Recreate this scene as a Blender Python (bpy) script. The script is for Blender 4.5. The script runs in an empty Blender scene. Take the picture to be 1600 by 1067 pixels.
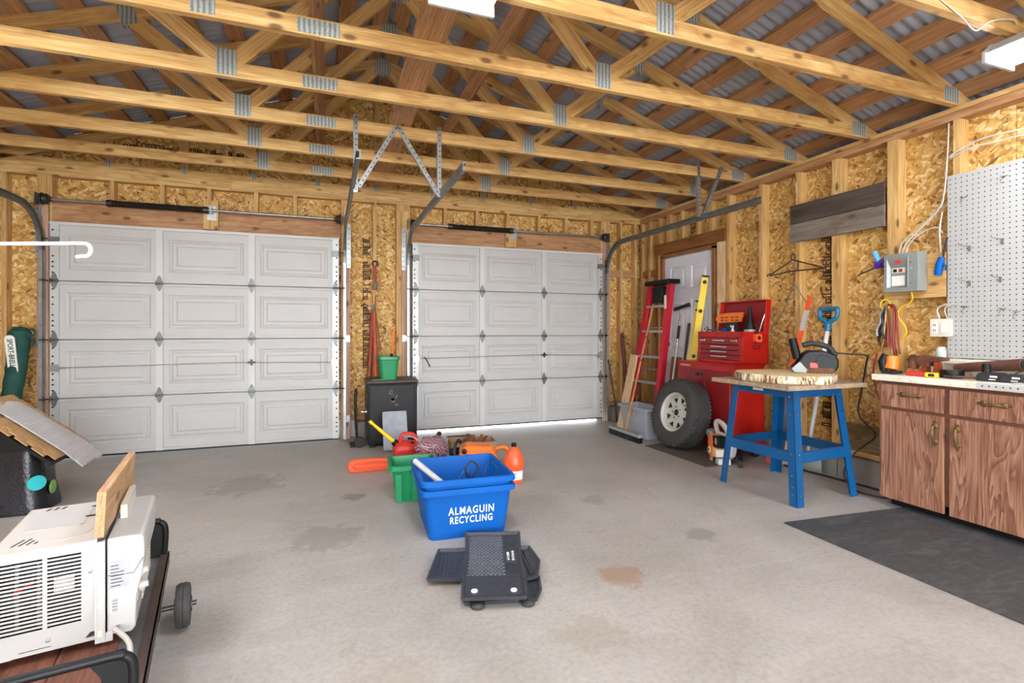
import bpy, math, random
from mathutils import Vector, Matrix

SC = bpy.context.scene
COL = SC.collection
random.seed(7)
R = math.radians

# ------------------------------------------------------------------ camera
cam_data = bpy.data.cameras.new('camera')
cam = bpy.data.objects.new('camera', cam_data)
COL.objects.link(cam)
cam_data.sensor_width = 36.0
cam_data.lens = 36.0 * 793.0 / 1600.0
cam_data.shift_y = -18.5 / 1600.0
cam_data.clip_start = 0.05
cam.location = (0, 0, 1.177)
cam.rotation_euler = (R(90), 0, R(-20.1))
SC.camera = cam

# ------------------------------------------------------------------ world and exposure
world = bpy.data.worlds.new('overcast_sky')
SC.world = world
world.use_nodes = True
wb = world.node_tree.nodes['Background']
wb.inputs[0].default_value = (0.90, 0.95, 1.0, 1)
wb.inputs[1].default_value = 2.9
SC.view_settings.view_transform = 'Standard'
SC.view_settings.look = 'None'
SC.view_settings.gamma = 1.0
SC.view_settings.use_curve_mapping = False
SC.view_settings.exposure = 2.3
TUBE_STRENGTH = 23.0
sun_data = bpy.data.lights.new('sun', 'SUN')
sun_data.energy = 3.0
sun_data.angle = R(1.5)
sun = bpy.data.objects.new('sun', sun_data)
COL.objects.link(sun)
sun.location = (2, 14, 12)
sun.rotation_euler = (R(-42), 0, R(12))

# ------------------------------------------------------------------ helpers
def lin(h):
    if isinstance(h, str):
        h = h.lstrip('#')
        c = [int(h[i:i + 2], 16) / 255.0 for i in (0, 2, 4)]
        c = [x / 12.92 if x <= 0.04045 else ((x + 0.055) / 1.055) ** 2.4 for x in c]
        return (*c, 1.0)
    return (*h[:3], 1.0)

class N:
    """tiny node helper"""
    def __init__(self, name):
        self.m = bpy.data.materials.new(name)
        self.m.use_nodes = True
        self.t = self.m.node_tree
        self.b = self.t.nodes['Principled BSDF']
    def n(self, kind, **kw):
        nd = self.t.nodes.new(kind)
        for k, v in kw.items():
            setattr(nd, k, v)
        return nd
    def l(self, a, b):
        self.t.links.new(a, b)
    def coords(self, scale=(1, 1, 1), rot=(0, 0, 0), random_shift=0.0, kind='Object'):
        tc = self.n('ShaderNodeTexCoord')
        src = tc.outputs[kind]
        if random_shift:
            oi = self.n('ShaderNodeObjectInfo')
            mul = self.n('ShaderNodeVectorMath', operation='SCALE')
            mul.inputs[0].default_value = (random_shift, random_shift * 0.61, random_shift * 0.37)
            self.l(oi.outputs['Random'], mul.inputs['Scale'])
            add = self.n('ShaderNodeVectorMath', operation='ADD')
            self.l(src, add.inputs[0]); self.l(mul.outputs[0], add.inputs[1])
            src = add.outputs[0]
        mp = self.n('ShaderNodeMapping')
        mp.inputs['Scale'].default_value = scale
        mp.inputs['Rotation'].default_value = rot
        self.l(src, mp.inputs['Vector'])
        return mp.outputs[0]
    def noise(self, vec, scale=5, detail=4, rough=0.5, dist=0.0):
        nd = self.n('ShaderNodeTexNoise')
        nd.inputs['Scale'].default_value = scale
        nd.inputs['Detail'].default_value = detail
        nd.inputs['Roughness'].default_value = rough
        nd.inputs['Distortion'].default_value = dist
        self.l(vec, nd.inputs['Vector'])
        return nd.outputs['Fac']
    def vor(self, vec, scale=1.0, feature='F1', rnd=1.0):
        nd = self.n('ShaderNodeTexVoronoi', feature=feature)
        nd.inputs['Scale'].default_value = scale
        nd.inputs['Randomness'].default_value = rnd
        self.l(vec, nd.inputs['Vector'])
        return nd
    def ramp(self, fac, stops, interp='LINEAR'):
        nd = self.n('ShaderNodeValToRGB')
        cr = nd.color_ramp
        cr.interpolation = interp
        while len(cr.elements) < len(stops):
            cr.elements.new(0.5)
        for e, (p, c) in zip(cr.elements, stops):
            e.position = p
            e.color = lin(c) if isinstance(c, (str, tuple)) else (c, c, c, 1)
        self.l(fac, nd.inputs[0])
        return nd.outputs[0]
    def mix(self, fac, a, b, mode='MIX'):
        nd = self.n('ShaderNodeMix', data_type='RGBA', blend_type=mode)
        for k, v in ((0, fac), (6, a), (7, b)):
            if hasattr(v, 'is_output'):
                self.l(v, nd.inputs[k])
            else:
                nd.inputs[k].default_value = v if k == 0 else lin(v)
        return nd.outputs[2]
    def math(self, op, a, b=0.0):
        nd = self.n('ShaderNodeMath', operation=op)
        for s, v in ((nd.inputs[0], a), (nd.inputs[1], b)):
            if hasattr(v, 'is_output'):
                self.l(v, s)
            else:
                s.default_value = v
        return nd.outputs[0]
    def bump(self, h, strength=0.3, dist=0.01):
        nd = self.n('ShaderNodeBump')
        nd.inputs['Strength'].default_value = strength
        nd.inputs['Distance'].default_value = dist
        self.l(h, nd.inputs['Height'])
        self.l(nd.outputs[0], self.b.inputs['Normal'])
    def fin(self, color=None, rough=0.5, metal=0.0, **kw):
        if color is not None:
            if hasattr(color, 'is_output'):
                self.l(color, self.b.inputs['Base Color'])
            else:
                self.b.inputs['Base Color'].default_value = lin(color)
        if hasattr(rough, 'is_output'):
            self.l(rough, self.b.inputs['Roughness'])
        else:
            self.b.inputs['Roughness'].default_value = rough
        self.b.inputs['Metallic'].default_value = metal
        for k, v in kw.items():
            self.b.inputs[k].default_value = v
        return self.m

M = {}
def plain(key, color, rough=0.5, metal=0.0, var=0.12, nscale=9.0, bump=0.0, **kw):
    """a paint / plastic / metal with faint procedural mottling"""
    n = N(key)
    v = n.coords(random_shift=3.0)
    f = n.noise(v, nscale, 5, 0.6)
    c = lin(color)
    dark = tuple(x * (1 - var * 1.4) for x in c[:3])
    lite = tuple(min(1, x * (1 + var)) for x in c[:3])
    col = n.ramp(f, [(0.3, dark), (0.7, lite)])
    if bump:
        n.bump(n.noise(v, nscale * 12, 3), bump, 0.004)
    M[key] = n.fin(col, rough, metal, **kw)
    return M[key]

def emission(key, color, strength):
    n = N(key)
    M[key] = n.fin(color, 0.4)
    n.b.inputs['Emission Color'].default_value = lin(color)
    n.b.inputs['Emission Strength'].default_value = strength
    return M[key]

WM = {}
def wm(o):
    return WM.get(o.name, Matrix.Identity(4)) if o is not None else Matrix.Identity(4)

def thing(name, label, cat, loc=(0, 0, 0), rz=0.0, group=None):
    o = bpy.data.objects.new(name, None)
    COL.objects.link(o)
    o.empty_display_size = 0.1
    o.location = loc
    o.rotation_euler = (0, 0, rz)
    o['label'] = label
    o['category'] = cat
    if group:
        o['group'] = group
    WM[o.name] = Matrix.Translation(loc) @ Matrix.Rotation(rz, 4, 'Z')
    return o

def tag(o, label, cat, group=None):
    o['label'] = label
    o['category'] = cat
    if group:
        o['group'] = group
    return o

def setting(name, label=None):
    o = bpy.data.objects.new(name, None)
    COL.objects.link(o)
    o['kind'] = 'structure'
    if label:
        o['label'] = label
        o['category'] = name.split('_')[0]
    return o

def link(name, mesh, parent, local=None, world=None):
    o = bpy.data.objects.new(name, mesh)
    COL.objects.link(o)
    if parent is not None:
        o.parent = parent
    pm = wm(parent)
    if world is not None:
        o.matrix_local = pm.inverted() @ world
        WM[o.name] = world
    elif local is not None:
        o.matrix_local = local
        WM[o.name] = pm @ local
    else:
        WM[o.name] = pm.copy()
    return o

def frame(x, up=(0, 0, 1)):
    """rotation whose X axis is x and whose Z axis leans to up"""
    x = Vector(x).normalized()
    up = Vector(up)
    y = up.cross(x)
    if y.length < 1e-5:
        y = Vector((0, 1, 0)).cross(x)
    y.normalize()
    z = x.cross(y)
    return Matrix((x, y, z)).transposed()

class MB:
    def __init__(self):
        self.v = []
        self.f = []
    def add(self, vs, fs):
        o = len(self.v)
        self.v += [Vector(p) for p in vs]
        self.f += [tuple(i + o for i in q) for q in fs]
        return self
    def box(self, x0, x1, y0, y1, z0, z1):
        return self.add([(x0, y0, z0), (x1, y0, z0), (x1, y1, z0), (x0, y1, z0),
                         (x0, y0, z1), (x1, y0, z1), (x1, y1, z1), (x0, y1, z1)],
                        [(0, 3, 2, 1), (4, 5, 6, 7), (0, 1, 5, 4), (1, 2, 6, 5), (2, 3, 7, 6), (3, 0, 4, 7)])
    def obox(self, c, size, rot=None):
        rot = rot or Matrix.Identity(3)
        c = Vector(c)
        sx, sy, sz = (s / 2 for s in size)
        vs = [c + rot @ Vector((a * sx, b * sy, d * sz)) for d in (-1, 1) for a, b in ((-1, -1), (1, -1), (1, 1), (-1, 1))]
        return self.add(vs, [(0, 3, 2, 1), (4, 5, 6, 7), (0, 1, 5, 4), (1, 2, 6, 5), (2, 3, 7, 6), (3, 0, 4, 7)])
    def bar(self, p0, p1, w, h, up=(0, 0, 1)):
        p0, p1 = Vector(p0), Vector(p1)
        return self.obox((p0 + p1) / 2, ((p1 - p0).length, w, h), frame(p1 - p0, up))
    def cyl(self, p0, p1, r0, r1=None, n=14, caps=True):
        r1 = r0 if r1 is None else r1
        p0, p1 = Vector(p0), Vector(p1)
        m = frame(p1 - p0)
        vs = []
        for p, r in ((p0, r0), (p1, r1)):
            for i in range(n):
                a = 2 * math.pi * i / n
                vs.append(p + m @ Vector((0, r * math.cos(a), r * math.sin(a))))
        fs = [(i, (i + 1) % n, n + (i + 1) % n, n + i) for i in range(n)]
        if caps:
            fs += [tuple(range(n - 1, -1, -1)), tuple(range(n, 2 * n))]
        return self.add(vs, fs)
    def rings(self, rings, caps=(True, True), closed=False):
        n = len(rings[0])
        vs = [p for r in rings for p in r]
        fs = []
        k = len(rings)
        for j in range(k if closed else k - 1):
            a, b = j * n, ((j + 1) % k) * n
            fs += [(a + i, a + (i + 1) % n, b + (i + 1) % n, b + i) for i in range(n)]
        if not closed:
            if caps[0]:
                fs.append(tuple(range(n - 1, -1, -1)))
            if caps[1]:
                fs.append(tuple(range((k - 1) * n, k * n)))
        return self.add(vs, fs)
    def lathe(self, prof, o=(0, 0, 0), axis=(0, 0, 1), n=20, caps=(True, True), closed=False):
        o = Vector(o)
        m = frame(axis)
        rs = []
        for r, h in prof:
            rs.append([o + m @ Vector((h, r * math.cos(2 * math.pi * i / n), r * math.sin(2 * math.pi * i / n))) for i in range(n)])
        return self.rings(rs, caps, closed)
    def tube(self, pts, r, n=8, closed=False):
        pts = [Vector(p) for p in pts]
        rs = []
        k = len(pts)
        up = Vector((0, 0, 1))
        y = None
        for j, p in enumerate(pts):
            if closed:
                t = pts[(j + 1) % k] - pts[j - 1]
            else:
                t = pts[min(j + 1, k - 1)] - pts[max(j - 1, 0)]
            t.normalize()
            if y is None:
                y = up.cross(t)
                if y.length < 0.05:
                    y = Vector((0, 1, 0)).cross(t)
            y = (y - t * y.dot(t))
            if y.length < 1e-6:
                y = t.orthogonal()
            y.normalize()
            z = t.cross(y)
            rr = r[j] if isinstance(r, (list, tuple)) else r
            rs.append([p + y * rr * math.cos(2 * math.pi * i / n) + z * rr * math.sin(2 * math.pi * i / n) for i in range(n)])
        return self.rings(rs, closed=closed)
    def prism(self, poly, o, u, v, w):
        """polygon in the u, v plane at o, extruded by vector w"""
        o, u, v, w = Vector(o), Vector(u), Vector(v), Vector(w)
        n = len(poly)
        a = [o + u * p[0] + v * p[1] for p in poly]
        vs = a + [p + w for p in a]
        fs = [tuple(range(n - 1, -1, -1)), tuple(range(n, 2 * n))]
        fs += [(i, (i + 1) % n, n + (i + 1) % n, n + i) for i in range(n)]
        return self.add(vs, fs)
    def grid(self, fn, nu, nv, thick=None):
        vs = [fn(i / nu, j / nv) for j in range(nv + 1) for i in range(nu + 1)]
        fs = [(j * (nu + 1) + i, j * (nu + 1) + i + 1, (j + 1) * (nu + 1) + i + 1, (j + 1) * (nu + 1) + i)
              for j in range(nv) for i in range(nu)]
        return self.add(vs, fs)
    def ball(self, c, r, n=12, k=8, squash=(1, 1, 1)):
        c = Vector(c)
        rs = []
        for j in range(1, k):
            t = math.pi * j / k
            rs.append([c + Vector((squash[0] * r * math.sin(t) * math.cos(2 * math.pi * i / n),
                                   squash[1] * r * math.sin(t) * math.sin(2 * math.pi * i / n),
                                   -squash[2] * r * math.cos(t))) for i in range(n)])
        return self.rings(rs)
    def xf(self, mat):
        self.v = [mat @ p for p in self.v]
        return self
    def mesh(self, name, mat):
        me = bpy.data.meshes.new(name)
        me.from_pydata([tuple(p) for p in self.v], [], self.f)
        if mat is not None:
            me.materials.append(mat if not isinstance(mat, str) else M[mat])
        return me
    def build(self, name, mat, parent=None, smooth=None, bevel=0.0, world=False, segs=2, solid=0.0, subsurf=0):
        if world and parent is not None:
            inv = wm(parent).inverted()
            self.v = [inv @ p for p in self.v]
        me = self.mesh(name, mat)
        import bmesh
        bm = bmesh.new()
        bm.from_mesh(me)
        bmesh.ops.recalc_face_normals(bm, faces=bm.faces)
        bm.to_mesh(me)
        bm.free()
        if smooth is not None:
            for p in me.polygons:
                p.use_smooth = True
            me.set_sharp_from_angle(angle=R(smooth))
        o = link(name, me, parent)
        if solid:
            s = o.modifiers.new('solid', 'SOLIDIFY')
            s.thickness = solid
            s.offset = 0
        if bevel:
            b = o.modifiers.new('bevel', 'BEVEL')
            b.width = bevel
            b.segments = segs
            b.limit_method = 'ANGLE'
            b.angle_limit = R(35)
        if subsurf:
            s = o.modifiers.new('sub', 'SUBSURF')
            s.levels = s.render_levels = subsurf
        return o

STICKS = {}
def stick(name, p0, p1, w, h, mat, parent, up=(0, 0, 1), world=True):
    """straight lumber whose mesh runs along its local X (so the grain does too)"""
    p0, p1 = Vector(p0), Vector(p1)
    L = (p1 - p0).length
    key = (round(L, 3), w, h, mat)
    if key not in STICKS:
        STICKS[key] = MB().obox((0, 0, 0), (L, w, h)).mesh(name, mat)
    m = Matrix.Translation((p0 + p1) / 2) @ frame(p1 - p0, up).to_4x4()
    if world:
        return link(name, STICKS[key], parent, world=m)
    return link(name, STICKS[key], parent, local=m)

def text(name, s, size, mat, parent, m, extrude=0.0006, world=True, xscale=1.0, spacing=1.0, bold=0.0):
    cu = bpy.data.curves.new(name, 'FONT')
    cu.body = s
    cu.size = size
    cu.extrude = extrude
    cu.align_x = 'CENTER'
    cu.align_y = 'CENTER'
    cu.space_character = spacing
    cu.offset = bold
    cu.resolution_u = 3
    tmp = bpy.data.objects.new('tmp_text', cu)
    COL.objects.link(tmp)
    dg = bpy.context.evaluated_depsgraph_get()
    me = bpy.data.meshes.new_from_object(tmp.evaluated_get(dg))
    bpy.data.objects.remove(tmp)
    if xscale != 1.0:
        for v in me.vertices:
            v.co.x *= xscale
    me.materials.clear()
    me.materials.append(M[mat])
    return link(name, me, parent, world=m) if world else link(name, me, parent, local=m)

def facing(o, x, y):
    """4x4 matrix at o with given x and y axes (text reads along x, up is y)"""
    x, y = Vector(x).normalized(), Vector(y).normalized()
    z = x.cross(y)
    m = Matrix((x, y, z)).transposed().to_4x4()
    m.translation = Vector(o)
    return m

def arc(c, u, v, r, a0, a1, n=8):
    c, u, v = Vector(c), Vector(u), Vector(v)
    return [c + u * (r * math.cos(R(a0 + (a1 - a0) * i / n))) + v * (r * math.sin(R(a0 + (a1 - a0) * i / n))) for i in range(n + 1)]

def smooth_path(pts, k=6):
    pts = [Vector(p) for p in pts]
    out = []
    for i in range(len(pts) - 1):
        p0 = pts[max(i - 1, 0)]; p1 = pts[i]; p2 = pts[i + 1]; p3 = pts[min(i + 2, len(pts) - 1)]
        for j in range(k):
            t = j / k
            out.append(0.5 * ((2 * p1) + (p2 - p0) * t + (2 * p0 - 5 * p1 + 4 * p2 - p3) * t * t + (3 * p1 - p0 - 3 * p2 + p3) * t ** 3))
    out.append(pts[-1])
    return out

def rrect(x0, x1, y0, y1, r, n=4):
    pts = []
    for cx, cy, a in ((x1 - r, y1 - r, 0), (x0 + r, y1 - r, 90), (x0 + r, y0 + r, 180), (x1 - r, y0 + r, 270)):
        for i in range(n + 1):
            t = R(a + 90 * i / n)
            pts.append((cx + r * math.cos(t), cy + r * math.sin(t)))
    return pts

def copy_tree(o, parent=None):
    c = o.copy()
    COL.objects.link(c)
    c.parent = parent
    for ch in list(o.children):
        copy_tree(ch, c)
    return c

# ------------------------------------------------------------------ materials
def make_osb(key, axis):
    n = N(key)
    cols = [(0.0, '#755022'), (0.07, '#ad7d3a'), (0.4, '#d0a256'), (0.75, '#deb76e'), (1.0, '#f0d8a4')]
    out = None
    warp = n.n('ShaderNodeTexNoise')
    warp.inputs['Scale'].default_value = 9.0
    warp.inputs['Detail'].default_value = 1.0
    for k, (deg, thr) in enumerate(((8, 0.0), (64, 0.35), (-52, 0.45), (102, 0.5), (-20, 0.6), (38, 0.72))):
        rot = [0, 0, 0]
        rot[axis] = R(deg)
        v1 = n.coords(rot=tuple(rot), random_shift=5.0)
        if k == 0:
            n.l(n.coords(random_shift=5.0), warp.inputs['Vector'])
        sc = [13.0 + 1.5 * k, 13.0 + 1.5 * k, 38.0 + 4 * k]
        sc[axis] = 0.3
        mp = n.n('ShaderNodeMapping')
        mp.inputs['Scale'].default_value = sc
        mp.inputs['Location'].default_value = (k * 3.7, k * 1.9, k * 5.3)
        add = n.n('ShaderNodeVectorMath', operation='MULTIPLY_ADD')
        n.l(warp.outputs['Color'], add.inputs[0])
        add.inputs[1].default_value = (0.025, 0.025, 0.025)
        n.l(v1, add.inputs[2])
        n.l(add.outputs[0], mp.inputs['Vector'])
        vo = n.vor(mp.outputs[0], 1.0)
        sep = n.n('ShaderNodeSeparateColor')
        n.l(vo.outputs['Color'], sep.inputs[0])
        c = n.ramp(sep.outputs[0], cols)
        edge = n.ramp(vo.outputs['Distance'], [(0.5, (1, 1, 1)), (0.9, (0.66, 0.58, 0.5))])
        c = n.mix(0.6, c, edge, 'MULTIPLY')
        if out is None:
            out = c
        else:
            out = n.mix(n.math('GREATER_THAN', sep.outputs[1], thr), out, c)
    big = n.noise(n.coords(random_shift=5.0), 2.2, 3, 0.6)
    out = n.mix(0.5, out, n.ramp(big, [(0.3, (0.78, 0.72, 0.64)), (0.65, (1, 1, 1))]), 'MULTIPLY')
    fine = n.noise(n.coords(scale=(40, 40, 40)), 3, 3, 0.7)
    out = n.mix(0.35, out, n.ramp(fine, [(0.35, (0.7, 0.62, 0.55)), (0.6, (1, 1, 1))]), 'MULTIPLY')
    n.bump(fine, 0.25, 0.004)
    M[key] = n.fin(out, 0.72)

make_osb('osb_back', 1)
make_osb('osb_side', 0)

def make_lumber(key, lo, mid, hi, knot='#5a3416'):
    n = N(key)
    v = n.coords(scale=(1.0, 14, 14), random_shift=23.0)
    g = n.noise(v, 2.2, 5, 0.6, 0.6)
    base = n.ramp(g, [(0.28, lo), (0.5, mid), (0.72, hi)])
    v2 = n.coords(scale=(2.5, 60, 60), random_shift=23.0)
    fine = n.noise(v2, 2.5, 3, 0.6)
    base = n.mix(0.6, base, n.ramp(fine, [(0.35, (0.66, 0.54, 0.42)), (0.58, (1, 1, 1))]), 'MULTIPLY')
    wv = n.n('ShaderNodeTexWave', bands_direction='Y')
    wv.inputs['Scale'].default_value = 16
    wv.inputs['Distortion'].default_value = 7
    wv.inputs['Detail'].default_value = 2
    wv.inputs['Detail Scale'].default_value = 0.6
    n.l(n.coords(scale=(0.35, 1, 1), random_shift=23.0), wv.inputs['Vector'])
    base = n.mix(0.4, base, n.ramp(wv.outputs['Fac'], [(0.0, (0.62, 0.45, 0.3)), (0.35, (1, 1, 1))]), 'MULTIPLY')
    kn = n.vor(n.coords(scale=(4.6, 10, 10), random_shift=31.0), 1.0)
    kf = n.ramp(kn.outputs['Distance'], [(0.10, 1.0), (0.21, 0.0)])
    sep = n.n('ShaderNodeSeparateColor')
    n.l(kn.outputs['Color'], sep.inputs[0])
    kf = n.math('MULTIPLY', kf, n.math('GREATER_THAN', sep.outputs[0], 0.15))
    base = n.mix(n.math('MULTIPLY', kf, 0.8), base, knot)
    oi = n.n('ShaderNodeObjectInfo')
    tone = n.ramp(oi.outputs['Random'], [(0.0, (0.86, 0.8, 0.74)), (1.0, (1.0, 1.0, 1.0))])
    base = n.mix(0.8, base, tone, 'MULTIPLY')
    n.bump(fine, 0.15, 0.003)
    M[key] = n.fin(base, 0.62)

make_lumber('lumber', '#bd9454', '#d6b070', '#e6ca90')
make_lumber('lumber_red', '#a57a50', '#bb8f65', '#cca57d')
make_lumber('lumber_pink', '#b08a72', '#c29e86', '#d2b49e')
make_lumber('lumber_pale', '#d8b888', '#e6cb9f', '#efdcb8', '#8a6238')
make_lumber('lumber_tan', '#b08c62', '#c4a076', '#d4b58c')
make_lumber('lumber_brown', '#7d4f2a', '#935f34', '#a9733f')
make_lumber('plank_dark', '#3b342e', '#4c443d', '#5c544c', '#2a2420')
make_lumber('plank_grey', '#6a625a', '#7d756c', '#8d857b', '#4a423a')
make_lumber('handle_wood', '#a9743f', '#bf8a50', '#cf9d63')
make_lumber('deck_wood', '#5d3a2c', '#774a3a', '#8d5c48')
make_lumber('ply_dark', '#6d5a3c', '#7d6a48', '#8d7a56')

def make_concrete(key, lo, hi, stain, scale=1.0, spots=True):
    n = N(key)
    v = n.coords()
    a = n.noise(v, 1.6 * scale, 6, 0.65, 0.4)
    col = n.ramp(a, [(0.28, lo), (0.7, hi)])
    f = n.noise(v, 45 * scale, 4, 0.7)
    col = n.mix(0.55, col, n.ramp(f, [(0.3, (0.66, 0.65, 0.64)), (0.6, (1, 1, 1))]), 'MULTIPLY')
    if spots:
        s = n.noise(n.coords(scale=(1.4, 0.9, 1)), 2.4, 5, 0.72, 1.2)
        m = n.ramp(s, [(0.60, 0.0), (0.74, 1.0)])
        col = n.mix(n.math('MULTIPLY', m, 0.45), col, stain)
        s2 = n.noise(n.coords(scale=(1, 1, 1), rot=(0, 0, 0.7)), 6.5, 4, 0.75, 0.8)
        m2 = n.ramp(s2, [(0.66, 0.0), (0.74, 1.0)])
        col = n.mix(n.math('MULTIPLY', m2, 0.5), col, '#6f6862')
        sw = n.noise(n.coords(scale=(1.0, 7.0, 1), rot=(0, 0, 0.35)), 1.3, 4, 0.6, 1.0)
        col = n.mix(n.math('MULTIPLY', n.ramp(sw, [(0.5, 0.0), (0.75, 1.0)]), 0.12), col, '#cfcac6')
        blot = n.noise(n.coords(), 24, 3, 0.7, 0.5)
        col = n.mix(n.math('MULTIPLY', n.ramp(blot, [(0.68, 0.0), (0.73, 1.0)]), 0.45), col, '#7d766f')
        tc = n.n('ShaderNodeTexCoord')
        rag = n.noise(n.coords(), 9, 4, 0.7)
        for sx, sy, rad, tone, amt in ((1.33, 2.10, 0.13, '#8f6446', 0.55), (2.02, 2.36, 0.10, '#6f6a64', 0.45), (0.0, 3.05, 0.22, '#6d665f', 0.4),
                                       (-0.55, 4.3, 0.30, '#6a625b', 0.35), (0.52, 2.36, 0.12, '#8a6a50', 0.35), (0.95, 1.75, 0.16, '#8a7f66', 0.3),
                                       (0.18, 3.75, 0.10, '#4f4944', 0.5), (1.75, 3.1, 0.12, '#77706a', 0.4), (0.2, 1.7, 0.2, '#8c7a68', 0.25)):
            dv = n.n('ShaderNodeVectorMath', operation='DISTANCE')
            n.l(tc.outputs['Object'], dv.inputs[0])
            dv.inputs[1].default_value = (sx, sy, 0)
            fall = n.math('DIVIDE', dv.outputs['Value'], rad)
            msk = n.math('SUBTRACT', n.math('MULTIPLY', rag, 2.2), fall)
            col = n.mix(n.math('MULTIPLY', n.ramp(msk, [(0.15, 0.0), (0.5, 1.0)]), amt), col, tone)
    n.bump(f, 0.12, 0.004)
    r = n.ramp(a, [(0.3, (0.46, 0.46, 0.46)), (0.7, (0.62, 0.62, 0.62))])
    M[key] = n.fin(col, r)

make_concrete('concrete', '#97928a', '#b0aba3', '#857461')
make_concrete('concrete_block', '#7f7a74', '#9a958e', '#6a6058', 3.0, False)
make_concrete('driveway', '#c9c6c0', '#dedbd6', '#b0aaa0', 1.0, False)

plain('steel_roof', '#a3a8b4', 0.4, 0.15, 0.08, 3.0)
plain('galvanized', '#a9adac', 0.38, 0.75, 0.16, 14.0)
plain('galvanized_dull', '#7d8080', 0.45, 0.7, 0.18, 10.0)
def make_plate():
    n = N('plate_steel')
    w = n.n('ShaderNodeTexWave', bands_direction='X')
    w.inputs['Scale'].default_value = 13.0
    w.inputs['Distortion'].default_value = 0.6
    n.l(n.coords(), w.inputs['Vector'])
    f = n.noise(n.coords(scale=(40, 1, 90)), 2.0, 3, 0.6)
    col = n.ramp(w.outputs['Fac'], [(0.1, '#858b88'), (0.5, '#a6aca9'), (0.9, '#b9bfbc')])
    col = n.mix(0.7, col, n.ramp(f, [(0.36, (0.45, 0.46, 0.46)), (0.55, (1, 1, 1))]), 'MULTIPLY')
    M['plate_steel'] = n.fin(col, 0.45, 0.3)
make_plate()
plain('steel_dark', '#4a4745', 0.42, 0.7, 0.2, 14.0)
plain('spring_steel', '#2e2723', 0.5, 0.5, 0.25, 30.0)
plain('chrome', '#c9c9c6', 0.22, 0.95, 0.06, 9.0)
plain('wire_steel', '#8f8f8a', 0.35, 0.9, 0.15, 20.0)
plain('door_white', '#bfbebb', 0.45, 0.0, 0.03, 3.0)
plain('door_stile', '#cccbc8', 0.4, 0.0, 0.03, 3.0)
plain('entry_white', '#dddee6', 0.4, 0.0, 0.02, 3.0)
plain('white_enamel', '#bbbab7', 0.35, 0.0, 0.02, 4.0)
plain('white_plastic', '#bfbebb', 0.4, 0.0, 0.03, 5.0)
plain('cream_plastic', '#dcd6c4', 0.45, 0.0, 0.04, 5.0)
plain('peg_white', '#acaca8', 0.5, 0.0, 0.03, 5.0)
plain('ac_panel_cream', '#c2beb6', 0.45, 0.0, 0.03, 5.0)
plain('black_plastic', '#0e0e0f', 0.45, 0.0, 0.2, 12.0, **{'Specular IOR Level': 0.3})
plain('black_rubber', '#26262a', 0.62, 0.0, 0.22, 14.0, 0.15)
plain('mat_rubber', '#38393e', 0.5, 0.0, 0.2, 25.0, 0.1)
plain('black_paint', '#19191a', 0.45, 0.0, 0.35, 8.0, **{'Specular IOR Level': 0.3})
plain('dark_hole', '#141313', 0.8, 0.0, 0.1)
plain('red_paint', '#b81a12', 0.33, 0.1, 0.12, 5.0)
plain('red_paint_dark', '#8c1a1f', 0.4, 0.1, 0.14, 6.0)
plain('red_plastic', '#d8322a', 0.36, 0.0, 0.06, 6.0)
plain('ladder_red', '#c01b2e', 0.38, 0.0, 0.08, 8.0)
plain('orange_plastic', '#f07a1e', 0.36, 0.0, 0.06, 6.0)
plain('coral_plastic', '#e85a2e', 0.36, 0.0, 0.05, 6.0)
plain('yellow_plastic', '#f0d21e', 0.38, 0.0, 0.05, 6.0)
plain('yellow_pale', '#dfc87a', 0.5, 0.0, 0.06, 6.0)
plain('green_plastic', '#0d8a54', 0.36, 0.0, 0.08, 5.0)
plain('blue_plastic', '#0558aa', 0.55, 0.0, 0.06, 4.0, **{'Specular IOR Level': 0.2})
plain('blue_metal', '#085288', 0.38, 0.1, 0.1, 7.0)
plain('blue_handle', '#13698f', 0.38, 0.0, 0.06, 7.0)
plain('sky_blue', '#58b4e6', 0.45, 0.0, 0.05)
plain('purple_plastic', '#5a2aa0', 0.4, 0.0, 0.08)
plain('grey_plastic', '#9a9ea6', 0.45, 0.0, 0.06, 5.0)
plain('grey_enamel', '#8e938f', 0.42, 0.2, 0.07, 7.0)
plain('grey_board', '#9aa0a8', 0.6, 0.1, 0.18, 9.0)
plain('rust', '#6a4330', 0.7, 0.3, 0.35, 22.0, 0.3)
plain('rust_red', '#9a3a22', 0.6, 0.1, 0.3, 16.0)
plain('brown_leather', '#5d3a2e', 0.6, 0.0, 0.25, 18.0, 0.25)
plain('glove_tan', '#a98c62', 0.8, 0.0, 0.2, 14.0, 0.3)
plain('glove_brown', '#54453a', 0.8, 0.0, 0.2, 14.0, 0.3)
plain('cardboard', '#a98a68', 0.8, 0.0, 0.1, 8.0)
plain('cedar', '#b08a5a', 0.75, 0.0, 0.2, 11.0, 0.15)
plain('cord_yellow', '#e0b21e', 0.5)
plain('cord_red', '#8c1a1c', 0.5)
plain('cord_white', '#c2beb4', 0.5)
plain('cord_black', '#1d1c1c', 0.5)
plain('label_white', '#e8e6de', 0.5, 0.0, 0.03)
plain('label_grey', '#a9a9ad', 0.5, 0.0, 0.08, 40.0)
plain('ink_black', '#1b1a19', 0.6)
plain('ink_faded', '#2c1d10', 0.8)
plain('print_white', '#f2f2ee', 0.5, 0.0, 0.01)
plain('green_fabric', '#12473c', 0.75, 0.0, 0.25, 12.0, 0.3)
plain('black_wrap', '#1c1d24', 0.26, 0.0, 0.35, 6.0, 0.5)
plain('turquoise_paint', '#2fc0c2', 0.45, 0.0, 0.06)
plain('lime_paint', '#86b45a', 0.45, 0.0, 0.08)
plain('brass', '#8a7348', 0.4, 0.75, 0.25, 30.0)
plain('tire_rubber', '#3c3b3a', 0.75, 0.0, 0.16, 20.0, 0.3)
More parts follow.
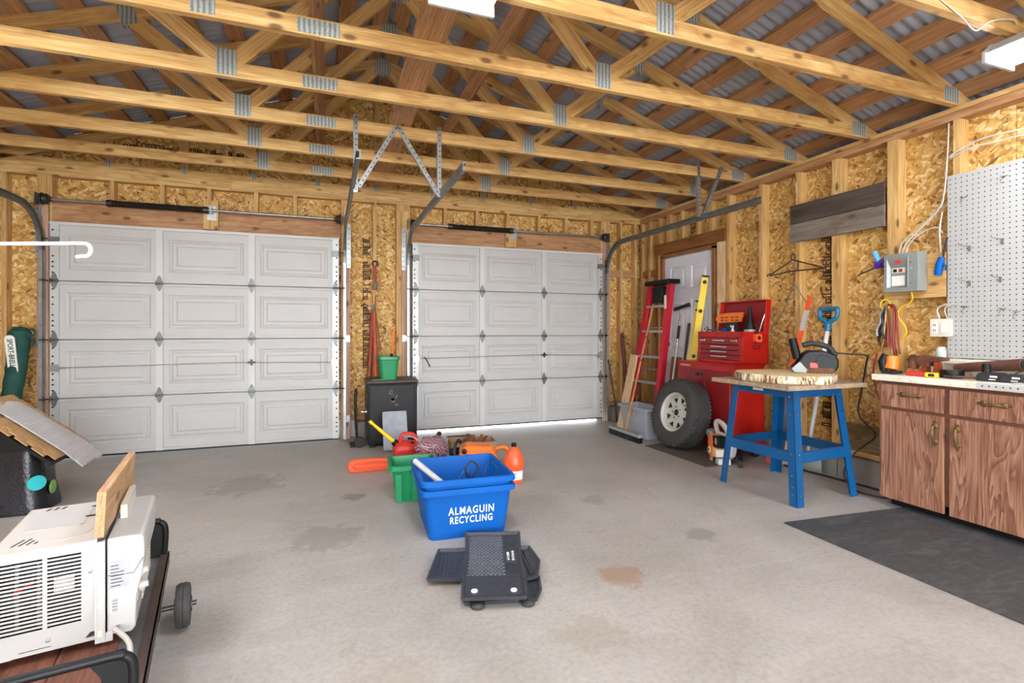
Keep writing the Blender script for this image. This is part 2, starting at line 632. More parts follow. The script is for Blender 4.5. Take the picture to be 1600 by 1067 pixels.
plain('rim_grey', '#c4c1b8', 0.4, 0.15, 0.07, 8.0)
plain('aluminium', '#b4b6b6', 0.38, 0.7, 0.12, 16.0)
plain('bark', '#a08a68', 0.9, 0.0, 0.3, 30.0, 0.5)
plain('red_paint_rust', '#5c2a22', 0.6, 0.3, 0.25, 12.0)
plain('red_paint_rust2', '#8c3a26', 0.5, 0.1, 0.25, 12.0)
plain('coral_rust', '#b85a3a', 0.5, 0.1, 0.2, 12.0)
plain('rust_red_light', '#c84a26', 0.45)
plain('black_top', '#4a3f33', 0.55, 0.1, 0.3, 12.0)
plain('scuff', '#7a6a5c', 0.7, 0.0, 0.3, 20.0)
plain('mat_bump', '#4e505a', 0.42, 0.0, 0.15, 30.0)
plain('dark_seam', '#55524d', 0.6)
plain('rail_brown', '#4f4039', 0.5, 0.3, 0.2, 14.0)
plain('white_rod', '#f6f6f4', 0.35, 0.0, 0.01)
plain('exit_brown', '#8a5a34', 0.6, 0.0, 0.15, 10.0)

def make_clear(key, color, alpha, rough=0.15):
    n = N(key)
    M[key] = n.fin(color, rough, 0.0, Alpha=alpha)
make_clear('clear_plastic', '#d6cdd2', 0.35)
make_clear('red_clear', '#c02a30', 0.6)
def make_bag():
    n = N('striped_bag')
    w = n.n('ShaderNodeTexWave', bands_direction='DIAGONAL')
    w.inputs['Scale'].default_value = 22
    w.inputs['Distortion'].default_value = 6
    n.l(n.coords(), w.inputs['Vector'])
    col = n.ramp(w.outputs['Fac'], [(0.35, '#8a2a44'), (0.6, '#d8c8d0')])
    a = n.ramp(w.outputs['Fac'], [(0.3, (0.85, 0.85, 0.85)), (0.8, (0.45, 0.45, 0.45))])
    n.l(a, n.b.inputs['Alpha'])
    M['striped_bag'] = n.fin(col, 0.2)
make_bag()
make_clear('clear_glass', '#dfe6e2', 0.35, 0.05)

def make_oak():
    n = N('oak_laminate')
    st = n.noise(n.coords(scale=(1, 1.0, 0.10), random_shift=9.0), 9.0, 3, 0.5, 0.9)
    w = n.n('ShaderNodeMath', operation='FRACT')
    n.l(n.math('MULTIPLY', st, 11.0), w.inputs[0])
    base = n.ramp(w.outputs[0], [(0.0, '#7c523f'), (0.16, '#93664f'), (0.55, '#ab7d64'), (0.9, '#b58a70'), (1.0, '#8a5f4a')])
    pores = n.noise(n.coords(scale=(60, 60, 2.2), random_shift=9.0), 2.0, 3, 0.6)
    base = n.mix(0.75, base, n.ramp(pores, [(0.38, (0.5, 0.4, 0.36)), (0.56, (1, 1, 1))]), 'MULTIPLY')
    big = n.noise(n.coords(scale=(1, 6, 0.8), random_shift=9.0), 2.0, 3, 0.5)
    base = n.mix(0.5, base, n.ramp(big, [(0.3, (0.78, 0.72, 0.68)), (0.65, (1, 1, 1))]), 'MULTIPLY')
    M['oak_laminate'] = n.fin(base, 0.42)
make_oak()
plain('oak_frame', '#6f4834', 0.5, 0.0, 0.15, 30.0)

def make_marble():
    n = N('laminate_marble')
    a = n.noise(n.coords(), 14, 6, 0.7, 1.2)
    col = n.ramp(a, [(0.3, '#c9ba92'), (0.45, '#e6dec8'), (0.62, '#ece7d8'), (0.75, '#cdbd9a')])
    M['laminate_marble'] = n.fin(col, 0.35)
make_marble()

def make_slab():
    n = N('slab_wood')
    v = n.coords()
    w = n.n('ShaderNodeTexWave', wave_type='RINGS', rings_direction='Z')
    w.inputs['Scale'].default_value = 14
    w.inputs['Distortion'].default_value = 3.0
    w.inputs['Detail'].default_value = 2
    n.l(v, w.inputs['Vector'])
    col = n.ramp(w.outputs['Fac'], [(0.0, '#c9a56e'), (0.6, '#e2c795'), (1.0, '#ecd7ad')])
    M['slab_wood'] = n.fin(col, 0.7)
    n = N('slab_bark')
    a = n.noise(n.coords(scale=(1, 1, 0.25)), 42, 4, 0.7, 0.5)
    col = n.ramp(a, [(0.40, '#4f3620'), (0.47, '#a98e66'), (0.58, '#e6dac0')])
    n.bump(a, 0.8, 0.01)
    M['slab_bark'] = n.fin(col, 0.85)
    n = N('chipboard')
    a = n.noise(n.coords(), 24, 5, 0.7)
    col = n.ramp(a, [(0.3, '#7d6a54'), (0.55, '#a08a6e'), (0.75, '#b7a386')])
    M['chipboard'] = n.fin(col, 0.75)
make_slab()

def make_rug():
    n = N('silver_rug')
    w = n.n('ShaderNodeTexWave', bands_direction='Y')
    w.inputs['Scale'].default_value = 26
    w.inputs['Distortion'].default_value = 0.3
    n.l(n.coords(kind='UV'), w.inputs['Vector'])
    col = n.ramp(w.outputs['Fac'], [(0.2, '#a7a19e'), (0.7, '#d8d4d2')])
    n.bump(w.outputs['Fac'], 0.5, 0.01)
    M['silver_rug'] = n.fin(col, 0.6)
make_rug()

def make_floor_mat():
    n = N('rubber_floor_mat')
    a = n.noise(n.coords(), 30, 5, 0.75)
    b = n.noise(n.coords(scale=(1, 2.5, 1), rot=(0, 0, 0.5)), 5, 5, 0.7, 0.8)
    col = n.ramp(a, [(0.3, '#2f2f31'), (0.7, '#4a4a4c')])
    col = n.mix(n.math('MULTIPLY', n.ramp(b, [(0.5, 0.0), (0.75, 1.0)]), 0.4), col, '#7a7876')
    n.bump(a, 0.4, 0.006)
    M['rubber_floor_mat'] = n.fin(col, 0.6)
    n = N('brown_door_mat')
    a = n.noise(n.coords(), 70, 4, 0.8)
    col = n.ramp(a, [(0.3, '#40362e'), (0.7, '#6a5c4e')])
    n.bump(a, 0.6, 0.01)
    M['brown_door_mat'] = n.fin(col, 0.9)
make_floor_mat()
emission('tube_glow', '#eef4ff', TUBE_STRENGTH)
# ------------------------------------------------------------------ the shell
XL, XR, YF, YB = -2.88, 3.93, -3.0, 5.76      # stud faces
OL, OR_, OB = XL - 0.09, XR + 0.09, YB + 0.09  # sheathing faces
PLATE = 2.65
RX = 0.525                                     # ridge line
def zc(x):
    return 3.825 - abs(x - RX) / 3.0

fl = MB().box(OL - 0.1, OR_ + 0.1, YF - 0.1, OB + 0.02, -0.15, 0).build('floor', 'concrete')
fl['kind'] = 'structure'
dw = MB().box(-9, 10, OB + 0.03, 16, -0.2, -0.012).build('floor_driveway', 'driveway')
dw['kind'] = 'structure'
yd = MB().box(-9, 10, -14, YF - 0.11, -0.2, -0.012).build('floor_yard', 'driveway')
yd['kind'] = 'structure'

wall_back = setting('wall_back')
wall_right = setting('wall_right')
wall_left = setting('wall_left')
wall_front = setting('wall_front')

D1 = (-2.33, 0.125)
D2 = (0.905, 3.32)
DH = 2.15

def osb_rect_back(x0, x1, z0, z1, y=OB, wall=wall_back):
    return MB().box(x0 + 0.002, x1 - 0.002, y, y + 0.012, z0 + 0.002, z1 - 0.002).build('osb_panel', 'osb_back', wall)
def osb_rect_side(y0, y1, z0, z1, x=OR_, wall=wall_right):
    return MB().box(x, x + 0.012, y0 + 0.002, y1 - 0.002, z0 + 0.002, z1 - 0.002).build('osb_panel', 'osb_side', wall)

osb_rect_back(OL, D1[0], 0.19, PLATE)
osb_rect_back(D1[1], 0.497, 0.19, PLATE)
osb_rect_back(0.497, D2[0], 0.19, PLATE)
osb_rect_back(D2[1], OR_ + 0.012, 0.19, PLATE)
for a, b in ((D1[0], -1.09), (-1.09, D1[1])):
    osb_rect_back(a, b, DH, PLATE)
for a, b in ((D2[0], 2.03), (2.03, D2[1])):
    osb_rect_back(a, b, DH, PLATE)
# gable sheathing, split in sheets
gx = [-3.4, -2.2, -0.98, RX, 1.74, 2.96, 4.45]
for a, b in zip(gx[:-1], gx[1:]):
    lo = PLATE
    top = lambda x: max(lo + 0.003, zc(x) + 0.085)
    MB().prism([(a + 0.002, lo), (b - 0.002, lo), (b - 0.002, top(b)), (a + 0.002, top(a))],
               (0, OB, 0), (1, 0, 0), (0, 0, 1), (0, 0.012, 0)).build('osb_panel', 'osb_back', wall_back)

def vstud(wall, x, y, z0, z1, along='x', mat='lumber', name='stud', w=0.038, d=0.089):
    """upright lumber; x, y is the centre of the room-side face"""
    if along == 'x':      # back wall: w along x, d along +y
        return stick(name, (x, y + d / 2, z0), (x, y + d / 2, z1), w, d, mat, wall, up=(0, 1, 0))
    if along == 'y':      # right wall
        return stick(name, (x + d / 2, y, z0), (x + d / 2, y, z1), d, w, mat, wall, up=(0, 1, 0))
    return stick(name, (x - d / 2, y, z0), (x - d / 2, y, z1), d, w, mat, wall, up=(0, 1, 0))

SILL = 0.235
TOPZ = PLATE - 0.076
for x in (-2.855, -2.68):
    vstud(wall_back, x, YB, SILL, TOPZ)
for x, w in ((-2.39, 0.11), (0.19, 0.076), (0.81, 0.15), (3.40, 0.14)):
    vstud(wall_back, x, YB, 0.0 if w < 0.14 else SILL, TOPZ, w=w, mat='lumber')
for x in (0.50, 3.637, 3.86):
    vstud(wall_back, x, YB, SILL, TOPZ)
for x in (-1.89, -1.49, -1.09, -0.673, -0.307, 1.29, 1.674, 2.06, 2.469, 2.837, 3.2):
    vstud(wall_back, x, YB, DH + 0.21, TOPZ, name='cripple_stud')
for a, b in ((D1[0] - 0.005, D1[1] + 0.02), (D2[0] - 0.02, D2[1] + 0.01)):
    stick('header', (a, YB + 0.06, DH + 0.105), (b, YB + 0.06, DH + 0.105), 0.12, 0.21, 'lumber_red', wall_back)
for x0, x1, z in ((OL, OR_, PLATE - 0.019), (OL, OR_, PLATE - 0.057)):
    for a, b in ((x0, -0.9), (-0.898, 1.9), (1.902, x1)):
        stick('top_plate', (a, YB + 0.045, z), (b, YB + 0.045, z), 0.089, 0.037, 'lumber', wall_back)
for a, b in ((OL, -2.45), (0.24, 0.73), (3.47, OR_)):
    stick('sill_plate', (a, YB + 0.045, 0.212), (b, YB + 0.045, 0.212), 0.089, 0.037, 'lumber_red', wall_back)
stick('blocking', (3.47, YB + 0.03, 1.91), (3.92, YB + 0.03, 1.91), 0.05, 0.085, 'lumber_red', wall_back)
# pinkish jamb boards that carry the door tracks
for x in (-2.395, 0.20, 0.835, 3.395):
    stick('jamb_board', (x, YB - 0.012, 0.0), (x, YB - 0.012, 2.36 if x < 0 or x > 3 else 1.87), 0.085, 0.022, 'lumber_pink', wall_back, up=(0, 1, 0))
for x, z0, z1 in ((0.20, 1.872, 2.5), (0.835, 1.872, 2.5)):
    stick('jamb_board', (x, YB - 0.012, z0), (x, YB - 0.012, z1), 0.085, 0.022, 'lumber', wall_back, up=(0, 1, 0))
# pads behind the spring brackets
for x in (-1.07, 2.08):
    stick('spring_pad', (x, YB - 0.02, DH + 0.015), (x, YB - 0.02, DH + 0.30), 0.13, 0.037, 'lumber', wall_back, up=(0, 1, 0))
# gable framing
stick('gable_chord', (OL, YB + 0.025, PLATE + 0.0445), (OR_, YB + 0.025, PLATE + 0.0445), 0.038, 0.089, 'lumber', wall_back)
for s in (-1, 1):
    stick('gable_rafter', (RX, YB + 0.025, zc(RX) - 0.012), (RX + s * 3.85, YB + 0.025, zc(RX) - 3.85 / 3 - 0.012), 0.038, 0.089, 'lumber', wall_back)
for k in range(-5, 6):
    x = RX + k * 0.61
    t = zc(x) - 0.05
    if t > PLATE + 0.15:
        vstud(wall_back, x, YB + 0.03, PLATE + 0.09, t, name='gable_stud', d=0.038, w=0.06)
        MB().box(x - 0.02, x + 0.02, YB + 0.002, YB + 0.006, PLATE + 0.05, PLATE + 0.13).build('nail_plate', 'plate_steel', wall_back)

# concrete block course
BLOCK = MB().obox((0, 0, 0), (0.386, 0.19, 0.186)).mesh('concrete_block', 'concrete_block')
def block(x, y, along_y, wall):
    m = Matrix.Translation((x, y, 0.094)) @ Matrix.Rotation(R(90) if along_y else 0, 4, 'Z')
    link('concrete_block', BLOCK, wall, world=m)
for k in range(23):
    y = YF + 0.2 + k * 0.394
    if y < 5.55:
        if not (4.36 - 0.2 < y < 5.3 + 0.1):
            block(XR - 0.005, y, True, wall_right)
        block(XL + 0.005, y, True, wall_left)
for x in (-2.66, 3.64):
    block(x, YB + 0.0, False, wall_back)
block(0.51, YB + 0.0, False, wall_back)

# right wall
RST = [YF + 0.05 + 0.4065 * k for k in range(40)]
right_studs = [-2.87, -2.46, -2.05, -1.65, -1.24, -0.83, -0.43, -0.02, 0.39, 0.79, 1.2, 1.6, 2.15, 2.555, 2.998, 3.362, 3.77, 4.19, 5.36, 5.56, 5.735]
for y in right_studs:
    vstud(wall_right, XR, y, SILL, TOPZ, 'y', w=0.04 if y not in (2.555, 2.998) else 0.075)
vstud(wall_right, XR, 4.295, SILL, 2.11, 'y', mat='lumber_pale', name='door_post', w=0.11)
vstud(wall_right, XR, 5.40, SILL, 2.11, 'y', mat='lumber_brown', name='door_post', w=0.05)
for y in (4.45, 4.66, 4.93, 5.17):
    vstud(wall_right, XR, y, 2.24, TOPZ, 'y', name='cripple_stud', w=0.07 if y in (4.45, 5.17) else 0.04)
stick('header', (XR + 0.035, 4.22, 2.175), (XR + 0.035, 5.42, 2.175), 0.11, 0.13, 'lumber_brown', wall_right)
for z in (PLATE - 0.019, PLATE - 0.057):
    for a, b in ((YF, 0.6), (0.602, 3.1), (3.102, YB + 0.01)):
        stick('top_plate', (XR + 0.045, a, z), (XR + 0.045, b, z), 0.089, 0.037, 'lumber_red', wall_right)
stick('ledger', (XR - 0.01, -1.0, PLATE - 0.012), (XR - 0.01, YB - 0.02, PLATE - 0.012), 0.02, 0.03, 'lumber', wall_right)
stick('sill_plate', (XR + 0.02, YF, 0.212), (XR + 0.02, 4.3, 0.212), 0.14, 0.037, 'lumber', wall_right)
stick('sill_plate', (XR + 0.02, 5.36, 0.212), (XR + 0.02, YB, 0.212), 0.14, 0.037, 'lumber', wall_right)
stick('blocking', (XR + 0.03, 5.38, 1.90), (XR + 0.03, 5.72, 1.90), 0.05, 0.085, 'lumber_brown', wall_right)
stick('base_board', (XR - 0.008, 1.6, 0.335), (XR - 0.008, 2.93, 0.335), 0.014, 0.2, 'ply_dark', wall_right)
ys = [YF, -1.78, -0.56, 0.66, 1.88, 3.1, 4.3]
for a, b in zip(ys[:-1], ys[1:]):
    if a == 1.88 or a == 3.1:
        osb_rect_side(a, b, 0.19, 1.335)
        osb_rect_side(a, b, 1.335, PLATE)
    else:
        osb_rect_side(a, b, 0.19, PLATE)
osb_rect_side(4.3, 5.4, 2.11, PLATE)
osb_rect_side(5.4, OB, 0.19, PLATE)

# left wall and the wall behind the camera (its wide unseen opening is added to let daylight in)
for a, b in zip([YF, -1.5, 0.0, 1.5, 3.0, 4.5], [-1.5, 0.0, 1.5, 3.0, 4.5, OB]):
    osb_rect_side(a, b, 0.19, PLATE, OL - 0.012, wall_left)
for k in range(22):
    vstud(wall_left, XL, YF + 0.05 + k * 0.4065, SILL, TOPZ, 'ly')
for z in (PLATE - 0.019, PLATE - 0.057):
    stick('top_plate', (XL - 0.045, YF, z), (XL - 0.045, YB, z), 0.089, 0.037, 'lumber', wall_left)
stick('sill_plate', (XL - 0.02, YF, 0.212), (XL - 0.02, YB, 0.212), 0.14, 0.037, 'lumber', wall_left)
osb_rect_back(OL, -2.3, 0.0, PLATE, YF - 0.012, wall_front)
osb_rect_back(3.3, OR_, 0.0, PLATE, YF - 0.012, wall_front)
osb_rect_back(-2.3, 3.3, 2.35, PLATE, YF - 0.012, wall_front)
MB().prism([(OL, PLATE), (OR_, PLATE), (OR_, zc(OR_) + 0.08), (RX, zc(RX) + 0.08), (OL, zc(OL) + 0.08)],
           (0, YF - 0.012, 0), (1, 0, 0), (0, 0, 1), (0, 0.012, 0)).build('gable_panel', 'osb_back', wall_front)
for k in range(3):
    vstud(wall_front, -2.85 + k * 0.25, YF, 0.02, TOPZ)
    vstud(wall_front, 3.36 + k * 0.27, YF, 0.02, TOPZ)

# unseen outer backing, added to stop daylight leaking between panels
for x0, x1, z0, z1 in ((OL - 0.03, D1[0], 0.0, PLATE), (D1[1], D2[0], 0.0, PLATE), (D2[1], OR_ + 0.03, 0.0, PLATE), (D1[0], D1[1], DH, PLATE), (D2[0], D2[1], DH, PLATE)):
    MB().box(x0, x1, OB + 0.013, OB + 0.028, z0, z1).build('light_backing', 'white_plastic', wall_back)
MB().prism([(OL - 0.03, PLATE), (OR_ + 0.03, PLATE), (OR_ + 0.03, zc(OR_) + 0.07), (RX, zc(RX) + 0.07), (OL - 0.03, zc(OL) + 0.07)],
           (0, OB + 0.013, 0), (1, 0, 0), (0, 0, 1), (0, 0.015, 0)).build('light_backing', 'white_plastic', wall_back)
MB().box(OR_ + 0.013, OR_ + 0.028, YF, 4.40, 0.0, PLATE).box(OR_ + 0.013, OR_ + 0.028, 5.33, OB + 0.028, 0.0, PLATE).box(OR_ + 0.013, OR_ + 0.028, 4.40, 5.33, 2.08, PLATE).build('light_backing', 'white_plastic', wall_right)
MB().box(OL - 0.03, OL - 0.013, YF, OB + 0.028, 0.0, PLATE).build('light_backing', 'white_plastic', wall_left)
MB().box(OR_ + 0.03, OR_ + 0.36, YF - 0.4, OB + 0.4, 2.585, 2.59).build('soffit', 'white_plastic', wall_right)
MB().box(OL - 0.36, OL - 0.03, YF - 0.4, OB + 0.4, 2.585, 2.59).build('soffit', 'white_plastic', wall_left)

# stencilled mill print on the sheathing (too worn to read)
def mill_print(wall, o, u, v, n, h, wid, seed):
    rnd = random.Random(seed)
    o, u, v = Vector(o), Vector(u), Vector(v)
    nrm = u.cross(v)
    b = MB()
    t = 0.0
    rot = Matrix((u, v, nrm)).transposed()
    def bar(s0, s1, a0, a1):
        b.obox(o + u * ((s0 + s1) / 2) + v * ((a0 + a1) / 2), (max(s1 - s0, 0.003), max(a1 - a0, 0.003), 0.001), rot)
    for i in range(n):
        L = h * rnd.choice((0.5, 0.7, 0.7, 1.0))
        if rnd.random() < 0.16:
            t += L
            continue
        w = wid * rnd.choice((0.6, 0.9, 1.0))
        th = 0.009
        k = rnd.random()
        bar(t, t + L * 0.85, 0, th)
        if k < 0.75:
            bar(t, t + L * 0.85, w - th, w)
        bar(t, t + th, 0, w)
        if k > 0.3:
            bar(t + L * 0.85 - th, t + L * 0.85, 0, w)
        if k > 0.5:
            bar(t + L * 0.42, t + L * 0.42 + th, 0, w * 0.8)
        t += L
    ob = b.build('stamped_print', 'ink_faded', wall)
    ob['kind'] = 'stuff'
mill_print(wall_back, (0.38, OB - 0.0015, 0.75), (0, 0, 1), (1, 0, 0), 40, 0.05, 0.09, 3)
mill_print(wall_right, (OR_ - 0.0015, 3.108, 0.35), (0, 0, 1), (0, 1, 0), 50, 0.05, 0.09, 4)
mill_print(wall_right, (OR_ - 0.0015, 4.79, 2.25), (0, 0, 1), (0, 1, 0), 6, 0.05, 0.09, 8)
mill_print(wall_back, (-2.2, OB - 0.0015, 2.92), (1, 0, 0), (0, 0, 1), 44, 0.055, 0.07, 5)
mill_print(wall_back, (0.75, OB - 0.0015, 3.12), (1, 0, 0), (0, 0, 1), 10, 0.06, 0.09, 6)

# ------------------------------------------------------------------ roof
ceiling = setting('ceiling')
SL = math.sqrt(1 + 1 / 9.0)
def corrugated():
    b = MB()
    pitch, wid, seg = 0.0677, 0.813, 6
    n = int(round(wid / pitch)) * seg
    L = 3.98 * SL
    vs, fs = [], []
    for i in range(n + 1):
        y = wid * i / n
        z = 0.008 * math.cos(2 * math.pi * i / seg)
        vs += [(0, y, z), (L, y, z)]
    fs = [(2 * i, 2 * i + 1, 2 * i + 3, 2 * i + 2) for i in range(n)]
    b.add(vs, fs)
    me = b.mesh('steel_sheet', 'steel_roof')
    for p in me.polygons:
        p.use_smooth = True
    return me
SHEET = corrugated()
nrm_off = 0.047 + 0.038 + 0.012
for s in (1, -1):
    d = Vector((s, 0, -1 / 3.0)).normalized()
    for k in range(13):
        y = -3.6 + k * 0.78
        m = Matrix.Identity(4)
        if s > 0:
            rot = frame(d).to_4x4()
            m = Matrix.Translation((RX, y, zc(RX) + nrm_off + 0.0007 * (k % 2))) @ rot
        else:
            rot = frame(d).to_4x4()
            m = Matrix.Translation((RX, y + 0.813, zc(RX) + nrm_off + 0.0007 * (k % 2))) @ rot
        link('steel_sheet', SHEET, ceiling, world=m)
    up = Vector((s / 3.0, 0, 1)).normalized()
    for k in range(14):
        x = RX + s * (0.09 + 0.277 * k)
        z = zc(x) + 0.047 + 0.0195
        for a, b in ((-3.5, 0.2), (0.203, 3.2), (3.203, 6.35)):
            stick('purlin', (x, a, z), (x, b, z), 0.13, 0.036, 'lumber_red', ceiling, up=up)

MB().prism([(-0.2, -0.068), (0, 0.0), (0.2, -0.068), (0.2, -0.06), (0, 0.008), (-0.2, -0.06)], (RX, -3.7, zc(RX) + nrm_off + 0.014), (1, 0, 0), (0, 0, 1), (0, 10.2, 0)).build('ridge_leak_cap', 'steel_roof', ceiling)  # added to close off daylight leaking in along the ridge

# ------------------------------------------------------------------ trusses
def truss():
    t = thing('roof_truss', 'x', 'roof truss', (RX, 0, PLATE))
    H = 1.175
    zr = lambda x: H - abs(x) / 3.0
    for a, b in ((-3.45, -0.56), (-0.558, 3.45)):
        stick('bottom_chord', (a, 0, 0.0445), (b, 0, 0.0445), 0.038, 0.089, 'lumber', t, world=False)
    for s in (-1, 1):
        stick('top_chord', (0, 0, zr(0)), (s * 3.9, 0, zr(3.9)), 0.037, 0.089, 'lumber', t, world=False)
        stick('web', (s * 1.10, 0, 0.085), (s * 1.72, 0, zr(1.72) - 0.04), 0.089, 0.036, 'lumber', t, up=(0, 1, 0), world=False)
        stick('web', (s * 1.04, 0, 0.085), (s * 0.05, 0, H - 0.06), 0.089, 0.036, 'lumber', t, up=(0, 1, 0), world=False)
    def plate(x, z, w, h, ang=0.0):
        rot = Matrix.Rotation(ang, 3, 'Y')
        b = MB()
        for y in (-0.0200, 0.0200):
            b.obox((x, y, z), (w, 0.002, h), rot)
            nr = max(2, int(w / 0.022))
            for i in range(nr):
                dx = -w / 2 + (i + 0.5) * w / nr
                b.obox(Vector((x, y, z)) + rot @ Vector((dx, 0, 0)), (0.006, 0.0045, h * 0.96), rot)
        b.build('gusset_plate', 'plate_steel', t)
    plate(-0.56, 0.0445, 0.20, 0.072)
    for s in (-1, 1):
        plate(s * 3.30, 0.06, 0.15, 0.10)
        plate(s * 1.07, 0.085, 0.105, 0.15)
        plate(s * 1.74, zr(1.74) - 0.02, 0.10, 0.13, s * math.atan(1 / 3.0))
    plate(0, H - 0.04, 0.15, 0.16)
    return t
TR = truss()
ORD = ['first', 'second', 'third', 'fourth', 'fifth', 'sixth', 'seventh', 'eighth', 'ninth']
for k in range(9):
    y = 5.19 - 0.61 * k
    o = TR if k == 0 else copy_tree(TR)
    o.location = (RX, y, PLATE)
    o['label'] = 'wooden roof truss with steel gusset plates, %s from the garage door wall' % ORD[k]
    o['group'] = 'roof trusses'
bb = stick('brace_board', (RX, 0.75, PLATE + 0.109), (RX, 5.70, PLATE + 0.109), 0.17, 0.037, 'lumber_red', None)
for s, lab in ((1, 'reddish brace board nailed along the truss webs on the pegboard side of the ridge'), (-1, 'reddish brace board nailed along the truss webs on the umbrella bag side of the ridge')):
    bx, bz = RX + s * (0.625 - 0.046), 3.17 - 0.045
    tag(stick('brace_board', (bx, 0.30, bz), (bx, 5.72, bz), 0.089, 0.036, 'lumber_red', None, up=(-s * 0.72, 0, -0.69)), lab, 'brace board')
tag(bb, 'wide reddish board lying lengthwise on top of the truss bottom chords', 'brace board')

# ------------------------------------------------------------------ fluorescent fixtures, real ones and added fill ones
def fixture(x, y0, y1, z, label, wide=0.24):
    t = thing('fluorescent_fixture', label, 'ceiling light', (x, y0, z))
    L = y1 - y0
    MB().prism([(-wide / 2, 0), (wide / 2, 0), (wide / 2 - 0.05, 0.055), (-wide / 2 + 0.05, 0.055)],
               (0, 0.0, 0), (1, 0, 0), (0, 0, 1), (0, L, 0)).build('housing', 'white_enamel', t)
    for yy in (-0.015, L):
        MB().prism([(-wide / 2 - 0.005, -0.045), (wide / 2 + 0.005, -0.045), (wide / 2 + 0.005, 0.012), (wide / 2 - 0.05, 0.06), (-wide / 2 + 0.05, 0.06), (-wide / 2 - 0.005, 0.012)],
                   (0, yy, 0), (1, 0, 0), (0, 0, 1), (0, 0.015, 0)).build('end_cap', 'white_enamel', t)
    for s in (-1, 1):
        MB().cyl((s * wide * 0.27, 0.01, -0.023), (s * wide * 0.27, L - 0.01, -0.023), 0.0165, n=12).build('tube', 'tube_glow', t, smooth=40)
    for yy in (0.2, L - 0.2):
        MB().tube([(0, yy, 0.055), (0, yy, max(PLATE - z + 0.02, 0.07))], 0.003, 5).build('hanging_chain', 'wire_steel', t)
fixture(3.28, 0.4, 1.60, 2.585, 'double tube fluorescent light under the trusses above the pegboard')
fixture(0.55, 0.93, 2.13, 2.60, 'double tube fluorescent light near the ridge in the middle of the garage', 0.28)
fixture(-1.9, 0.4, 1.60, 2.585, 'unseen double tube fill light added under the trusses by the side without pegboard')  # invented lamp left of the frame, evens out the brightness
fixture(-1.9, 2.3, 3.50, 2.585, 'unseen double tube fill light added in line behind the air conditioner')  # another invented lamp out of view, brightens the right wall and entry door
# ------------------------------------------------------------------ sectional garage doors
def hinge_mesh(sc=1.0):
    b = MB()
    for s in (1, -1):
        leaf = [(-0.016, 0.0), (0.016, 0.0), (0.019, 0.03), (0.010, 0.055), (0.0, 0.066), (-0.010, 0.055), (-0.019, 0.03)]
        b.prism([(x * sc, s * z * sc) for x, z in leaf], (0, 0, 0), (1, 0, 0), (0, 0, 1), (0, -0.004, 0))
    b.cyl((-0.03 * sc, -0.010, 0), (0.03 * sc, -0.010, 0), 0.008 * sc, n=10)
    for x in (-0.022, 0.022):
        b.box(x * sc - 0.003, x * sc + 0.003, -0.02, 0, -0.02 * sc, 0.02 * sc)
    return b.mesh('hinge', 'galvanized_dull')
HINGE = hinge_mesh(1.15)
def roller_mesh(s):
    b = MB()
    b.cyl((0, -0.014, 0), (s * 0.09, -0.014, 0), 0.006, n=8)
    b.cyl((s * 0.075, -0.014, 0), (s * 0.097, -0.014, 0), 0.020, n=14)
    return b.mesh('roller', 'steel_dark')
ROLL = {1: roller_mesh(1), -1: roller_mesh(-1)}

def panel_mesh(w, h):
    """pressed raised panel seen from the room: an outer groove and an inner raised field"""
    def ring(d, y):
        return [(d, y, d), (w - d, y, d), (w - d, y, h - d), (d, y, h - d)]
    rs = [ring(0, 0.0), ring(0.012, 0.009), ring(0.022, 0.009), ring(0.034, 0.001), ring(0.062, 0.001), ring(0.075, -0.006)]
    b = MB().rings([[Vector(p) for p in r] for r in rs], caps=(False, True))
    return b

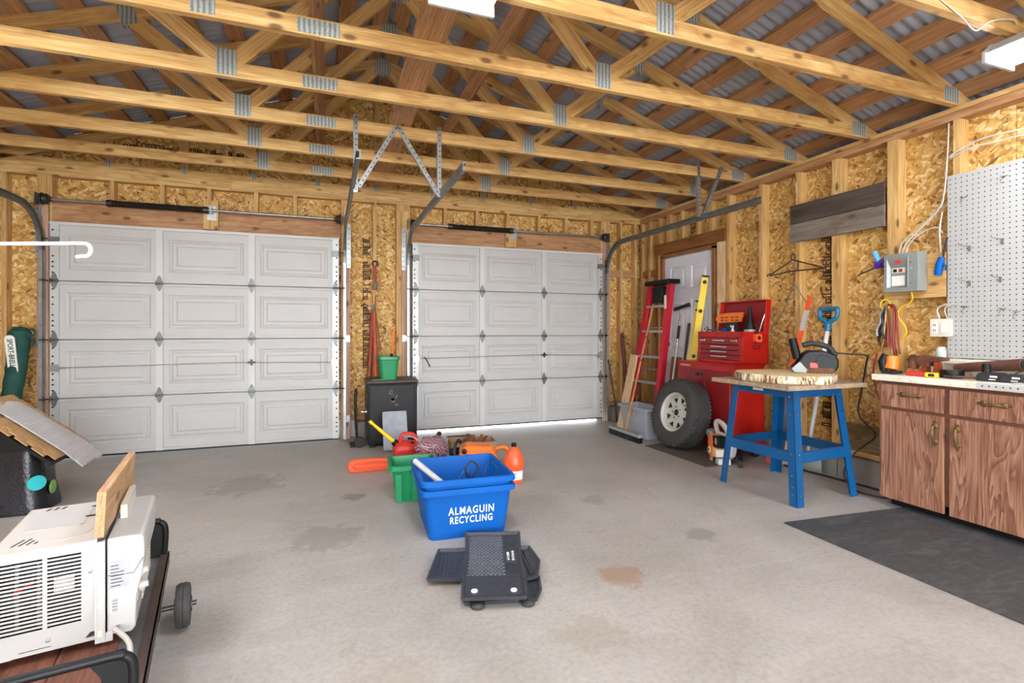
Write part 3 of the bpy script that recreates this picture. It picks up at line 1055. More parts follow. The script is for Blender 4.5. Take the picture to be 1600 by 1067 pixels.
def garage_door(name, x0, x1, zb, stiles, seed):
    d = setting(name)
    W = x1 - x0
    yf = YB - 0.040           # room-side skin of the sections
    hs = (DH - zb) / 4.0
    ends = 0.065
    cols = [x0] + list(stiles) + [x1]
    for k in range(4):
        z0 = zb + k * hs
        z1 = z0 + hs
        sec = MB()
        # skin with real openings for the pressed panels
        px = []
        for i in range(3):
            a = cols[i] + (ends if i == 0 else 0.028) + 0.045
            b = cols[i + 1] - (ends if i == 2 else 0.028) - 0.045
            px.append((a, b))
        za, zb2 = z0 + 0.105, z1 - 0.105
        xs = [x0] + [v for p in px for v in p] + [x1]
        sec.box(x0, x1, yf, yf + 0.012, z0 + 0.003, za)
        sec.box(x0, x1, yf, yf + 0.012, zb2, z1 - 0.003)
        for a, b in ((xs[0], xs[1]), (xs[2], xs[3]), (xs[4], xs[5]), (xs[6], xs[7])):
            sec.box(a, b, yf, yf + 0.012, za, zb2)
        # rails along both edges of the section
        sec.box(x0 + 0.01, x1 - 0.01, yf - 0.0195, yf, z0 + 0.005, z0 + 0.028)
        sec.box(x0 + 0.01, x1 - 0.01, yf - 0.0195, yf, z1 - 0.028, z1 - 0.005)
        so = sec.build('section', 'door_white', d)
        for a, b in px:
            pm = panel_mesh(b - a, zb2 - za).xf(Matrix.Translation((a, yf, za))).build('raised_panel', 'door_white', so)
        for i, x in enumerate(cols):
            w = ends if i in (0, 3) else 0.056
            c = x + w / 2 if i == 0 else (x - w / 2 if i == 3 else x)
            MB().box(c - w / 2, c + w / 2, yf - 0.020, yf + 0.001, z0 + 0.002, z1 - 0.002).build('stile', 'door_stile' if i in (1, 2) else 'galvanized_white', so)
            if i in (0, 3):
                hb = MB()
                e = 0.022 if i == 0 else -0.022
                for f in (0.14, 0.24, 0.32, 0.42, 0.60, 0.72, 0.86):
                    hb.cyl((x + e, yf - 0.0212, z0 + f * hs), (x + e, yf - 0.0195, z0 + f * hs), 0.0085, n=8)
                hb.build('punched_holes', 'dark_hole', so)['kind'] = 'stuff'
            if k < 3:
                link('hinge', HINGE, so, world=Matrix.Translation((c, yf - 0.0205, z1)))
                if i in (0, 3):
                    link('roller', ROLL[-1 if i == 0 else 1], so, world=Matrix.Translation((c, yf - 0.0205, z1)))
        if k == 3:      # top roller brackets
            for i, x in ((0, x0), (3, x1)):
                s = 1 if i == 0 else -1
                MB().box(min(x, x + s * 0.07), max(x, x + s * 0.07), yf - 0.05, yf - 0.021, z1 - 0.20, z1 - 0.14).build('top_bracket', 'galvanized_dull', so)
                link('roller', ROLL[-s], so, world=Matrix.Translation((x + s * 0.03, yf - 0.03, z1 - 0.16)))
    # bottom seal, top edge trim
    MB().box(x0, x1, yf - 0.006, yf + 0.03, zb - 0.014, zb + 0.006).build('bottom_seal', 'black_rubber', d)
    MB().box(x0 - 0.005, x1 + 0.005, yf - 0.022, yf + 0.012, DH - 0.022, DH).build('top_trim', 'door_stile', d)
    # outside faces, widened past the opening to stop a daylight leak
    MB().box(x0 - 0.03, x1 + 0.03, OB + 0.03, OB + 0.04, zb, DH + 0.04).build('outer_skin', 'white_enamel', d)
    # lock bars half way up the second section
    zl = zb + hs * 1.52
    xm = (x0 + x1) / 2
    MB().cyl((x0 - 0.02, yf - 0.026, zl), (xm + 0.25, yf - 0.026, zl + 0.02), 0.0028, n=6).cyl((xm + 0.25, yf - 0.026, zl + 0.02), (x1 + 0.02, yf - 0.026, zl), 0.0028, n=6).build('lock_bar', 'wire_steel', d)
    MB().obox((stiles[1], yf - 0.03, zl + 0.018), (0.07, 0.02, 0.018)).obox((stiles[1], yf - 0.034, zl + 0.018), (0.018, 0.02, 0.06)).build('lock_handle', 'steel_dark', d)
    for x in (x0 + 0.04, x1 - 0.04):
        b = MB().box(x - 0.03, x + 0.03, yf - 0.026, yf - 0.02, zl - 0.035, zl + 0.035)
        b.box(x - 0.04, x + 0.04, yf - 0.035, yf - 0.02, zl - 0.008, zl + 0.008)
        b.build('latch_plate', 'galvanized', d)
    return d

plain('galvanized_white', '#c6c8c6', 0.42, 0.25, 0.05, 8.0)
door_1 = garage_door('door_1', D1[0], D1[1], 0.022, (-1.495, -0.706), 1)
door_2 = garage_door('door_2', D2[0], D2[1], 0.055, (1.715, 2.503), 2)
# black pull rope on the second door
lv = MB().tube([(1.035, YB - 0.068, 0.87), (1.06, YB - 0.075, 0.83), (1.10, YB - 0.07, 0.76)], 0.006, 6).build('lock_lever', 'black_plastic', door_2)

# ------------------------------------------------------------------ tracks
def track(x, side, label, yend=3.24, color='galvanized_dull'):
    """C channel: up the jamb, round the bend, back under the trusses; side = +1 when the door lies at +x"""
    t = thing('door_track', label, 'door track', (x, YB - 0.065, 0))
    prof = [(-0.012 * side, -0.028), (0.014 * side, -0.028), (0.014 * side, -0.020), (-0.005 * side, -0.020),
            (-0.005 * side, 0.020), (0.014 * side, 0.020), (0.014 * side, 0.028), (-0.012 * side, 0.028)]
    rr, zt = 0.36, 2.25
    def sweep(pts):
        rs = []
        for p, tdir in pts:
            tdir = Vector(tdir).normalized()
            nn = Vector((0, -tdir.z, tdir.y))
            rs.append([Vector(p) + Vector((a, 0, 0)) + nn * b for a, b in prof])
        return MB().rings(rs)
    sweep([((0, 0, 0.01), (0, 0, 1)), ((0, 0, zt - rr), (0, 0, 1))]).build('vertical_track', 'galvanized', t)
    bend = []
    for i in range(9):
        a = R(90 * i / 8)
        bend.append(((0, -rr + rr * math.cos(a), zt - rr + rr * math.sin(a)), (0, -math.sin(a), math.cos(a))))
    sweep(bend).build('curved_track', color, t)
    sweep([((0, -rr, zt), (0, -1, 0)), ((0, yend - (YB - 0.065), zt), (0, -1, 0))]).build('horizontal_track', color, t)
    # long flag angle at the bend and jamb brackets
    b = MB()
    b.box(-side * 0.02, -side * 0.062, 0.036, 0.041, 1.84, 2.31)
    b.box(-side * 0.018, -side * 0.022, -0.012, 0.04, 1.86, 2.29)
    b.build('flag_angle', 'galvanized', t)
    hb = MB()
    for i in range(8):
        hb.cyl((-side * 0.045, 0.0345, 1.88 + i * 0.055), (-side * 0.045, 0.037, 1.88 + i * 0.055), 0.006, n=6)
    hb.build('bolt_holes', 'dark_hole', t)['kind'] = 'stuff'
    for z in (0.22, 1.08):
        MB().box(-side * 0.016, -side * 0.055, 0.034, 0.040, z - 0.035, z + 0.035).box(-side * 0.014, -side * 0.019, -0.01, 0.04, z - 0.03, z + 0.03).build('jamb_bracket', 'galvanized', t)
    return t
TX = (-2.385, 0.185, 0.852, 3.378)
track(TX[0], 1, 'galvanized steel track with bent top on the wide pier by the umbrella bag')
track(TX[1], -1, 'galvanized track of the door with the umbrella bag, on the pier between doors')
track(TX[2], 1, 'galvanized track of the door behind the red jug, on the pier between doors')
track(TX[3], -1, 'galvanized track curving away over the red stepladder')

# ------------------------------------------------------------------ spring shafts
def spring_shaft(x0, x1, s0, s1, z, label):
    y = YB - 0.075
    t = thing('torsion_spring_shaft', label, 'spring shaft', ((x0 + x1) / 2, y, z))
    MB().cyl((x0, y, z), (x1, y, z), 0.0125, n=12).build('shaft', 'galvanized', t, smooth=40, world=True)
    pts, n = [], int((s1 - s0) / 0.0115)
    b = MB().cyl((s0, y, z), (s1, y, z), 0.026, n=16)
    for i in range(n):
        xx = s0 + (i + 0.5) * (s1 - s0) / n
        b.lathe([(0.026, -0.004), (0.0305, 0.0), (0.026, 0.004)], (xx, y, z), (1, 0, 0), 14, caps=(False, False))
    b.build('spring', 'spring_steel', t, smooth=60, world=True)
    for xx in (s0 - 0.02, s1 + 0.005):
        MB().cyl((xx - 0.02, y, z), (xx + 0.02, y, z), 0.034, n=14).build('cone', 'steel_dark', t, smooth=40, world=True)
    MB().box(s1 + 0.045, s1 + 0.055, y - 0.02, YB - 0.036, z - 0.03, z + 0.03).box(s1 + 0.01, s1 + 0.09, YB - 0.044, YB - 0.038, z - 0.09, z + 0.05).build('center_bracket', 'galvanized', t, world=True)
    for xx, s in ((x0, 1), (x1, -1)):
        pr = [(0.03, 0.0), (0.055, 0.004), (0.055, 0.012), (0.045, 0.016), (0.048, 0.024), (0.045, 0.032), (0.048, 0.04), (0.042, 0.05), (0.022, 0.055), (0.022, 0.075)]
        MB().lathe([(r, s * h) for r, h in pr], (xx, y, z), (1, 0, 0), 20).build('cable_drum', 'steel_dark', t, smooth=40, world=True)
        MB().box(xx - s * 0.035, xx - s * 0.028, y - 0.04, YB - 0.024, z - 0.06, z + 0.05).build('end_bracket', 'galvanized_dull', t, world=True)
    return t
spring_shaft(-2.385, 0.15, -1.86, -1.11, 2.345, 'torsion spring shaft above the garage door beside the umbrella bag')
spring_shaft(0.885, 3.36, 1.35, 2.06, 2.355, 'torsion spring shaft above the garage door nearer the red ladder')

# ------------------------------------------------------------------ perforated hangers under the trusses
def angle_iron(name, p0, p1, parent, up=(0, -1, 0)):
    p0, p1 = Vector(p0), Vector(p1)
    rot = frame(p1 - p0, up)
    L = (p1 - p0).length
    c = (p0 + p1) / 2
    b = MB()
    b.obox(c, (L, 0.032, 0.003), rot)
    b.obox(c + rot @ Vector((0, 0.0145, -0.015)), (L, 0.003, 0.03), rot)
    o = b.build(name, 'galvanized', parent, world=True)
    h = MB()
    n = int(L / 0.04)
    for i in range(n):
        q = c + rot @ Vector((-L / 2 + (i + 0.5) * L / n, -0.003, 0))
        zz = rot @ Vector((0, 0, 1))
        h.cyl(q + zz * 0.0012, q + zz * 0.0024, 0.0055, n=6)
    h.build('slot_holes', 'dark_hole', o, world=True)['kind'] = 'stuff'
    return o
yh = 3.97 - 0.024
t = thing('track_hanger', 'perforated steel hanger with two diagonals between the inner door tracks', 'track hanger', (0.5, yh, 2.25))
angle_iron('upright', (0.205, yh, 2.20), (0.205, yh, 2.78), t)
angle_iron('upright', (0.835, yh, 2.22), (0.835, yh, 2.77), t)
angle_iron('diagonal', (0.225, yh - 0.005, 2.24), (0.505, yh - 0.005, 2.73), t)
angle_iron('diagonal', (0.825, yh - 0.005, 2.24), (0.515, yh - 0.005, 2.73), t)
t = thing('track_hanger', 'perforated steel hanger holding the track over the red stepladder', 'track hanger', (3.38, yh, 2.27))
angle_iron('upright', (3.36, yh, 2.26), (3.345, yh, 2.78), t)
angle_iron('diagonal', (3.40, yh - 0.01, 2.27), (3.62, yh - 0.01, 2.76), t)
t = thing('track_hanger', 'perforated steel hanger holding the track over the cedar roofed box', 'track hanger', (-2.39, yh, 2.27))
angle_iron('upright', (-2.40, yh, 2.26), (-2.40, yh, 2.76), t)

# ------------------------------------------------------------------ entry door in the right wall
d3 = setting('door_3')
dx = XR + 0.025
y0, y1, zt = 4.42, 5.27, 2.05
sl = MB()
# slab with openings for six moulded panels
cols = [(y0 + 0.10, y0 + 0.375), (y0 + 0.475, y0 + 0.75)]
rows = [(0.20, 0.78), (0.92, 1.54), (1.66, 1.93)]
ycuts = [y0, cols[0][0], cols[0][1], cols[1][0], cols[1][1], y1]
zcuts = [0.02] + [v for r in rows for v in r] + [zt]
for i in range(0, len(zcuts) - 1):
    za, zb_ = zcuts[i], zcuts[i + 1]
    if i % 2 == 0:
        sl.box(dx, dx + 0.04, y0, y1, za, zb_)
    else:
        for a, b in ((0, 1), (2, 3), (4, 5)):
            sl.box(dx, dx + 0.04, ycuts[a], ycuts[b], za, zb_)
sl.build('door_slab', 'entry_white', d3)
for a, b in cols:
    for r0, r1 in rows:
        def ring(d, x):
            return [Vector((dx + x, a + d, r0 + d)), Vector((dx + x, b - d, r0 + d)), Vector((dx + x, b - d, r1 - d)), Vector((dx + x, a + d, r1 - d))]
        MB().rings([ring(0, 0.0), ring(0.018, 0.012), ring(0.03, 0.012), ring(0.05, 0.002)], caps=(False, True)).build('moulded_panel', 'entry_white', d3)
for a, b, c, d in ((y0 - 0.045, y0, 0.0, zt + 0.035), (y1, y1 + 0.045, 0.0, zt + 0.035), (y0 - 0.045, y1 + 0.045, zt + 0.005, zt + 0.05)):
    MB().box(XR - 0.012, XR + 0.09, a, b, c, d).build('casing', 'exit_brown', d3)
MB().box(XR + 0.0, XR + 0.09, y0 - 0.05, y1 + 0.05, 0.0, 0.02).build('sill', 'aluminium', d3)
for z in (0.3, 1.05, 1.78):
    MB().cyl((dx - 0.008, y0 + 0.004, z - 0.05), (dx - 0.008, y0 + 0.004, z + 0.05), 0.008, n=8).build('hinge', 'brass', d3)
MB().lathe([(0.028, 0.0), (0.012, 0.01), (0.012, 0.04), (0.027, 0.05), (0.027, 0.07), (0.01, 0.078)], (dx, y1 - 0.07, 1.0), (-1, 0, 0), 16).build('door_knob', 'brass', d3, smooth=50)
# ------------------------------------------------------------------ base cabinet and counter
CXF = 3.52
cab = thing('base_cabinet', 'wood grain base cabinet with two drawers and doors under the marbled counter', 'cabinet', (CXF, 1.9, 0))
CY0, CY1 = 1.02, 2.375
b = MB()
b.box(CXF + 0.02, 3.80, CY0, CY1, 0.10, 0.835)
b.build('body', 'oak_frame', cab, world=True, bevel=0.002)
MB().box(CXF + 0.075, 3.80, CY0, CY1 - 0.03, 0.0, 0.10).build('toe_kick', 'black_paint', cab, world=True)
MB().box(CXF + 0.02, 3.80, CY1, CY1 + 0.012, 0.06, 0.835).build('side_panel', 'oak_laminate', cab, world=True)
cols = [(1.995, 2.365), (1.525, 1.965), (1.04, 1.495)]
def pull(c, axis, parent):
    """antique brass pull with two rosettes"""
    c = Vector(c)
    u = Vector(axis)
    b = MB()
    for s in (-1, 1):
        b.lathe([(0.019, 0.0), (0.017, 0.005), (0.008, 0.008), (0.007, 0.022)], c + u * (0.048 * s), (-1, 0, 0), 12)
        b.obox(c + u * (0.068 * s) + Vector((-0.002, 0, 0)), (0.004, 0.012 + abs(u.y) * 0.012, 0.012 + abs(u.z) * 0.012))
    b.tube([c + u * t + Vector((-d, 0, 0)) for t, d in ((-0.048, 0.018), (-0.03, 0.026), (0, 0.029), (0.03, 0.026), (0.048, 0.018))], [0.006, 0.006, 0.008, 0.006, 0.006], 8)
    return b.build('pull', 'brass', parent, smooth=40, world=True)
for i, (a, c) in enumerate(cols):
    dr = MB().box(CXF, CXF + 0.02, a, c, 0.665, 0.815).build('drawer_front', 'oak_laminate', cab, world=True, bevel=0.004)
    pull((CXF, (a + c) / 2, 0.755), (0, 1, 0), dr)
    dd = MB().box(CXF, CXF + 0.02, a, c, 0.055, 0.645).build('cabinet_door', 'oak_laminate', cab, world=True, bevel=0.004)
    hy = a + 0.045 if i == 0 else (c - 0.045 if i == 1 else a + 0.045)
    pull((CXF, hy, 0.535), (0, 0, 1), dd)
ct = MB().box(3.48, 3.80, 1.0, 2.40, 0.838, 0.878).build('countertop', 'laminate_marble', None, bevel=0.004)
tag(ct, 'cream marbled laminate countertop over the wood grain cabinet', 'countertop')
eb = MB()
eb.box(3.473, 3.479, 1.0, 1.80, 0.842, 0.876)
hs = MB()
ob = thing('pegboard_strip', 'white perforated strip along the front edge of the counter', 'pegboard strip', (3.476, 1.4, 0.842))
eb.build('strip', 'white_plastic', ob, world=True)
for i in range(25):
    hs.cyl((3.4722, 1.02 + i * 0.0315, 0.86), (3.4732, 1.02 + i * 0.0315, 0.86), 0.0045, n=6)
hs.build('strip_holes', 'dark_hole', ob, world=True)['kind'] = 'stuff'
# raised ledge at the back
lg = MB().box(3.802, 3.915, 1.0, 2.24, 0.46, 0.955).box(3.79, 3.925, 1.0, 2.25, 0.955, 0.985).build('back_ledge', 'cream_plastic', None, bevel=0.004)
tag(lg, 'cream painted ledge behind the counter below the pegboard', 'ledge')

# rubber mat in front
mt = MB().prism([(2.61, -0.6), (3.585, -0.6), (3.585, 2.25), (3.35, 2.27), (2.61, 2.325)], (0, 0, 0.001), (1, 0, 0), (0, 1, 0), (0, 0, 0.008)).build('floor_mat', 'rubber_floor_mat', None)
tag(mt, 'large black rubber mat on the floor before the cabinet', 'floor mat')

# ------------------------------------------------------------------ pegboard
pb = thing('pegboard', 'white pegboard panel fixed to the studs over the counter', 'pegboard', (3.925, 1.6, 1.0))
MB().box(3.918, 3.928, 0.98, 2.195, 0.99, 2.205).build('board', 'peg_white', pb, world=True)
hb = MB()
def disc(b, y, z, r=0.0042, n=6):
    x = 3.9175
    vs = [(x, y + r * math.cos(2 * math.pi * i / n), z + r * math.sin(2 * math.pi * i / n)) for i in range(n)]
    b.add(vs, [tuple(range(n))])
ny, nz = 38, 38
for i in range(ny):
    for j in range(nz):
        disc(hb, 1.0 + 0.014 + i * 0.0315, 1.012 + j * 0.0315)
hb.build('peg_holes', 'dark_hole', pb, world=True)['kind'] = 'stuff'
def peg_hook(y, z, L, kind):
    b = MB()
    x = 3.917
    if kind == 'long':
        b.tube([(x, y, z), (x - L, y + 0.0, z + 0.004), (x - L - 0.008, y, z + 0.018)], 0.0022, 6)
        b.tube([(x, y, z - 0.03), (x - 0.006, y, z - 0.026), (x - 0.008, y, z), ], 0.0022, 6)
        b.obox((x - 0.003, y, z - 0.012), (0.004, 0.012, 0.035))
    else:
        b.tube([(x, y, z), (x - 0.02, y, z - 0.004), (x - 0.035, y + 0.003, z - 0.03), (x - 0.03, y + 0.004, z - 0.042), (x - 0.018, y + 0.003, z - 0.04)], 0.0022, 6)
        b.tube([(x - 0.002, y + 0.02, z + 0.006), (x - 0.004, y, z), (x - 0.002, y - 0.018, z + 0.003)], 0.0022, 6)
    o = b.build('peg_hook', 'wire_steel', None, smooth=40)
    return o
for y, z, L in ((2.07, 1.715, 0.11), (1.90, 1.735, 0.11), (2.07, 1.49, 0.11), (1.91, 1.50, 0.08)):
    tag(peg_hook(y, z, L, 'long'), 'long straight wire hook stuck out of the white pegboard', 'hook', 'long pegboard hooks')
for y, z in ((2.10, 2.04), (2.09, 1.325), (1.90, 1.305), (1.83, 1.285), (1.89, 2.12)):
    tag(peg_hook(y, z, 0.04, 'short'), 'small curled wire hook in the white pegboard', 'hook', 'short pegboard hooks')

# ------------------------------------------------------------------ breaker panel, outlet, cables
pbk = stick('backer_board', (XR - 0.008, 2.205, 1.55), (XR - 0.008, 2.60, 1.55), 0.014, 0.30, 'lumber', None)
tag(pbk, 'plywood backer board behind the grey breaker panel', 'backer board')
bp = thing('breaker_panel', 'grey metal breaker panel on a plywood backer', 'breaker panel', (3.913, 2.42, 1.44))
def sq(x, y0, y1, z0, z1):
    return [Vector((x, y0, z0)), Vector((x, y1, z0)), Vector((x, y1, z1)), Vector((x, y0, z1))]
ya, yb, za, zb_ = 2.315, 2.535, 1.445, 1.715
xo = 3.913 - 0.085
MB().box(xo, 3.913, ya - 0.0, yb, za, zb_).build('box', 'grey_enamel', bp, world=True, bevel=0.003)
# cover with a dished opening
cv = MB()
y0_, y1_, z0_, z1_ = ya + 0.055, yb - 0.012, za + 0.025, zb_ - 0.02
cv.box(xo - 0.02, xo, ya, y0_, za, zb_).box(xo - 0.02, xo, y1_, yb, za, zb_).box(xo - 0.02, xo, y0_, y1_, za, z0_).box(xo - 0.02, xo, y0_, y1_, z1_, zb_)
cv.rings([sq(xo - 0.02, y0_, y1_, z0_, z1_), sq(xo - 0.022, y0_ + 0.006, y1_ - 0.006, z0_ + 0.006, z1_ - 0.006), sq(xo - 0.002, y0_ + 0.028, y1_ - 0.022, z0_ + 0.012, z1_ - 0.075)], caps=(False, True))
cv.build('cover', 'grey_enamel', bp, world=True)
xi = xo - 0.0035
MB().box(xi, xi + 0.002, y0_ + 0.034, y1_ - 0.03, z0_ + 0.11, z0_ + 0.145).build('breaker_strip', 'label_white', bp, world=True)
MB().box(xi - 0.008, xi + 0.001, y1_ - 0.065, y1_ - 0.045, z0_ + 0.116, z0_ + 0.138).build('breaker_switch', 'ink_black', bp, world=True)
MB().box(xi - 0.008, xi + 0.001, y0_ + 0.05, y0_ + 0.07, z0_ + 0.116, z0_ + 0.138).build('breaker_switch', 'rust_red', bp, world=True)
MB().box(xi, xi + 0.002, y0_ + 0.036, y1_ - 0.03, z0_ + 0.02, z0_ + 0.09).build('paper_label', 'label_white', bp, world=True)
MB().box(xo - 0.024, xo - 0.0225, y1_ - 0.10, y1_ - 0.065, z1_ - 0.05, z1_ - 0.028).build('warning_sticker', 'red_plastic', bp, world=True)
for z in (za + 0.06, zb_ - 0.07):
    MB().cyl((xo - 0.02, ya + 0.04, z), (xo - 0.024, ya + 0.04, z), 0.005, n=8).build('screw', 'chrome', bp, world=True)

def cable(name, pts, r, mat, label, cat='cable', n=7, k=7):
    o = MB().tube(smooth_path(pts, k), r, n).build(name, mat, None, smooth=60)
    return tag(o, label, cat)
cable('electric_cable', [(3.89, 2.485, 1.716), (3.90, 2.47, 1.80), (3.915, 2.40, 1.87), (3.915, 2.30, 1.95), (3.918, 2.225, 2.06), (3.918, 2.20, 2.28), (3.922, 2.19, 2.56)], 0.0045, 'cord_white', 'outermost white cable curving up out of the breaker panel')
cable('electric_cable', [(3.89, 2.465, 1.716), (3.90, 2.445, 1.79), (3.905, 2.38, 1.86), (3.905, 2.28, 1.95), (3.905, 2.225, 2.02), (3.908, 2.212, 2.08)], 0.005, 'cord_white', 'middle white cable curving up out of the breaker panel')
cable('electric_cable', [(3.89, 2.44, 1.716), (3.90, 2.42, 1.79), (3.91, 2.35, 1.855), (3.91, 2.26, 1.875), (3.91, 2.22, 1.83)], 0.005, 'cord_white', 'short white cable looping over from the breaker panel to the pegboard')
cable('electric_cable', [(3.9, 2.225, 1.70), (3.905, 2.235, 1.85), (3.905, 2.22, 1.97)], 0.005, 'cord_white', 'white cable hanging down behind the blue clamp')
cable('electric_cable', [(3.915, 2.18, 2.335), (3.912, 2.08, 2.375), (3.912, 1.95, 2.39), (3.912, 1.62, 2.36)], 0.005, 'cord_white', 'upper white cable strung loosely above the pegboard')
cable('electric_cable', [(3.915, 2.18, 2.325), (3.91, 2.05, 2.35), (3.91, 1.9, 2.345), (3.91, 1.62, 2.335)], 0.005, 'cord_white', 'lower white cable strung loosely above the pegboard')
cable('electric_cable', [(3.89, 2.405, 1.444), (3.905, 2.405, 1.40), (3.91, 2.43, 1.365), (3.905, 2.49, 1.33), (3.905, 2.50, 1.27), (3.905, 2.455, 1.20), (3.905, 2.45, 1.14), (3.908, 2.51, 1.095)], 0.007, 'cord_yellow', 'yellow cable coming out below the breaker panel')
cable('electric_cable', [(3.3, 1.58, 2.65), (3.2, 1.50, 2.70), (3.0, 1.50, 2.66), (2.9, 1.51, 2.60), (2.78, 1.505, 2.64), (2.6, 1.508, 2.70)], 0.0035, 'cord_white', 'white lamp cable drooping along the truss chord')
ol = thing('wall_outlet', 'cream double box with outlet and switch beside the pegboard', 'outlet', (3.9, 2.22, 1.13))
MB().box(3.885, 3.93, 2.165, 2.275, 1.135, 1.245).build('box', 'cream_plastic', ol, world=True, bevel=0.002)
MB().box(3.880, 3.885, 2.160, 2.280, 1.130, 1.250).build('cover_plate', 'cream_plastic', ol, world=True, bevel=0.002)
MB().box(3.877, 3.8805, 2.235, 2.265, 1.155, 1.225).build('receptacle', 'label_white', ol, world=True)
MB().box(3.8762, 3.8772, 2.243, 2.247, 1.20, 1.215).box(3.8762, 3.8772, 2.253, 2.257, 1.20, 1.215).box(3.8762, 3.8772, 2.243, 2.247, 1.165, 1.18).box(3.8762, 3.8772, 2.253, 2.257, 1.165, 1.18).build('slots', 'dark_hole', ol, world=True)['kind'] = 'stuff'
MB().box(3.874, 3.8805, 2.180, 2.212, 1.158, 1.222).build('rocker_switch', 'label_white', ol, world=True)
for i, (y, l) in enumerate(((2.235, 'white cable looping into the outlet box, thicker one'), (2.19, 'thin white cable looping into the outlet box by the pegboard'))):
    cable('electric_cable', [(3.905, y, 1.25), (3.905, y + 0.015, 1.30), (3.905, y + 0.005, 1.33), (3.908, y - 0.03, 1.345), (3.912, y - 0.055, 1.34)], 0.0055 if i == 0 else 0.0035, 'cord_white', l)

# grey planks fixed on the studs
for z, mname, lab in ((2.20, 'plank_dark', 'dark brown weathered plank, upper of two across the studs'), (2.033, 'plank_grey', 'grey weathered plank, lower of two across the studs')):
    tag(stick('plank', (XR - 0.011, 2.605, z), (XR - 0.011, 3.42, z), 0.02, 0.163, mname, None), lab, 'plank')

# gambrel hanger and wire hanger
t = thing('iron_hanger', 'black iron gambrel hanger hooked on a stud', 'hanger', (3.90, 3.37, 1.68))
b = MB()
b.tube([(3.905, 3.66, 1.675), (3.905, 3.665, 1.69), (3.905, 3.645, 1.70), (3.905, 3.638, 1.68), (3.905, 3.40, 1.70), (3.905, 3.08, 1.69), (3.905, 3.068, 1.72), (3.905, 3.064, 1.745)], 0.006, 8)
b.tube([(3.905, 3.64, 1.685), (3.905, 3.39, 1.80), (3.905, 3.09, 1.695)], 0.006, 8)
b.tube([(3.905, 3.33, 1.775), (3.905, 3.345, 1.70)], 0.005, 8)
b.build('bar', 'steel_dark', t, smooth=40, world=True)
MB().tube(arc((3.905, 3.385, 1.825), (0, 1, 0), (0, 0, 1), 0.024, -60, 240, 12), 0.005, 8).build('ring', 'steel_dark', t, smooth=40, world=True)
t = MB().tube(smooth_path([(3.905, 3.62, 1.19), (3.905, 3.50, 1.33), (3.905, 3.39, 1.55), (3.905, 3.372, 1.60), (3.905, 3.35, 1.55), (3.905, 3.24, 1.40), (3.905, 3.10, 1.23)], 4), 0.004, 6).build('wire_hanger', 'wire_steel', None, smooth=40)
tag(t, 'large bent steel wire hanging on the stud above the shovel', 'wire')

# spring clamps by the panel
t = thing('bar_clamp', 'purple trigger clamp with light blue grip beside the breaker panel', 'clamp', (3.89, 2.62, 1.6))
MB().cyl((3.895, 2.79, 1.60), (3.885, 2.62, 1.655), 0.005, n=8).cyl((3.885, 2.60, 1.66), (3.895, 2.55, 1.57), 0.006, n=8).build('bar', 'cord_black', t, world=True)
MB().tube([(3.885, 2.645, 1.645), (3.88, 2.60, 1.685), (3.885, 2.555, 1.715)], [0.02, 0.018, 0.012], 8).obox((3.885, 2.63, 1.66), (0.02, 0.05, 0.05)).build('jaw', 'purple_plastic', t, smooth=40, world=True)
MB().tube([(3.885, 2.618, 1.68), (3.885, 2.645, 1.73), (3.885, 2.655, 1.765)], [0.016, 0.019, 0.015], 10).build('grip', 'sky_blue', t, smooth=50, world=True)
t = thing('bar_clamp', 'blue trigger clamp hanging between panel and pegboard', 'clamp', (3.89, 2.215, 1.55))
MB().tube([(3.895, 2.24, 1.55), (3.885, 2.225, 1.61), (3.885, 2.21, 1.665)], [0.022, 0.024, 0.018], 10).build('grip', 'blue_plastic', t, smooth=50, world=True)
MB().cyl((3.885, 2.205, 1.66), (3.87, 2.17, 1.79), 0.006, n=8).build('bar', 'cord_black', t, world=True)
MB().tube([(3.885, 2.205, 1.62), (3.875, 2.18, 1.60), (3.885, 2.19, 1.575)], 0.007, 6).build('trigger', 'blue_metal', t, smooth=50, world=True)

# hanging straps and cords
t = thing('strap_bundle', 'bundle of red straps, cords and clips hanging beneath the clamps', 'straps', (3.88, 2.56, 1.1))
MB().tube(arc((3.895, 2.585, 1.365), (0, 1, 0), (0, 0, 1), 0.035, 0, 350, 14), 0.006, 6).build('ring', 'yellow_plastic', t, smooth=50, world=True)
rr = random.Random(5)
for i, (dy, L, mk) in enumerate(((0.03, 0.26, 'cord_black'), (0.02, 0.2, 'steel_dark'), (0.0, 0.24, 'cord_black'), (-0.015, 0.30, 'cord_red'), (0.012, 0.33, 'brass'), (0.04, 0.22, 'grey_plastic'))):
    p = [(3.89, 2.575, 1.35)]
    for k in range(1, 5):
        p.append((3.885 - 0.012 * (i % 3), 2.575 + dy * k / 3 + rr.uniform(-0.012, 0.012), 1.35 - L * k / 4))
    MB().tube(smooth_path(p, 4), 0.010 - 0.001 * (i % 3), 6).build('strap', mk, t, smooth=60, world=True)
MB().tube(smooth_path([(3.89, 2.60, 1.22), (3.885, 2.63, 1.15), (3.885, 2.615, 1.07), (3.885, 2.57, 1.055), (3.885, 2.545, 1.09), (3.885, 2.57, 1.16)], 4), 0.006, 6).build('strap', 'cord_red', t, smooth=60, world=True)
MB().tube(smooth_path([(3.895, 2.56, 1.36), (3.89, 2.52, 1.34), (3.885, 2.515, 1.2), (3.885, 2.52, 1.1), (3.885, 2.51, 0.99)], 5), 0.009, 6).build('strap', 'cord_red', t, smooth=60, world=True)
MB().tube(smooth_path([(3.895, 2.545, 1.35), (3.885, 2.50, 1.30), (3.885, 2.49, 1.15), (3.885, 2.475, 1.0)], 5), 0.006, 6).build('strap', 'red_paint_dark', t, smooth=60, world=True)
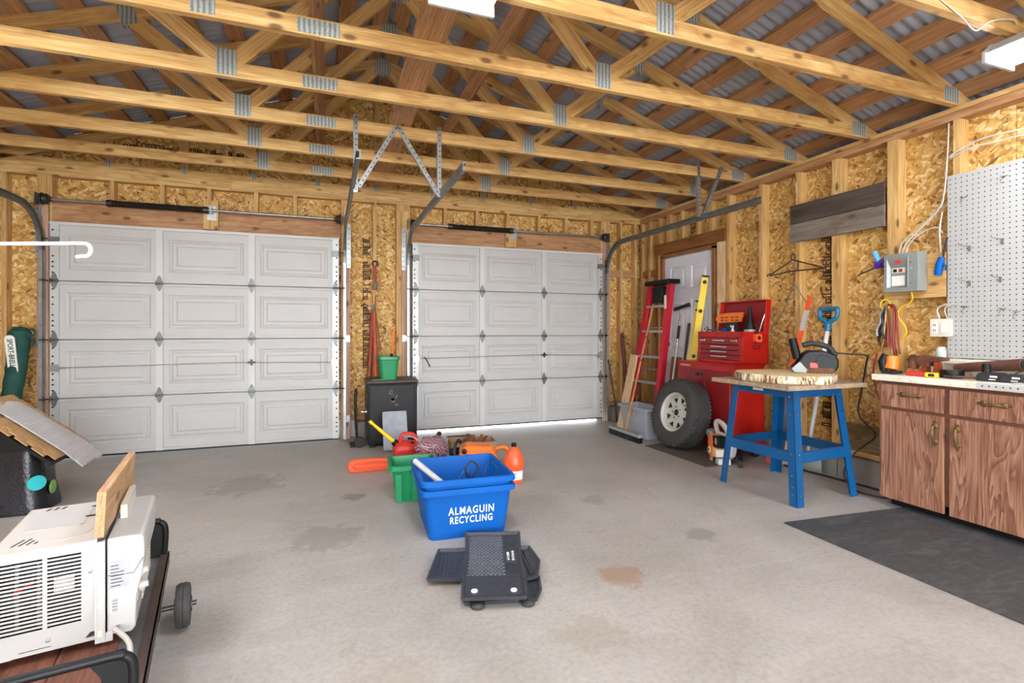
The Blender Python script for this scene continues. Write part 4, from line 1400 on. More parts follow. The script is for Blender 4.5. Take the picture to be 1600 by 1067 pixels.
cable('extension_cord', [(3.86, 2.62, 1.0), (3.85, 2.64, 0.88), (3.86, 2.63, 0.74), (3.86, 2.58, 0.64), (3.88, 2.47, 0.62)], 0.006, 'cord_red', 'dark red cord drooping behind the end of the counter', 'cord')

# ------------------------------------------------------------------ things on the counter
CZ = 0.879
t = thing('router_tool', 'orange and black hand tool at the end of the counter', 'power tool', (3.60, 2.345, CZ))
MB().tube([(-0.01, 0.0, 0.03), (0, 0.0, 0.07), (0.0, 0, 0.12)], [0.04, 0.042, 0.035], 12).build('housing', 'orange_plastic', t, smooth=40)
MB().tube([(-0.03, 0.035, 0.02), (-0.035, 0.04, 0.08), (-0.02, 0.03, 0.13)], [0.022, 0.026, 0.02], 10).build('motor_cap', 'black_plastic', t, smooth=40)
MB().box(-0.05, 0.05, -0.04, 0.04, 0.0, 0.02).build('base', 'steel_dark', t, bevel=0.004)
t = thing('bench_vise', 'rusty anvil shaped bench vise with orange stand', 'vise', (3.69, 2.19, CZ))
MB().prism([(-0.12, 0.10), (-0.03, 0.085), (-0.03, 0.06), (0.03, 0.06), (0.04, 0.085), (0.06, 0.09), (0.06, 0.125), (0.0, 0.13), (-0.12, 0.118)], (-0.03, 0, 0), (0, 1, 0), (0, 0, 1), (0.06, 0, 0)).build('anvil_top', 'rust', t, bevel=0.004)
MB().tube([(0.0, 0.06, 0.12), (0.0, 0.075, 0.09), (0.0, 0.08, 0.04)], [0.03, 0.034, 0.03], 10).build('jaw_screw', 'rust', t, smooth=50)
for y in (-0.07, 0.0):
    MB().prism([(-0.018, 0), (0.018, 0), (0.008, 0.09), (-0.008, 0.09)], (-0.025, y, 0), (0, 1, 0), (0, 0, 1), (0.05, 0, 0)).build('foot', 'rust_red', t)
MB().cyl((0.02, 0.085, 0.04), (-0.03, 0.085, 0.07), 0.012, n=10).build('brass_knob', 'brass', t, smooth=50)
t = thing('tape_roll', 'roll of black tape lying flat on the counter', 'tape roll', (3.63, 2.01, CZ))
MB().lathe([(0.03, 0.0), (0.058, 0.0), (0.06, 0.004), (0.06, 0.046), (0.058, 0.05), (0.03, 0.05)], n=24, closed=True).build('tape', 'black_plastic', t, smooth=40)
MB().lathe([(0.027, 0.001), (0.030, 0.001), (0.030, 0.049), (0.027, 0.049)], n=24, closed=True).build('core', 'cardboard', t, smooth=40)
t = thing('tape_measure', 'yellow tape measure with black trim on the counter', 'tape measure', (3.55, 2.075, CZ), R(10))
MB().box(-0.02, 0.02, -0.032, 0.032, 0, 0.03).build('case', 'yellow_plastic', t, bevel=0.006)
MB().box(-0.021, -0.019, -0.02, 0.012, 0.006, 0.024).build('logo_patch', 'ink_black', t)
MB().cyl((0, 0, 0.03), (0, 0, 0.033), 0.014, n=12).build('spring_cover', 'black_plastic', t)
t = thing('utility_knife', 'red handled cutter lying near the vise', 'cutter', (3.56, 2.165, CZ), R(8))
MB().tube([(0, -0.06, 0.014), (0, 0.0, 0.017), (0, 0.06, 0.014)], [0.012, 0.016, 0.012], 8).build('handle', 'red_plastic', t, smooth=50)
MB().box(-0.005, 0.005, 0.055, 0.11, 0.01, 0.014).build('blade', 'steel_dark', t)
t = thing('pliers', 'dark pliers lying between tape roll and chargers', 'pliers', (3.58, 1.95, CZ), R(15))
MB().tube(smooth_path([(0, -0.09, 0.012), (0.012, -0.03, 0.012), (0.0, 0.02, 0.012)], 4), 0.008, 6).build('handle', 'brown_leather', t, smooth=50)
MB().tube(smooth_path([(0.012, -0.09, 0.014), (-0.01, -0.03, 0.014), (0.006, 0.02, 0.014)], 4), 0.008, 6).build('handle', 'brown_leather', t, smooth=50)
MB().prism([(-0.012, 0.02), (0.014, 0.02), (0.008, 0.07), (-0.006, 0.07)], (0, 0, 0.006), (1, 0, 0), (0, 1, 0), (0, 0, 0.014)).build('jaw', 'steel_dark', t, bevel=0.002)
t = thing('leather_tube', 'rolled brown leather tube resting on the counter clutter', 'leather roll', (3.745, 1.86, CZ))
pts = smooth_path([(0.02, 0.20, 0.055), (0.0, 0.08, 0.07), (-0.01, -0.06, 0.088), (-0.02, -0.15, 0.098)], 5)
rad = [0.026 + 0.010 * i / (len(pts) - 1) for i in range(len(pts))]
MB().tube(pts, rad, 14).build('roll', 'brown_leather', t, smooth=50)
e = pts[-1] - pts[-2]
MB().cyl(pts[-1] - e * 0.1, pts[-1] + e.normalized() * 0.004, 0.026, n=14).build('dark_mouth', 'dark_hole', t)
MB().box(-0.03, 0.03, 0.12, 0.20, 0.0, 0.03).build('support_block', 'cardboard', t)
for k, (y, lab) in enumerate(((1.80, 'black battery charger with a round post on the counter'), (1.70, 'black battery pack beside the round post charger'))):
    t = thing('battery_charger', lab, 'charger', (3.62, y, CZ), R(4))
    MB().prism([(-0.062, 0), (0.062, 0), (0.06, 0.035), (0.045, 0.05), (-0.045, 0.05), (-0.06, 0.035)] if k == 0 else [(-0.05, 0), (0.05, 0), (0.05, 0.04), (0.035, 0.048), (-0.05, 0.048)], (-0.045, 0, 0), (0, 1, 0), (0, 0, 1), (0.09, 0, 0)).build('case', 'black_rubber', t, bevel=0.005)
    MB().box(-0.0485, -0.0455, -0.038, -0.005, 0.024, 0.034).build('sticker', 'label_white', t)
    MB().box(-0.0485, -0.0455, -0.03, 0.0, 0.010, 0.015).build('sticker', 'label_white', t)
    if k == 0:
        MB().lathe([(0.022, 0.05), (0.020, 0.095), (0.016, 0.10)], (0.0, 0.03, 0), n=12).build('post', 'black_plastic', t, smooth=40)
t = thing('hex_key', 'thin steel rod leaning against the leather tube', 'rod', (3.62, 1.68, CZ + 0.05))
MB().cyl((0, 0.02, 0.0), (0.01, -0.05, 0.045), 0.003, n=6).build('rod', 'steel_dark', t)
t = thing('yellow_box', 'yellow plastic case behind the chargers', 'case', (3.745, 1.78, CZ))
MB().box(-0.03, 0.03, -0.06, 0.06, 0.0, 0.04).build('case', 'yellow_plastic', t, bevel=0.006)
MB().box(-0.032, 0.032, -0.062, 0.062, 0.02, 0.024).build('seam', 'ink_black', t)
t = thing('glass_jar', 'clear glass jar standing on the ledge beside the pegboard', 'jar', (3.87, 2.205, 0.986))
MB().lathe([(0.0, 0.0), (0.028, 0.0), (0.03, 0.006), (0.03, 0.055), (0.024, 0.066), (0.024, 0.075), (0.0215, 0.075), (0.0215, 0.066), (0.027, 0.054), (0.027, 0.005), (0.0, 0.004)], n=18, caps=(False, False)).build('glass', 'clear_glass', t, smooth=50)
MB().lathe([(0.0, 0.005), (0.0255, 0.005), (0.0255, 0.03), (0.0, 0.032)], n=14, caps=(False, False)).build('contents', 'grey_plastic', t, smooth=40)
t = thing('work_glove', 'dark brown work glove lying over the tan glove on the counter', 'glove', (3.72, 1.545, CZ + 0.055))
MB().tube(smooth_path([(0.0, 0.07, 0.03), (0, 0.03, 0.045), (0, -0.05, 0.05), (0, -0.1, 0.04)], 4), [0.016, 0.022, 0.028, 0.032, 0.036, 0.036, 0.036, 0.036, 0.036, 0.034, 0.032, 0.03, 0.03], 10).build('palm', 'glove_brown', t, smooth=60)
for i, (dx_, dz) in enumerate(((-0.03, 0.01), (-0.01, 0.05), (0.02, 0.055))):
    MB().tube(smooth_path([(dx_, 0.0, 0.03 + dz * 0.3), (dx_, 0.06, 0.03 + dz), (dx_, 0.085, 0.02 + dz)], 4), 0.011, 8).build('finger', 'glove_tan' if i == 1 else 'glove_brown', t, smooth=60)
t = thing('work_glove', 'tan work glove lying on the counter beside the green packet', 'glove', (3.64, 1.555, CZ))
MB().tube(smooth_path([(0.0, 0.06, 0.03), (0, 0.03, 0.04), (0, -0.04, 0.045), (0, -0.1, 0.04)], 4), [0.016, 0.026, 0.033, 0.038, 0.04, 0.041, 0.041, 0.041, 0.041, 0.04, 0.038, 0.036, 0.034], 10).build('palm', 'glove_tan', t, smooth=60)
for i, dx_ in enumerate((-0.028, 0.0, 0.026)):
    MB().tube(smooth_path([(dx_, 0.03, 0.03), (dx_, 0.075, 0.028), (dx_, 0.10, 0.014)], 4), 0.012, 8).build('finger', 'glove_tan', t, smooth=60)
t = thing('foil_packet', 'green and white foil packet on the counter', 'packet', (3.74, 1.625, CZ))
MB().grid(lambda u, v: Vector((-0.03 + 0.06 * u, -0.05 + 0.1 * v, 0.02 + 0.02 * math.sin(5 * u + 3 * v) + 0.02 * u)), 6, 8).build('front', 'green_plastic', t, solid=0.003, smooth=40)
MB().box(-0.01, 0.02, -0.05, 0.0, 0.046, 0.05).build('white_patch', 'label_white', t)
t = thing('sanding_disc', 'white disc lying flat near the gloves', 'disc', (3.56, 1.63, CZ))
MB().lathe([(0.008, 0.0), (0.055, 0.0), (0.055, 0.004), (0.02, 0.008), (0.008, 0.008)], n=24, closed=True).build('disc', 'white_plastic', t, smooth=30)
MB().lathe([(0.004, 0.004), (0.014, 0.004), (0.014, 0.011), (0.004, 0.011)], n=12, closed=True).build('hub', 'steel_dark', t)

# ------------------------------------------------------------------ blue tool stand
st = thing('tool_stand', 'blue pressed steel tool stand with splayed legs', 'tool stand', (3.2, 2.84, 0))
FT = [(2.885, 3.16), (2.91, 2.49), (3.53, 2.53), (3.515, 3.215)]
TP = [(2.955, 3.10), (2.965, 2.57), (3.455, 2.60), (3.45, 3.12)]
ZT = 0.772
def leg_L(f, t_, sx, sy):
    """angle iron leg: two flanges meeting on the outer corner"""
    b = MB()
    w, th = 0.062, 0.004
    for (ax, ay) in ((1, 0), (0, 1)):
        ring = []
        for (p, z) in ((f, 0.0), (t_, ZT)):
            x, y = p
            if ax:
                ring.append([Vector((x, y, z)), Vector((x - sx * w, y, z)), Vector((x - sx * w, y - sy * th, z)), Vector((x, y - sy * th, z))])
            else:
                ring.append([Vector((x, y, z)), Vector((x, y - sy * w, z)), Vector((x - sx * th, y - sy * w, z)), Vector((x - sx * th, y, z))])
        b.rings(ring)
    return b
CEN = (3.2, 2.85)
def lerp(a, b, k):
    return a + (b - a) * k
for f, t_ in zip(FT, TP):
    sx = 1 if f[0] > CEN[0] else -1
    sy = 1 if f[1] > CEN[1] else -1
    lo = leg_L(f, t_, sx, sy).build('leg', 'blue_metal', st, world=True)
    for z in (0.075, 0.125, 0.20, 0.34, 0.60, 0.72):
        k = z / ZT
        x, y = lerp(f[0], t_[0], k), lerp(f[1], t_[1], k)
        MB().cyl((x - sx * 0.03, y, z), (x - sx * 0.03, y + sy * 0.004, z), 0.006, n=8).build('bolt', 'chrome', lo, world=True)
        MB().cyl((x, y - sy * 0.03, z), (x + sx * 0.004, y - sy * 0.03, z), 0.006, n=8).build('bolt', 'chrome', lo, world=True)
def at(i, z):
    k = z / ZT
    return Vector((lerp(FT[i][0], TP[i][0], k), lerp(FT[i][1], TP[i][1], k), z))
for i, j in ((0, 1), (1, 2), (2, 3), (3, 0)):
    for z, h, nm in ((0.315, 0.07, 'lower_rail'), (0.742, 0.06, 'top_rail')):
        a, b_ = at(i, z), at(j, z)
        c = Vector((CEN[0], CEN[1], z))
        inn = (c - (a + b_) / 2).normalized()
        m = MB().bar(a + inn * 0.002, b_ + inn * 0.002, 0.004, h)
        m.bar(a + inn * 0.016 + Vector((0, 0, h / 2)), b_ + inn * 0.016 + Vector((0, 0, h / 2)), 0.028, 0.003)
        m.build(nm, 'blue_metal', st, world=True)
MB().obox((2.957, 2.86, 0.745), (0.004, 0.09, 0.017)).build('name_plate', 'label_white', st, world=True)
tb = stick('stand_board', (2.835, 2.845, 0.789), (3.575, 2.845, 0.789), 0.70, 0.03, 'chipboard', None)
tag(tb, 'worn chipboard top lying on the blue stand', 'board')
sl = thing('wood_slab', 'round bark edged log slice lying on the chipboard top', 'wood slab', (3.19, 2.83, 0.805))
rr = random.Random(2)
ring = []
ns = 72
rad = [0.335 + 0.014 * math.sin(3 * 2 * math.pi * i / ns + 1) + 0.010 * math.sin(7 * 2 * math.pi * i / ns) + rr.uniform(-0.003, 0.003) for i in range(ns)]
P = lambda k, z, o=0: [Vector(((rad[i] + o) * 0.98 * math.cos(2 * math.pi * i / ns), (rad[i] + o) * math.sin(2 * math.pi * i / ns), z)) for i in range(ns)]
MB().rings([P(0, 0.0, -0.006), P(0, 0.055, -0.006)]).build('heartwood', 'slab_wood', sl, smooth=30)
MB().rings([P(0, 0.002, 0.0), P(0, 0.012, 0.003), P(0, 0.045, 0.003), P(0, 0.053, 0.0), P(0, 0.054, -0.008), P(0, 0.002, -0.008)], closed=True).build('bark', 'slab_bark', sl, smooth=30)

# belt sander on the slab
bs = thing('belt_sander', 'black belt sander with red badge standing on the log slice', 'belt sander', (3.36, 2.74, 0.861), R(-38))
prof = [(-0.15, 0.035), (-0.13, 0.01), (-0.09, 0.0), (0.10, 0.0), (0.135, 0.015), (0.15, 0.05), (0.15, 0.10), (0.13, 0.135), (0.05, 0.165), (-0.04, 0.165), (-0.075, 0.14), (-0.11, 0.08)]
MB().prism(prof, (0, -0.055, 0), (1, 0, 0), (0, 0, 1), (0, 0.11, 0)).build('housing', 'black_plastic', bs, bevel=0.012, smooth=40)
MB().prism([(-0.155, 0.03), (-0.135, 0.004), (-0.06, -0.001), (-0.05, 0.025), (-0.10, 0.085)], (0, -0.060, 0), (1, 0, 0), (0, 0, 1), (0, 0.05, 0)).build('belt_guard', 'grey_enamel', bs, bevel=0.004)
MB().prism([(-0.13, 0.0), (0.11, 0.0), (0.125, 0.02), (0.11, 0.04), (-0.11, 0.04), (-0.14, 0.02)], (0, -0.0585, 0), (1, 0, 0), (0, 0, 1), (0, 0.117, 0)).build('sanding_belt', 'rust', bs, bevel=0.004)
MB().tube(smooth_path([(0.14, 0, 0.12), (0.10, 0, 0.185), (0.0, 0, 0.215), (-0.07, 0, 0.20)], 5), 0.020, 10).build('handle', 'black_rubber', bs, smooth=50)
MB().tube([(-0.10, 0.02, 0.10), (-0.115, 0.03, 0.17), (-0.13, 0.04, 0.25)], [0.030, 0.03, 0.027], 12).build('dust_spout', 'black_plastic', bs, smooth=50)
MB().box(-0.035, 0.015, -0.059, -0.054, 0.04, 0.075).build('badge', 'red_plastic', bs)
MB().tube(arc((0.05, -0.0575, 0.09), (1, 0, 0), (0, 0, 1), 0.045, 20, 260, 14), 0.003, 6).build('seam', 'steel_dark', bs)
cable('power_cord', [(3.475, 2.70, 1.01), (3.56, 2.62, 1.0), (3.66, 2.56, 0.99), (3.715, 2.60, 0.93), (3.73, 2.64, 0.75), (3.72, 2.66, 0.55), (3.74, 2.55, 0.42), (3.74, 2.62, 0.33), (3.70, 2.68, 0.25), (3.62, 2.70, 0.12), (3.60, 2.62, 0.02), (3.62, 2.46, 0.009), (3.66, 2.415, 0.009)], 0.006, 'cord_black', 'black sander cord drooping off the log slice to the floor', 'cord')

# shovel and marker stick leaning on the wall
t = thing('shovel', 'shovel with blue D grip and white shaft leaning behind the stand', 'shovel', (3.86, 3.08, 0.0))
MB().cyl((3.73, 3.10, 0.12), (3.815, 2.985, 1.17), 0.017, n=12).build('shaft', 'white_plastic', t, smooth=40, world=True)
g0 = Vector((3.815, 2.985, 1.165))
b = MB()
b.tube(smooth_path([g0, g0 + Vector((0.005, 0.0, 0.06)), g0 + Vector((0.01, 0.07, 0.11)), g0 + Vector((0.015, 0.075, 0.175))], 4), [0.021] * 4 + [0.019] * 4 + [0.017] * 5, 8)
b.tube(smooth_path([g0, g0 + Vector((0.005, 0.0, 0.06)), g0 + Vector((0.01, -0.07, 0.11)), g0 + Vector((0.015, -0.075, 0.175))], 4), [0.021] * 4 + [0.019] * 4 + [0.017] * 5, 8)
b.tube([g0 + Vector((0.015, -0.08, 0.18)), g0 + Vector((0.015, 0.08, 0.18))], 0.018, 10)
b.build('grip', 'blue_handle', t, smooth=50, world=True)
MB().grid(lambda u, v: Vector((3.745 + 0.012 - 0.03 * (1 - (2 * u - 1) ** 2) + v * 0.005, 2.99 + 0.23 * u, 0.01 + 0.26 * v)), 8, 5).build('blade', 'grey_enamel', t, world=True, solid=0.004, smooth=50)
t = thing('marker_stake', 'red and white striped stake leaning against the right wall', 'stake', (3.86, 3.33, 0))
p0, p1 = Vector((3.66, 3.43, 0.006)), Vector((3.90, 3.21, 1.46))
segs = [(0.0, 0.80, 'coral_plastic'), (0.80, 0.92, 'white_plastic'), (0.92, 1.0, 'coral_plastic')]
for a, b_, mk in segs:
    MB().bar(p0.lerp(p1, a), p0.lerp(p1, b_), 0.035, 0.016, up=(-1, 0, 0)).build('stripe', mk, t, world=True)
for nm, p0, p1, w, th, mk, lab in (
        ('lath', (3.72, 3.02 + 0.28, 0.006), (3.875, 3.14 + 0.12, 0.80), 0.07, 0.018, 'lumber_pale', 'pale lath leaning on the wall behind the blue stand'),
        ('lath', (3.755, 3.40, 0.006), (3.895, 3.36, 0.78), 0.09, 0.02, 'plank_grey', 'grey weathered lath leaning on the wall behind the blue stand')):
    tag(stick(nm, p0, p1, w, th, mk, None, up=(-1, 0, 0)), lab, 'lath')
# floor cable along the wall
cable('floor_cable', [(3.70, 3.30, 0.012), (3.74, 3.0, 0.009), (3.77, 2.7, 0.009), (3.78, 2.5, 0.009), (3.77, 2.40, 0.009)], 0.008, 'cord_black', 'black cable lying on the floor along the block wall', 'cord')
# ------------------------------------------------------------------ red tool chest
def glyphs(name, o, u, v, n, w, h, mat, parent, seed=1, world=True):
    """a line of worn, unreadable print: small strokes"""
    rnd = random.Random(seed)
    o, u, v = Vector(o), Vector(u).normalized(), Vector(v).normalized()
    rot = Matrix((u, v, u.cross(v))).transposed()
    b = MB()
    for i in range(n):
        c = o + u * ((i + 0.5) * w)
        b.obox(c - u * w * 0.28, (w * 0.2, h, 0.0008), rot)
        if rnd.random() < 0.8:
            b.obox(c + v * h * rnd.choice((0.4, -0.4, 0.0)), (w * 0.6, h * 0.2, 0.0008), rot)
        if rnd.random() < 0.6:
            b.obox(c + u * w * 0.22, (w * 0.18, h * rnd.choice((0.5, 1.0)), 0.0008), rot)
    ob = b.build(name, mat, parent, world=world)
    ob['kind'] = 'stuff'
    return ob

RZ = R(-3)
tc = thing('rolling_tool_cabinet', 'red rolling tool cabinet with a knob on its front, spare wheel leaning on it', 'tool cabinet', (3.432, 3.60, 0), RZ)
MB().box(0.0, 0.352, 0.0, 0.80, 0.09, 0.845).build('body', 'red_paint', tc, bevel=0.006)
MB().box(-0.008, 0.357, -0.006, 0.806, 0.845, 0.858).build('top_lip', 'red_paint', tc, bevel=0.003)
MB().box(-0.012, 0.0, 0.03, 0.77, 0.13, 0.79).build('front_panel', 'red_paint_dark', tc, bevel=0.006)
kn = MB().lathe([(0.024, 0.0), (0.012, 0.006), (0.012, 0.035), (0.018, 0.04), (0.018, 0.065), (0.006, 0.068)], (-0.012, 0.42, 0.75), (-1, 0, 0), 14).build('lock_knob', 'steel_dark', tc, smooth=40)
glyphs('badge_print', (-0.0085, 0.755, 0.818), (0, -1, 0), (0, 0, 1), 9, 0.018, 0.016, 'label_white', tc, 3, world=False)
MB().tube(smooth_path([(-0.014, 0.385, 0.71), (-0.016, 0.36, 0.62), (-0.016, 0.33, 0.5), (-0.016, 0.32, 0.42)], 4), 0.006, 6).build('chain', 'steel_dark', tc, smooth=50)
for x, y in ((0.04, 0.05), (0.04, 0.75), (0.29, 0.05), (0.29, 0.75)):
    cs = MB().cyl((x, y - 0.016, 0.04), (x, y + 0.016, 0.04), 0.04, n=18).build('caster', 'black_rubber', tc, smooth=40)
    MB().prism([(-0.03, 0.092), (0.03, 0.092), (0.008, 0.03), (-0.008, 0.03)], (x, y - 0.022, 0), (1, 0, 0), (0, 0, 1), (0, 0.044, 0)).build('fork', 'galvanized', cs)
MB().cyl((0.03, -0.01, 0.09), (0.30, -0.01, 0.09), 0.006, n=6).build('bottom_rod', 'red_paint_dark', tc)

tt = thing('tool_chest', 'red four drawer tool chest with open lid on top of the rolling cabinet', 'tool chest', (3.53, 3.59, 0.859), RZ)
L, Dp, H = 0.62, 0.295, 0.30
b = MB().box(0.012, Dp, 0, L, 0, 0.012).box(0.012, Dp, 0, 0.012, 0, H).box(0.012, Dp, L - 0.012, L, 0, H).box(Dp - 0.012, Dp, 0, L, 0, H).box(0.012, Dp, 0, L, 0.19, 0.2)
b.box(0.0, 0.014, 0.0, 0.035, 0.0, H).box(0.0, 0.014, L - 0.035, L, 0.0, H).box(0.0, 0.014, 0, L, H - 0.055, H).box(0.0, 0.014, 0, L, 0, 0.03)
b.build('body', 'red_paint', tt, bevel=0.002)
zz = [(0.178, 0.242), (0.128, 0.174), (0.084, 0.124), (0.034, 0.08)]
for i, (a, c) in enumerate(zz):
    dr = MB().box(-0.004, 0.011, 0.038, L - 0.038, a, c).build('drawer', 'red_paint_dark', tt, bevel=0.003)
    ys = ((0.10, 0.08), (0.31, 0.16), (0.54, 0.08)) if i == 0 else ((0.31, 0.22),)
    for yc, w in ys:
        MB().box(-0.014, -0.004, yc - w / 2, yc + w / 2, (a + c) / 2 - 0.002, (a + c) / 2 + 0.012).build('drawer_pull', 'chrome', dr, bevel=0.003)
def lidbox(x0, x1, y0, y1, z0, z1):
    m = Matrix.Translation((Dp, 0, H)) @ Matrix.Rotation(R(6), 4, 'Y') @ Matrix.Translation((-Dp, 0, -H))
    return MB().box(x0, x1, y0, y1, z0, z1).xf(m)
lid = lidbox(Dp - 0.006, Dp, 0, L, H, H + 0.29).build('lid', 'red_paint_dark', tt, bevel=0.002)
for q in ((Dp - 0.055, Dp, -0.001, 0.010, H - 0.02, H + 0.295), (Dp - 0.055, Dp, L - 0.010, L + 0.001, H - 0.0, H + 0.295), (Dp - 0.055, Dp, 0, L, H + 0.285, H + 0.296)):
    lidbox(*q).build('lid_rim', 'red_paint', lid, bevel=0.002)
MB().tube([(0.20, 0.012, H), (0.235, 0.012, H + 0.10), (Dp - 0.03, 0.014, H + 0.17)], 0.004, 6).build('lid_stay', 'chrome', tt)
MB().tube(smooth_path([(0.12, -0.002, 0.165), (0.12, -0.03, 0.15), (0.18, -0.03, 0.15), (0.18, -0.002, 0.165)], 4), 0.005, 6).box(0.10, 0.20, -0.004, 0.0, 0.165, 0.185).build('side_handle', 'red_paint_dark', tt)
# contents of the open tray
def in_chest(x, y, z):
    p = WM[tt.name] @ Vector((x, y, z))
    return (p.x, p.y, p.z)
t = thing('saw_guard', 'orange slotted plastic guard propped in the open tool chest', 'plastic guard', in_chest(0.20, 0.42, 0.27), RZ)
pts = [(-0.19, 0.045), (-0.17, 0.015), (-0.13, 0.0), (0.17, 0.01), (0.20, 0.10), (0.0, 0.10), (-0.14, 0.09)]
MB().prism([(-p[0], p[1] + 0.115) for p in pts], (0, 0, 0), (0, 1, 0), (0, 0.0, 1), (0.02, 0, 0)).build('plate', 'orange_plastic', t, bevel=0.004)
for yy in (0.085, 0.025, -0.06, -0.12):
    for z2 in (0.14, 0.17):
        MB().obox((-0.001, yy, z2), (0.003, 0.04, 0.012)).build('slot', 'rust_red', t)
MB().box(0.0, 0.02, -0.12, 0.06, -0.065, 0.12).build('stem', 'steel_dark', t)
t = thing('black_bottle', 'black nozzled bottle standing in the tool chest', 'bottle', in_chest(0.19, 0.12, 0.201), RZ)
t.scale = (1.3, 1.3, 1.25)
MB().lathe([(0.0, 0.0), (0.036, 0.0), (0.038, 0.01), (0.038, 0.10), (0.024, 0.16), (0.016, 0.18), (0.012, 0.24), (0.007, 0.27), (0.0, 0.27)], n=16, caps=(False, False)).build('bottle', 'black_plastic', t, smooth=50)
MB().lathe([(0.0385, 0.03), (0.0385, 0.095)], n=16, caps=(False, False)).build('label', 'label_grey', t)
t = thing('spray_bottle', 'white bottle leaning in the tool chest', 'bottle', in_chest(0.15, 0.30, 0.201), RZ)
MB().lathe([(0.0, 0.0), (0.022, 0.0), (0.024, 0.008), (0.024, 0.09), (0.012, 0.12), (0.011, 0.15), (0.0, 0.155)], n=14, caps=(False, False)).build('bottle', 'white_plastic', t, smooth=50)
MB().box(-0.03, 0.012, -0.008, 0.008, 0.14, 0.16).build('nozzle', 'grey_plastic', t, bevel=0.003)
t = thing('shop_rag', 'crumpled blue rag in the tool chest tray', 'rag', in_chest(0.13, 0.39, 0.24), RZ)
rr = random.Random(4)
MB().grid(lambda u, v: Vector((-0.05 + 0.1 * u, -0.06 + 0.12 * v, 0.02 + 0.05 * math.sin(3 * u + 1) * math.sin(5 * v + 0.5) + 0.03 * math.sin(11 * u * v + 2))), 10, 12).build('cloth', 'blue_plastic', t, solid=0.004, smooth=60)
t = thing('wrench', 'blue handled pipe wrench lying across the tool chest edge', 'wrench', in_chest(0.06, 0.50, 0.305), RZ)
MB().bar((0, -0.10, 0.012), (0, 0.05, 0.012), 0.022, 0.014).build('handle', 'blue_metal', t, bevel=0.004)
MB().lathe([(0.012, -0.012), (0.028, -0.012), (0.028, 0.012), (0.012, 0.012)], (0, 0.075, 0.018), (1, 0, 0), 12, closed=True).build('jaw', 'chrome', t, smooth=40)
t = thing('tape_measure', 'orange red tape measure clipped on the side of the tool chest', 'tape measure', in_chest(0.15, -0.021, 0.24), RZ)
MB().prism(rrect(-0.035, 0.035, -0.035, 0.038, 0.016), (0, -0.018, 0), (1, 0, 0), (0, 0, 1), (0, 0.036, 0)).build('case', 'coral_plastic', t, smooth=40)
MB().cyl((0.0, -0.0185, 0.004), (0.0, -0.021, 0.004), 0.017, n=14).build('hub', 'ink_black', t)
MB().box(-0.02, 0.02, 0.014, 0.021, 0.0, 0.065).build('belt_clip', 'steel_dark', t)

# ------------------------------------------------------------------ spare wheel leaning on the cabinet
TL = R(13)
tw = thing('spare_wheel', 'trailer tire on a pale spoked steel rim leaning on the red cabinet', 'wheel', (3.225, 4.12, 0.0))
MW = Matrix.Translation((0.045, 0.0, 0.3475)) @ Matrix.Rotation(TL, 4, 'Y')
RO, TW_ = 0.333, 0.20
half = []
prof = [(0.185, -0.075), (0.20, -0.095), (0.25, -0.104), (0.295, -0.097), (0.320, -0.082), (0.329, -0.070)]
tread = []
for k in range(6):
    y = -0.062 + k * 0.0248
    tread += [(0.333, y - 0.009), (0.333, y + 0.009), (0.326, y + 0.0105), (0.326, y + 0.0145)]
full = prof + tread[:-2] + [(r, -y) for r, y in reversed(prof)]
MB().lathe(full, (0, 0, 0), (1, 0, 0), 56, closed=True).xf(MW).build('tire', 'tire_rubber', tw, smooth=35)
lug = MB()
for i in range(56):
    a = 2 * math.pi * (i + 0.5) / 56
    for s in (-1, 1):
        c = Vector((s * 0.080, 0.323 * math.cos(a), 0.323 * math.sin(a)))
        lug.obox(c, (0.020, 0.014, 0.016), Matrix.Rotation(a, 3, 'X'))
lug.xf(MW)
lo = lug.build('tread_lugs', 'tire_rubber', tw)
lo['kind'] = 'stuff'
rim = [(0.188, -0.085), (0.194, -0.083), (0.192, -0.076), (0.176, -0.066), (0.172, -0.03), (0.160, -0.022), (0.155, 0.02), (0.172, 0.05), (0.192, 0.083), (0.186, 0.085), (0.165, 0.052), (0.148, 0.02), (0.15, -0.028), (0.165, -0.034), (0.168, -0.068)]
ro = MB().lathe(rim, (0, 0, 0), (1, 0, 0), 48, closed=True).xf(MW).build('rim', 'rim_grey', tw, smooth=35)
MB().lathe([(0.028, -0.046), (0.05, -0.048), (0.065, -0.040), (0.105, -0.030), (0.152, -0.036), (0.158, -0.028), (0.105, -0.02), (0.05, -0.036), (0.028, -0.036)], (0, 0, 0), (1, 0, 0), 48, closed=True).xf(MW).build('wheel_disc', 'rim_grey', ro, smooth=50)
for i in range(8):
    a = 2 * math.pi * (i + 0.5) / 8
    ca, sa = math.cos(a), math.sin(a)
    def q(r, t_):
        return Vector((-0.0395, r * ca - t_ * sa, r * sa + t_ * ca))
    tri = [q(0.145, -0.03), q(0.145, 0.03), q(0.102, 0.0)]
    MB().add(tri + [p + Vector((0.012, 0, 0)) for p in tri], [(0, 1, 2), (5, 4, 3), (0, 3, 4, 1), (1, 4, 5, 2), (2, 5, 3, 0)]).xf(MW).build('spoke_window', 'dark_hole', ro)
MB().cyl((-0.049, 0, 0), (-0.03, 0, 0), 0.030, n=20).xf(MW).build('hub_hole', 'dark_hole', ro)
for i in range(5):
    a = 2 * math.pi * i / 5
    MB().cyl((-0.050, 0.055 * math.cos(a), 0.055 * math.sin(a)), (-0.044, 0.055 * math.cos(a), 0.055 * math.sin(a)), 0.0065, n=8).xf(MW).build('bolt_hole', 'dark_hole', ro)
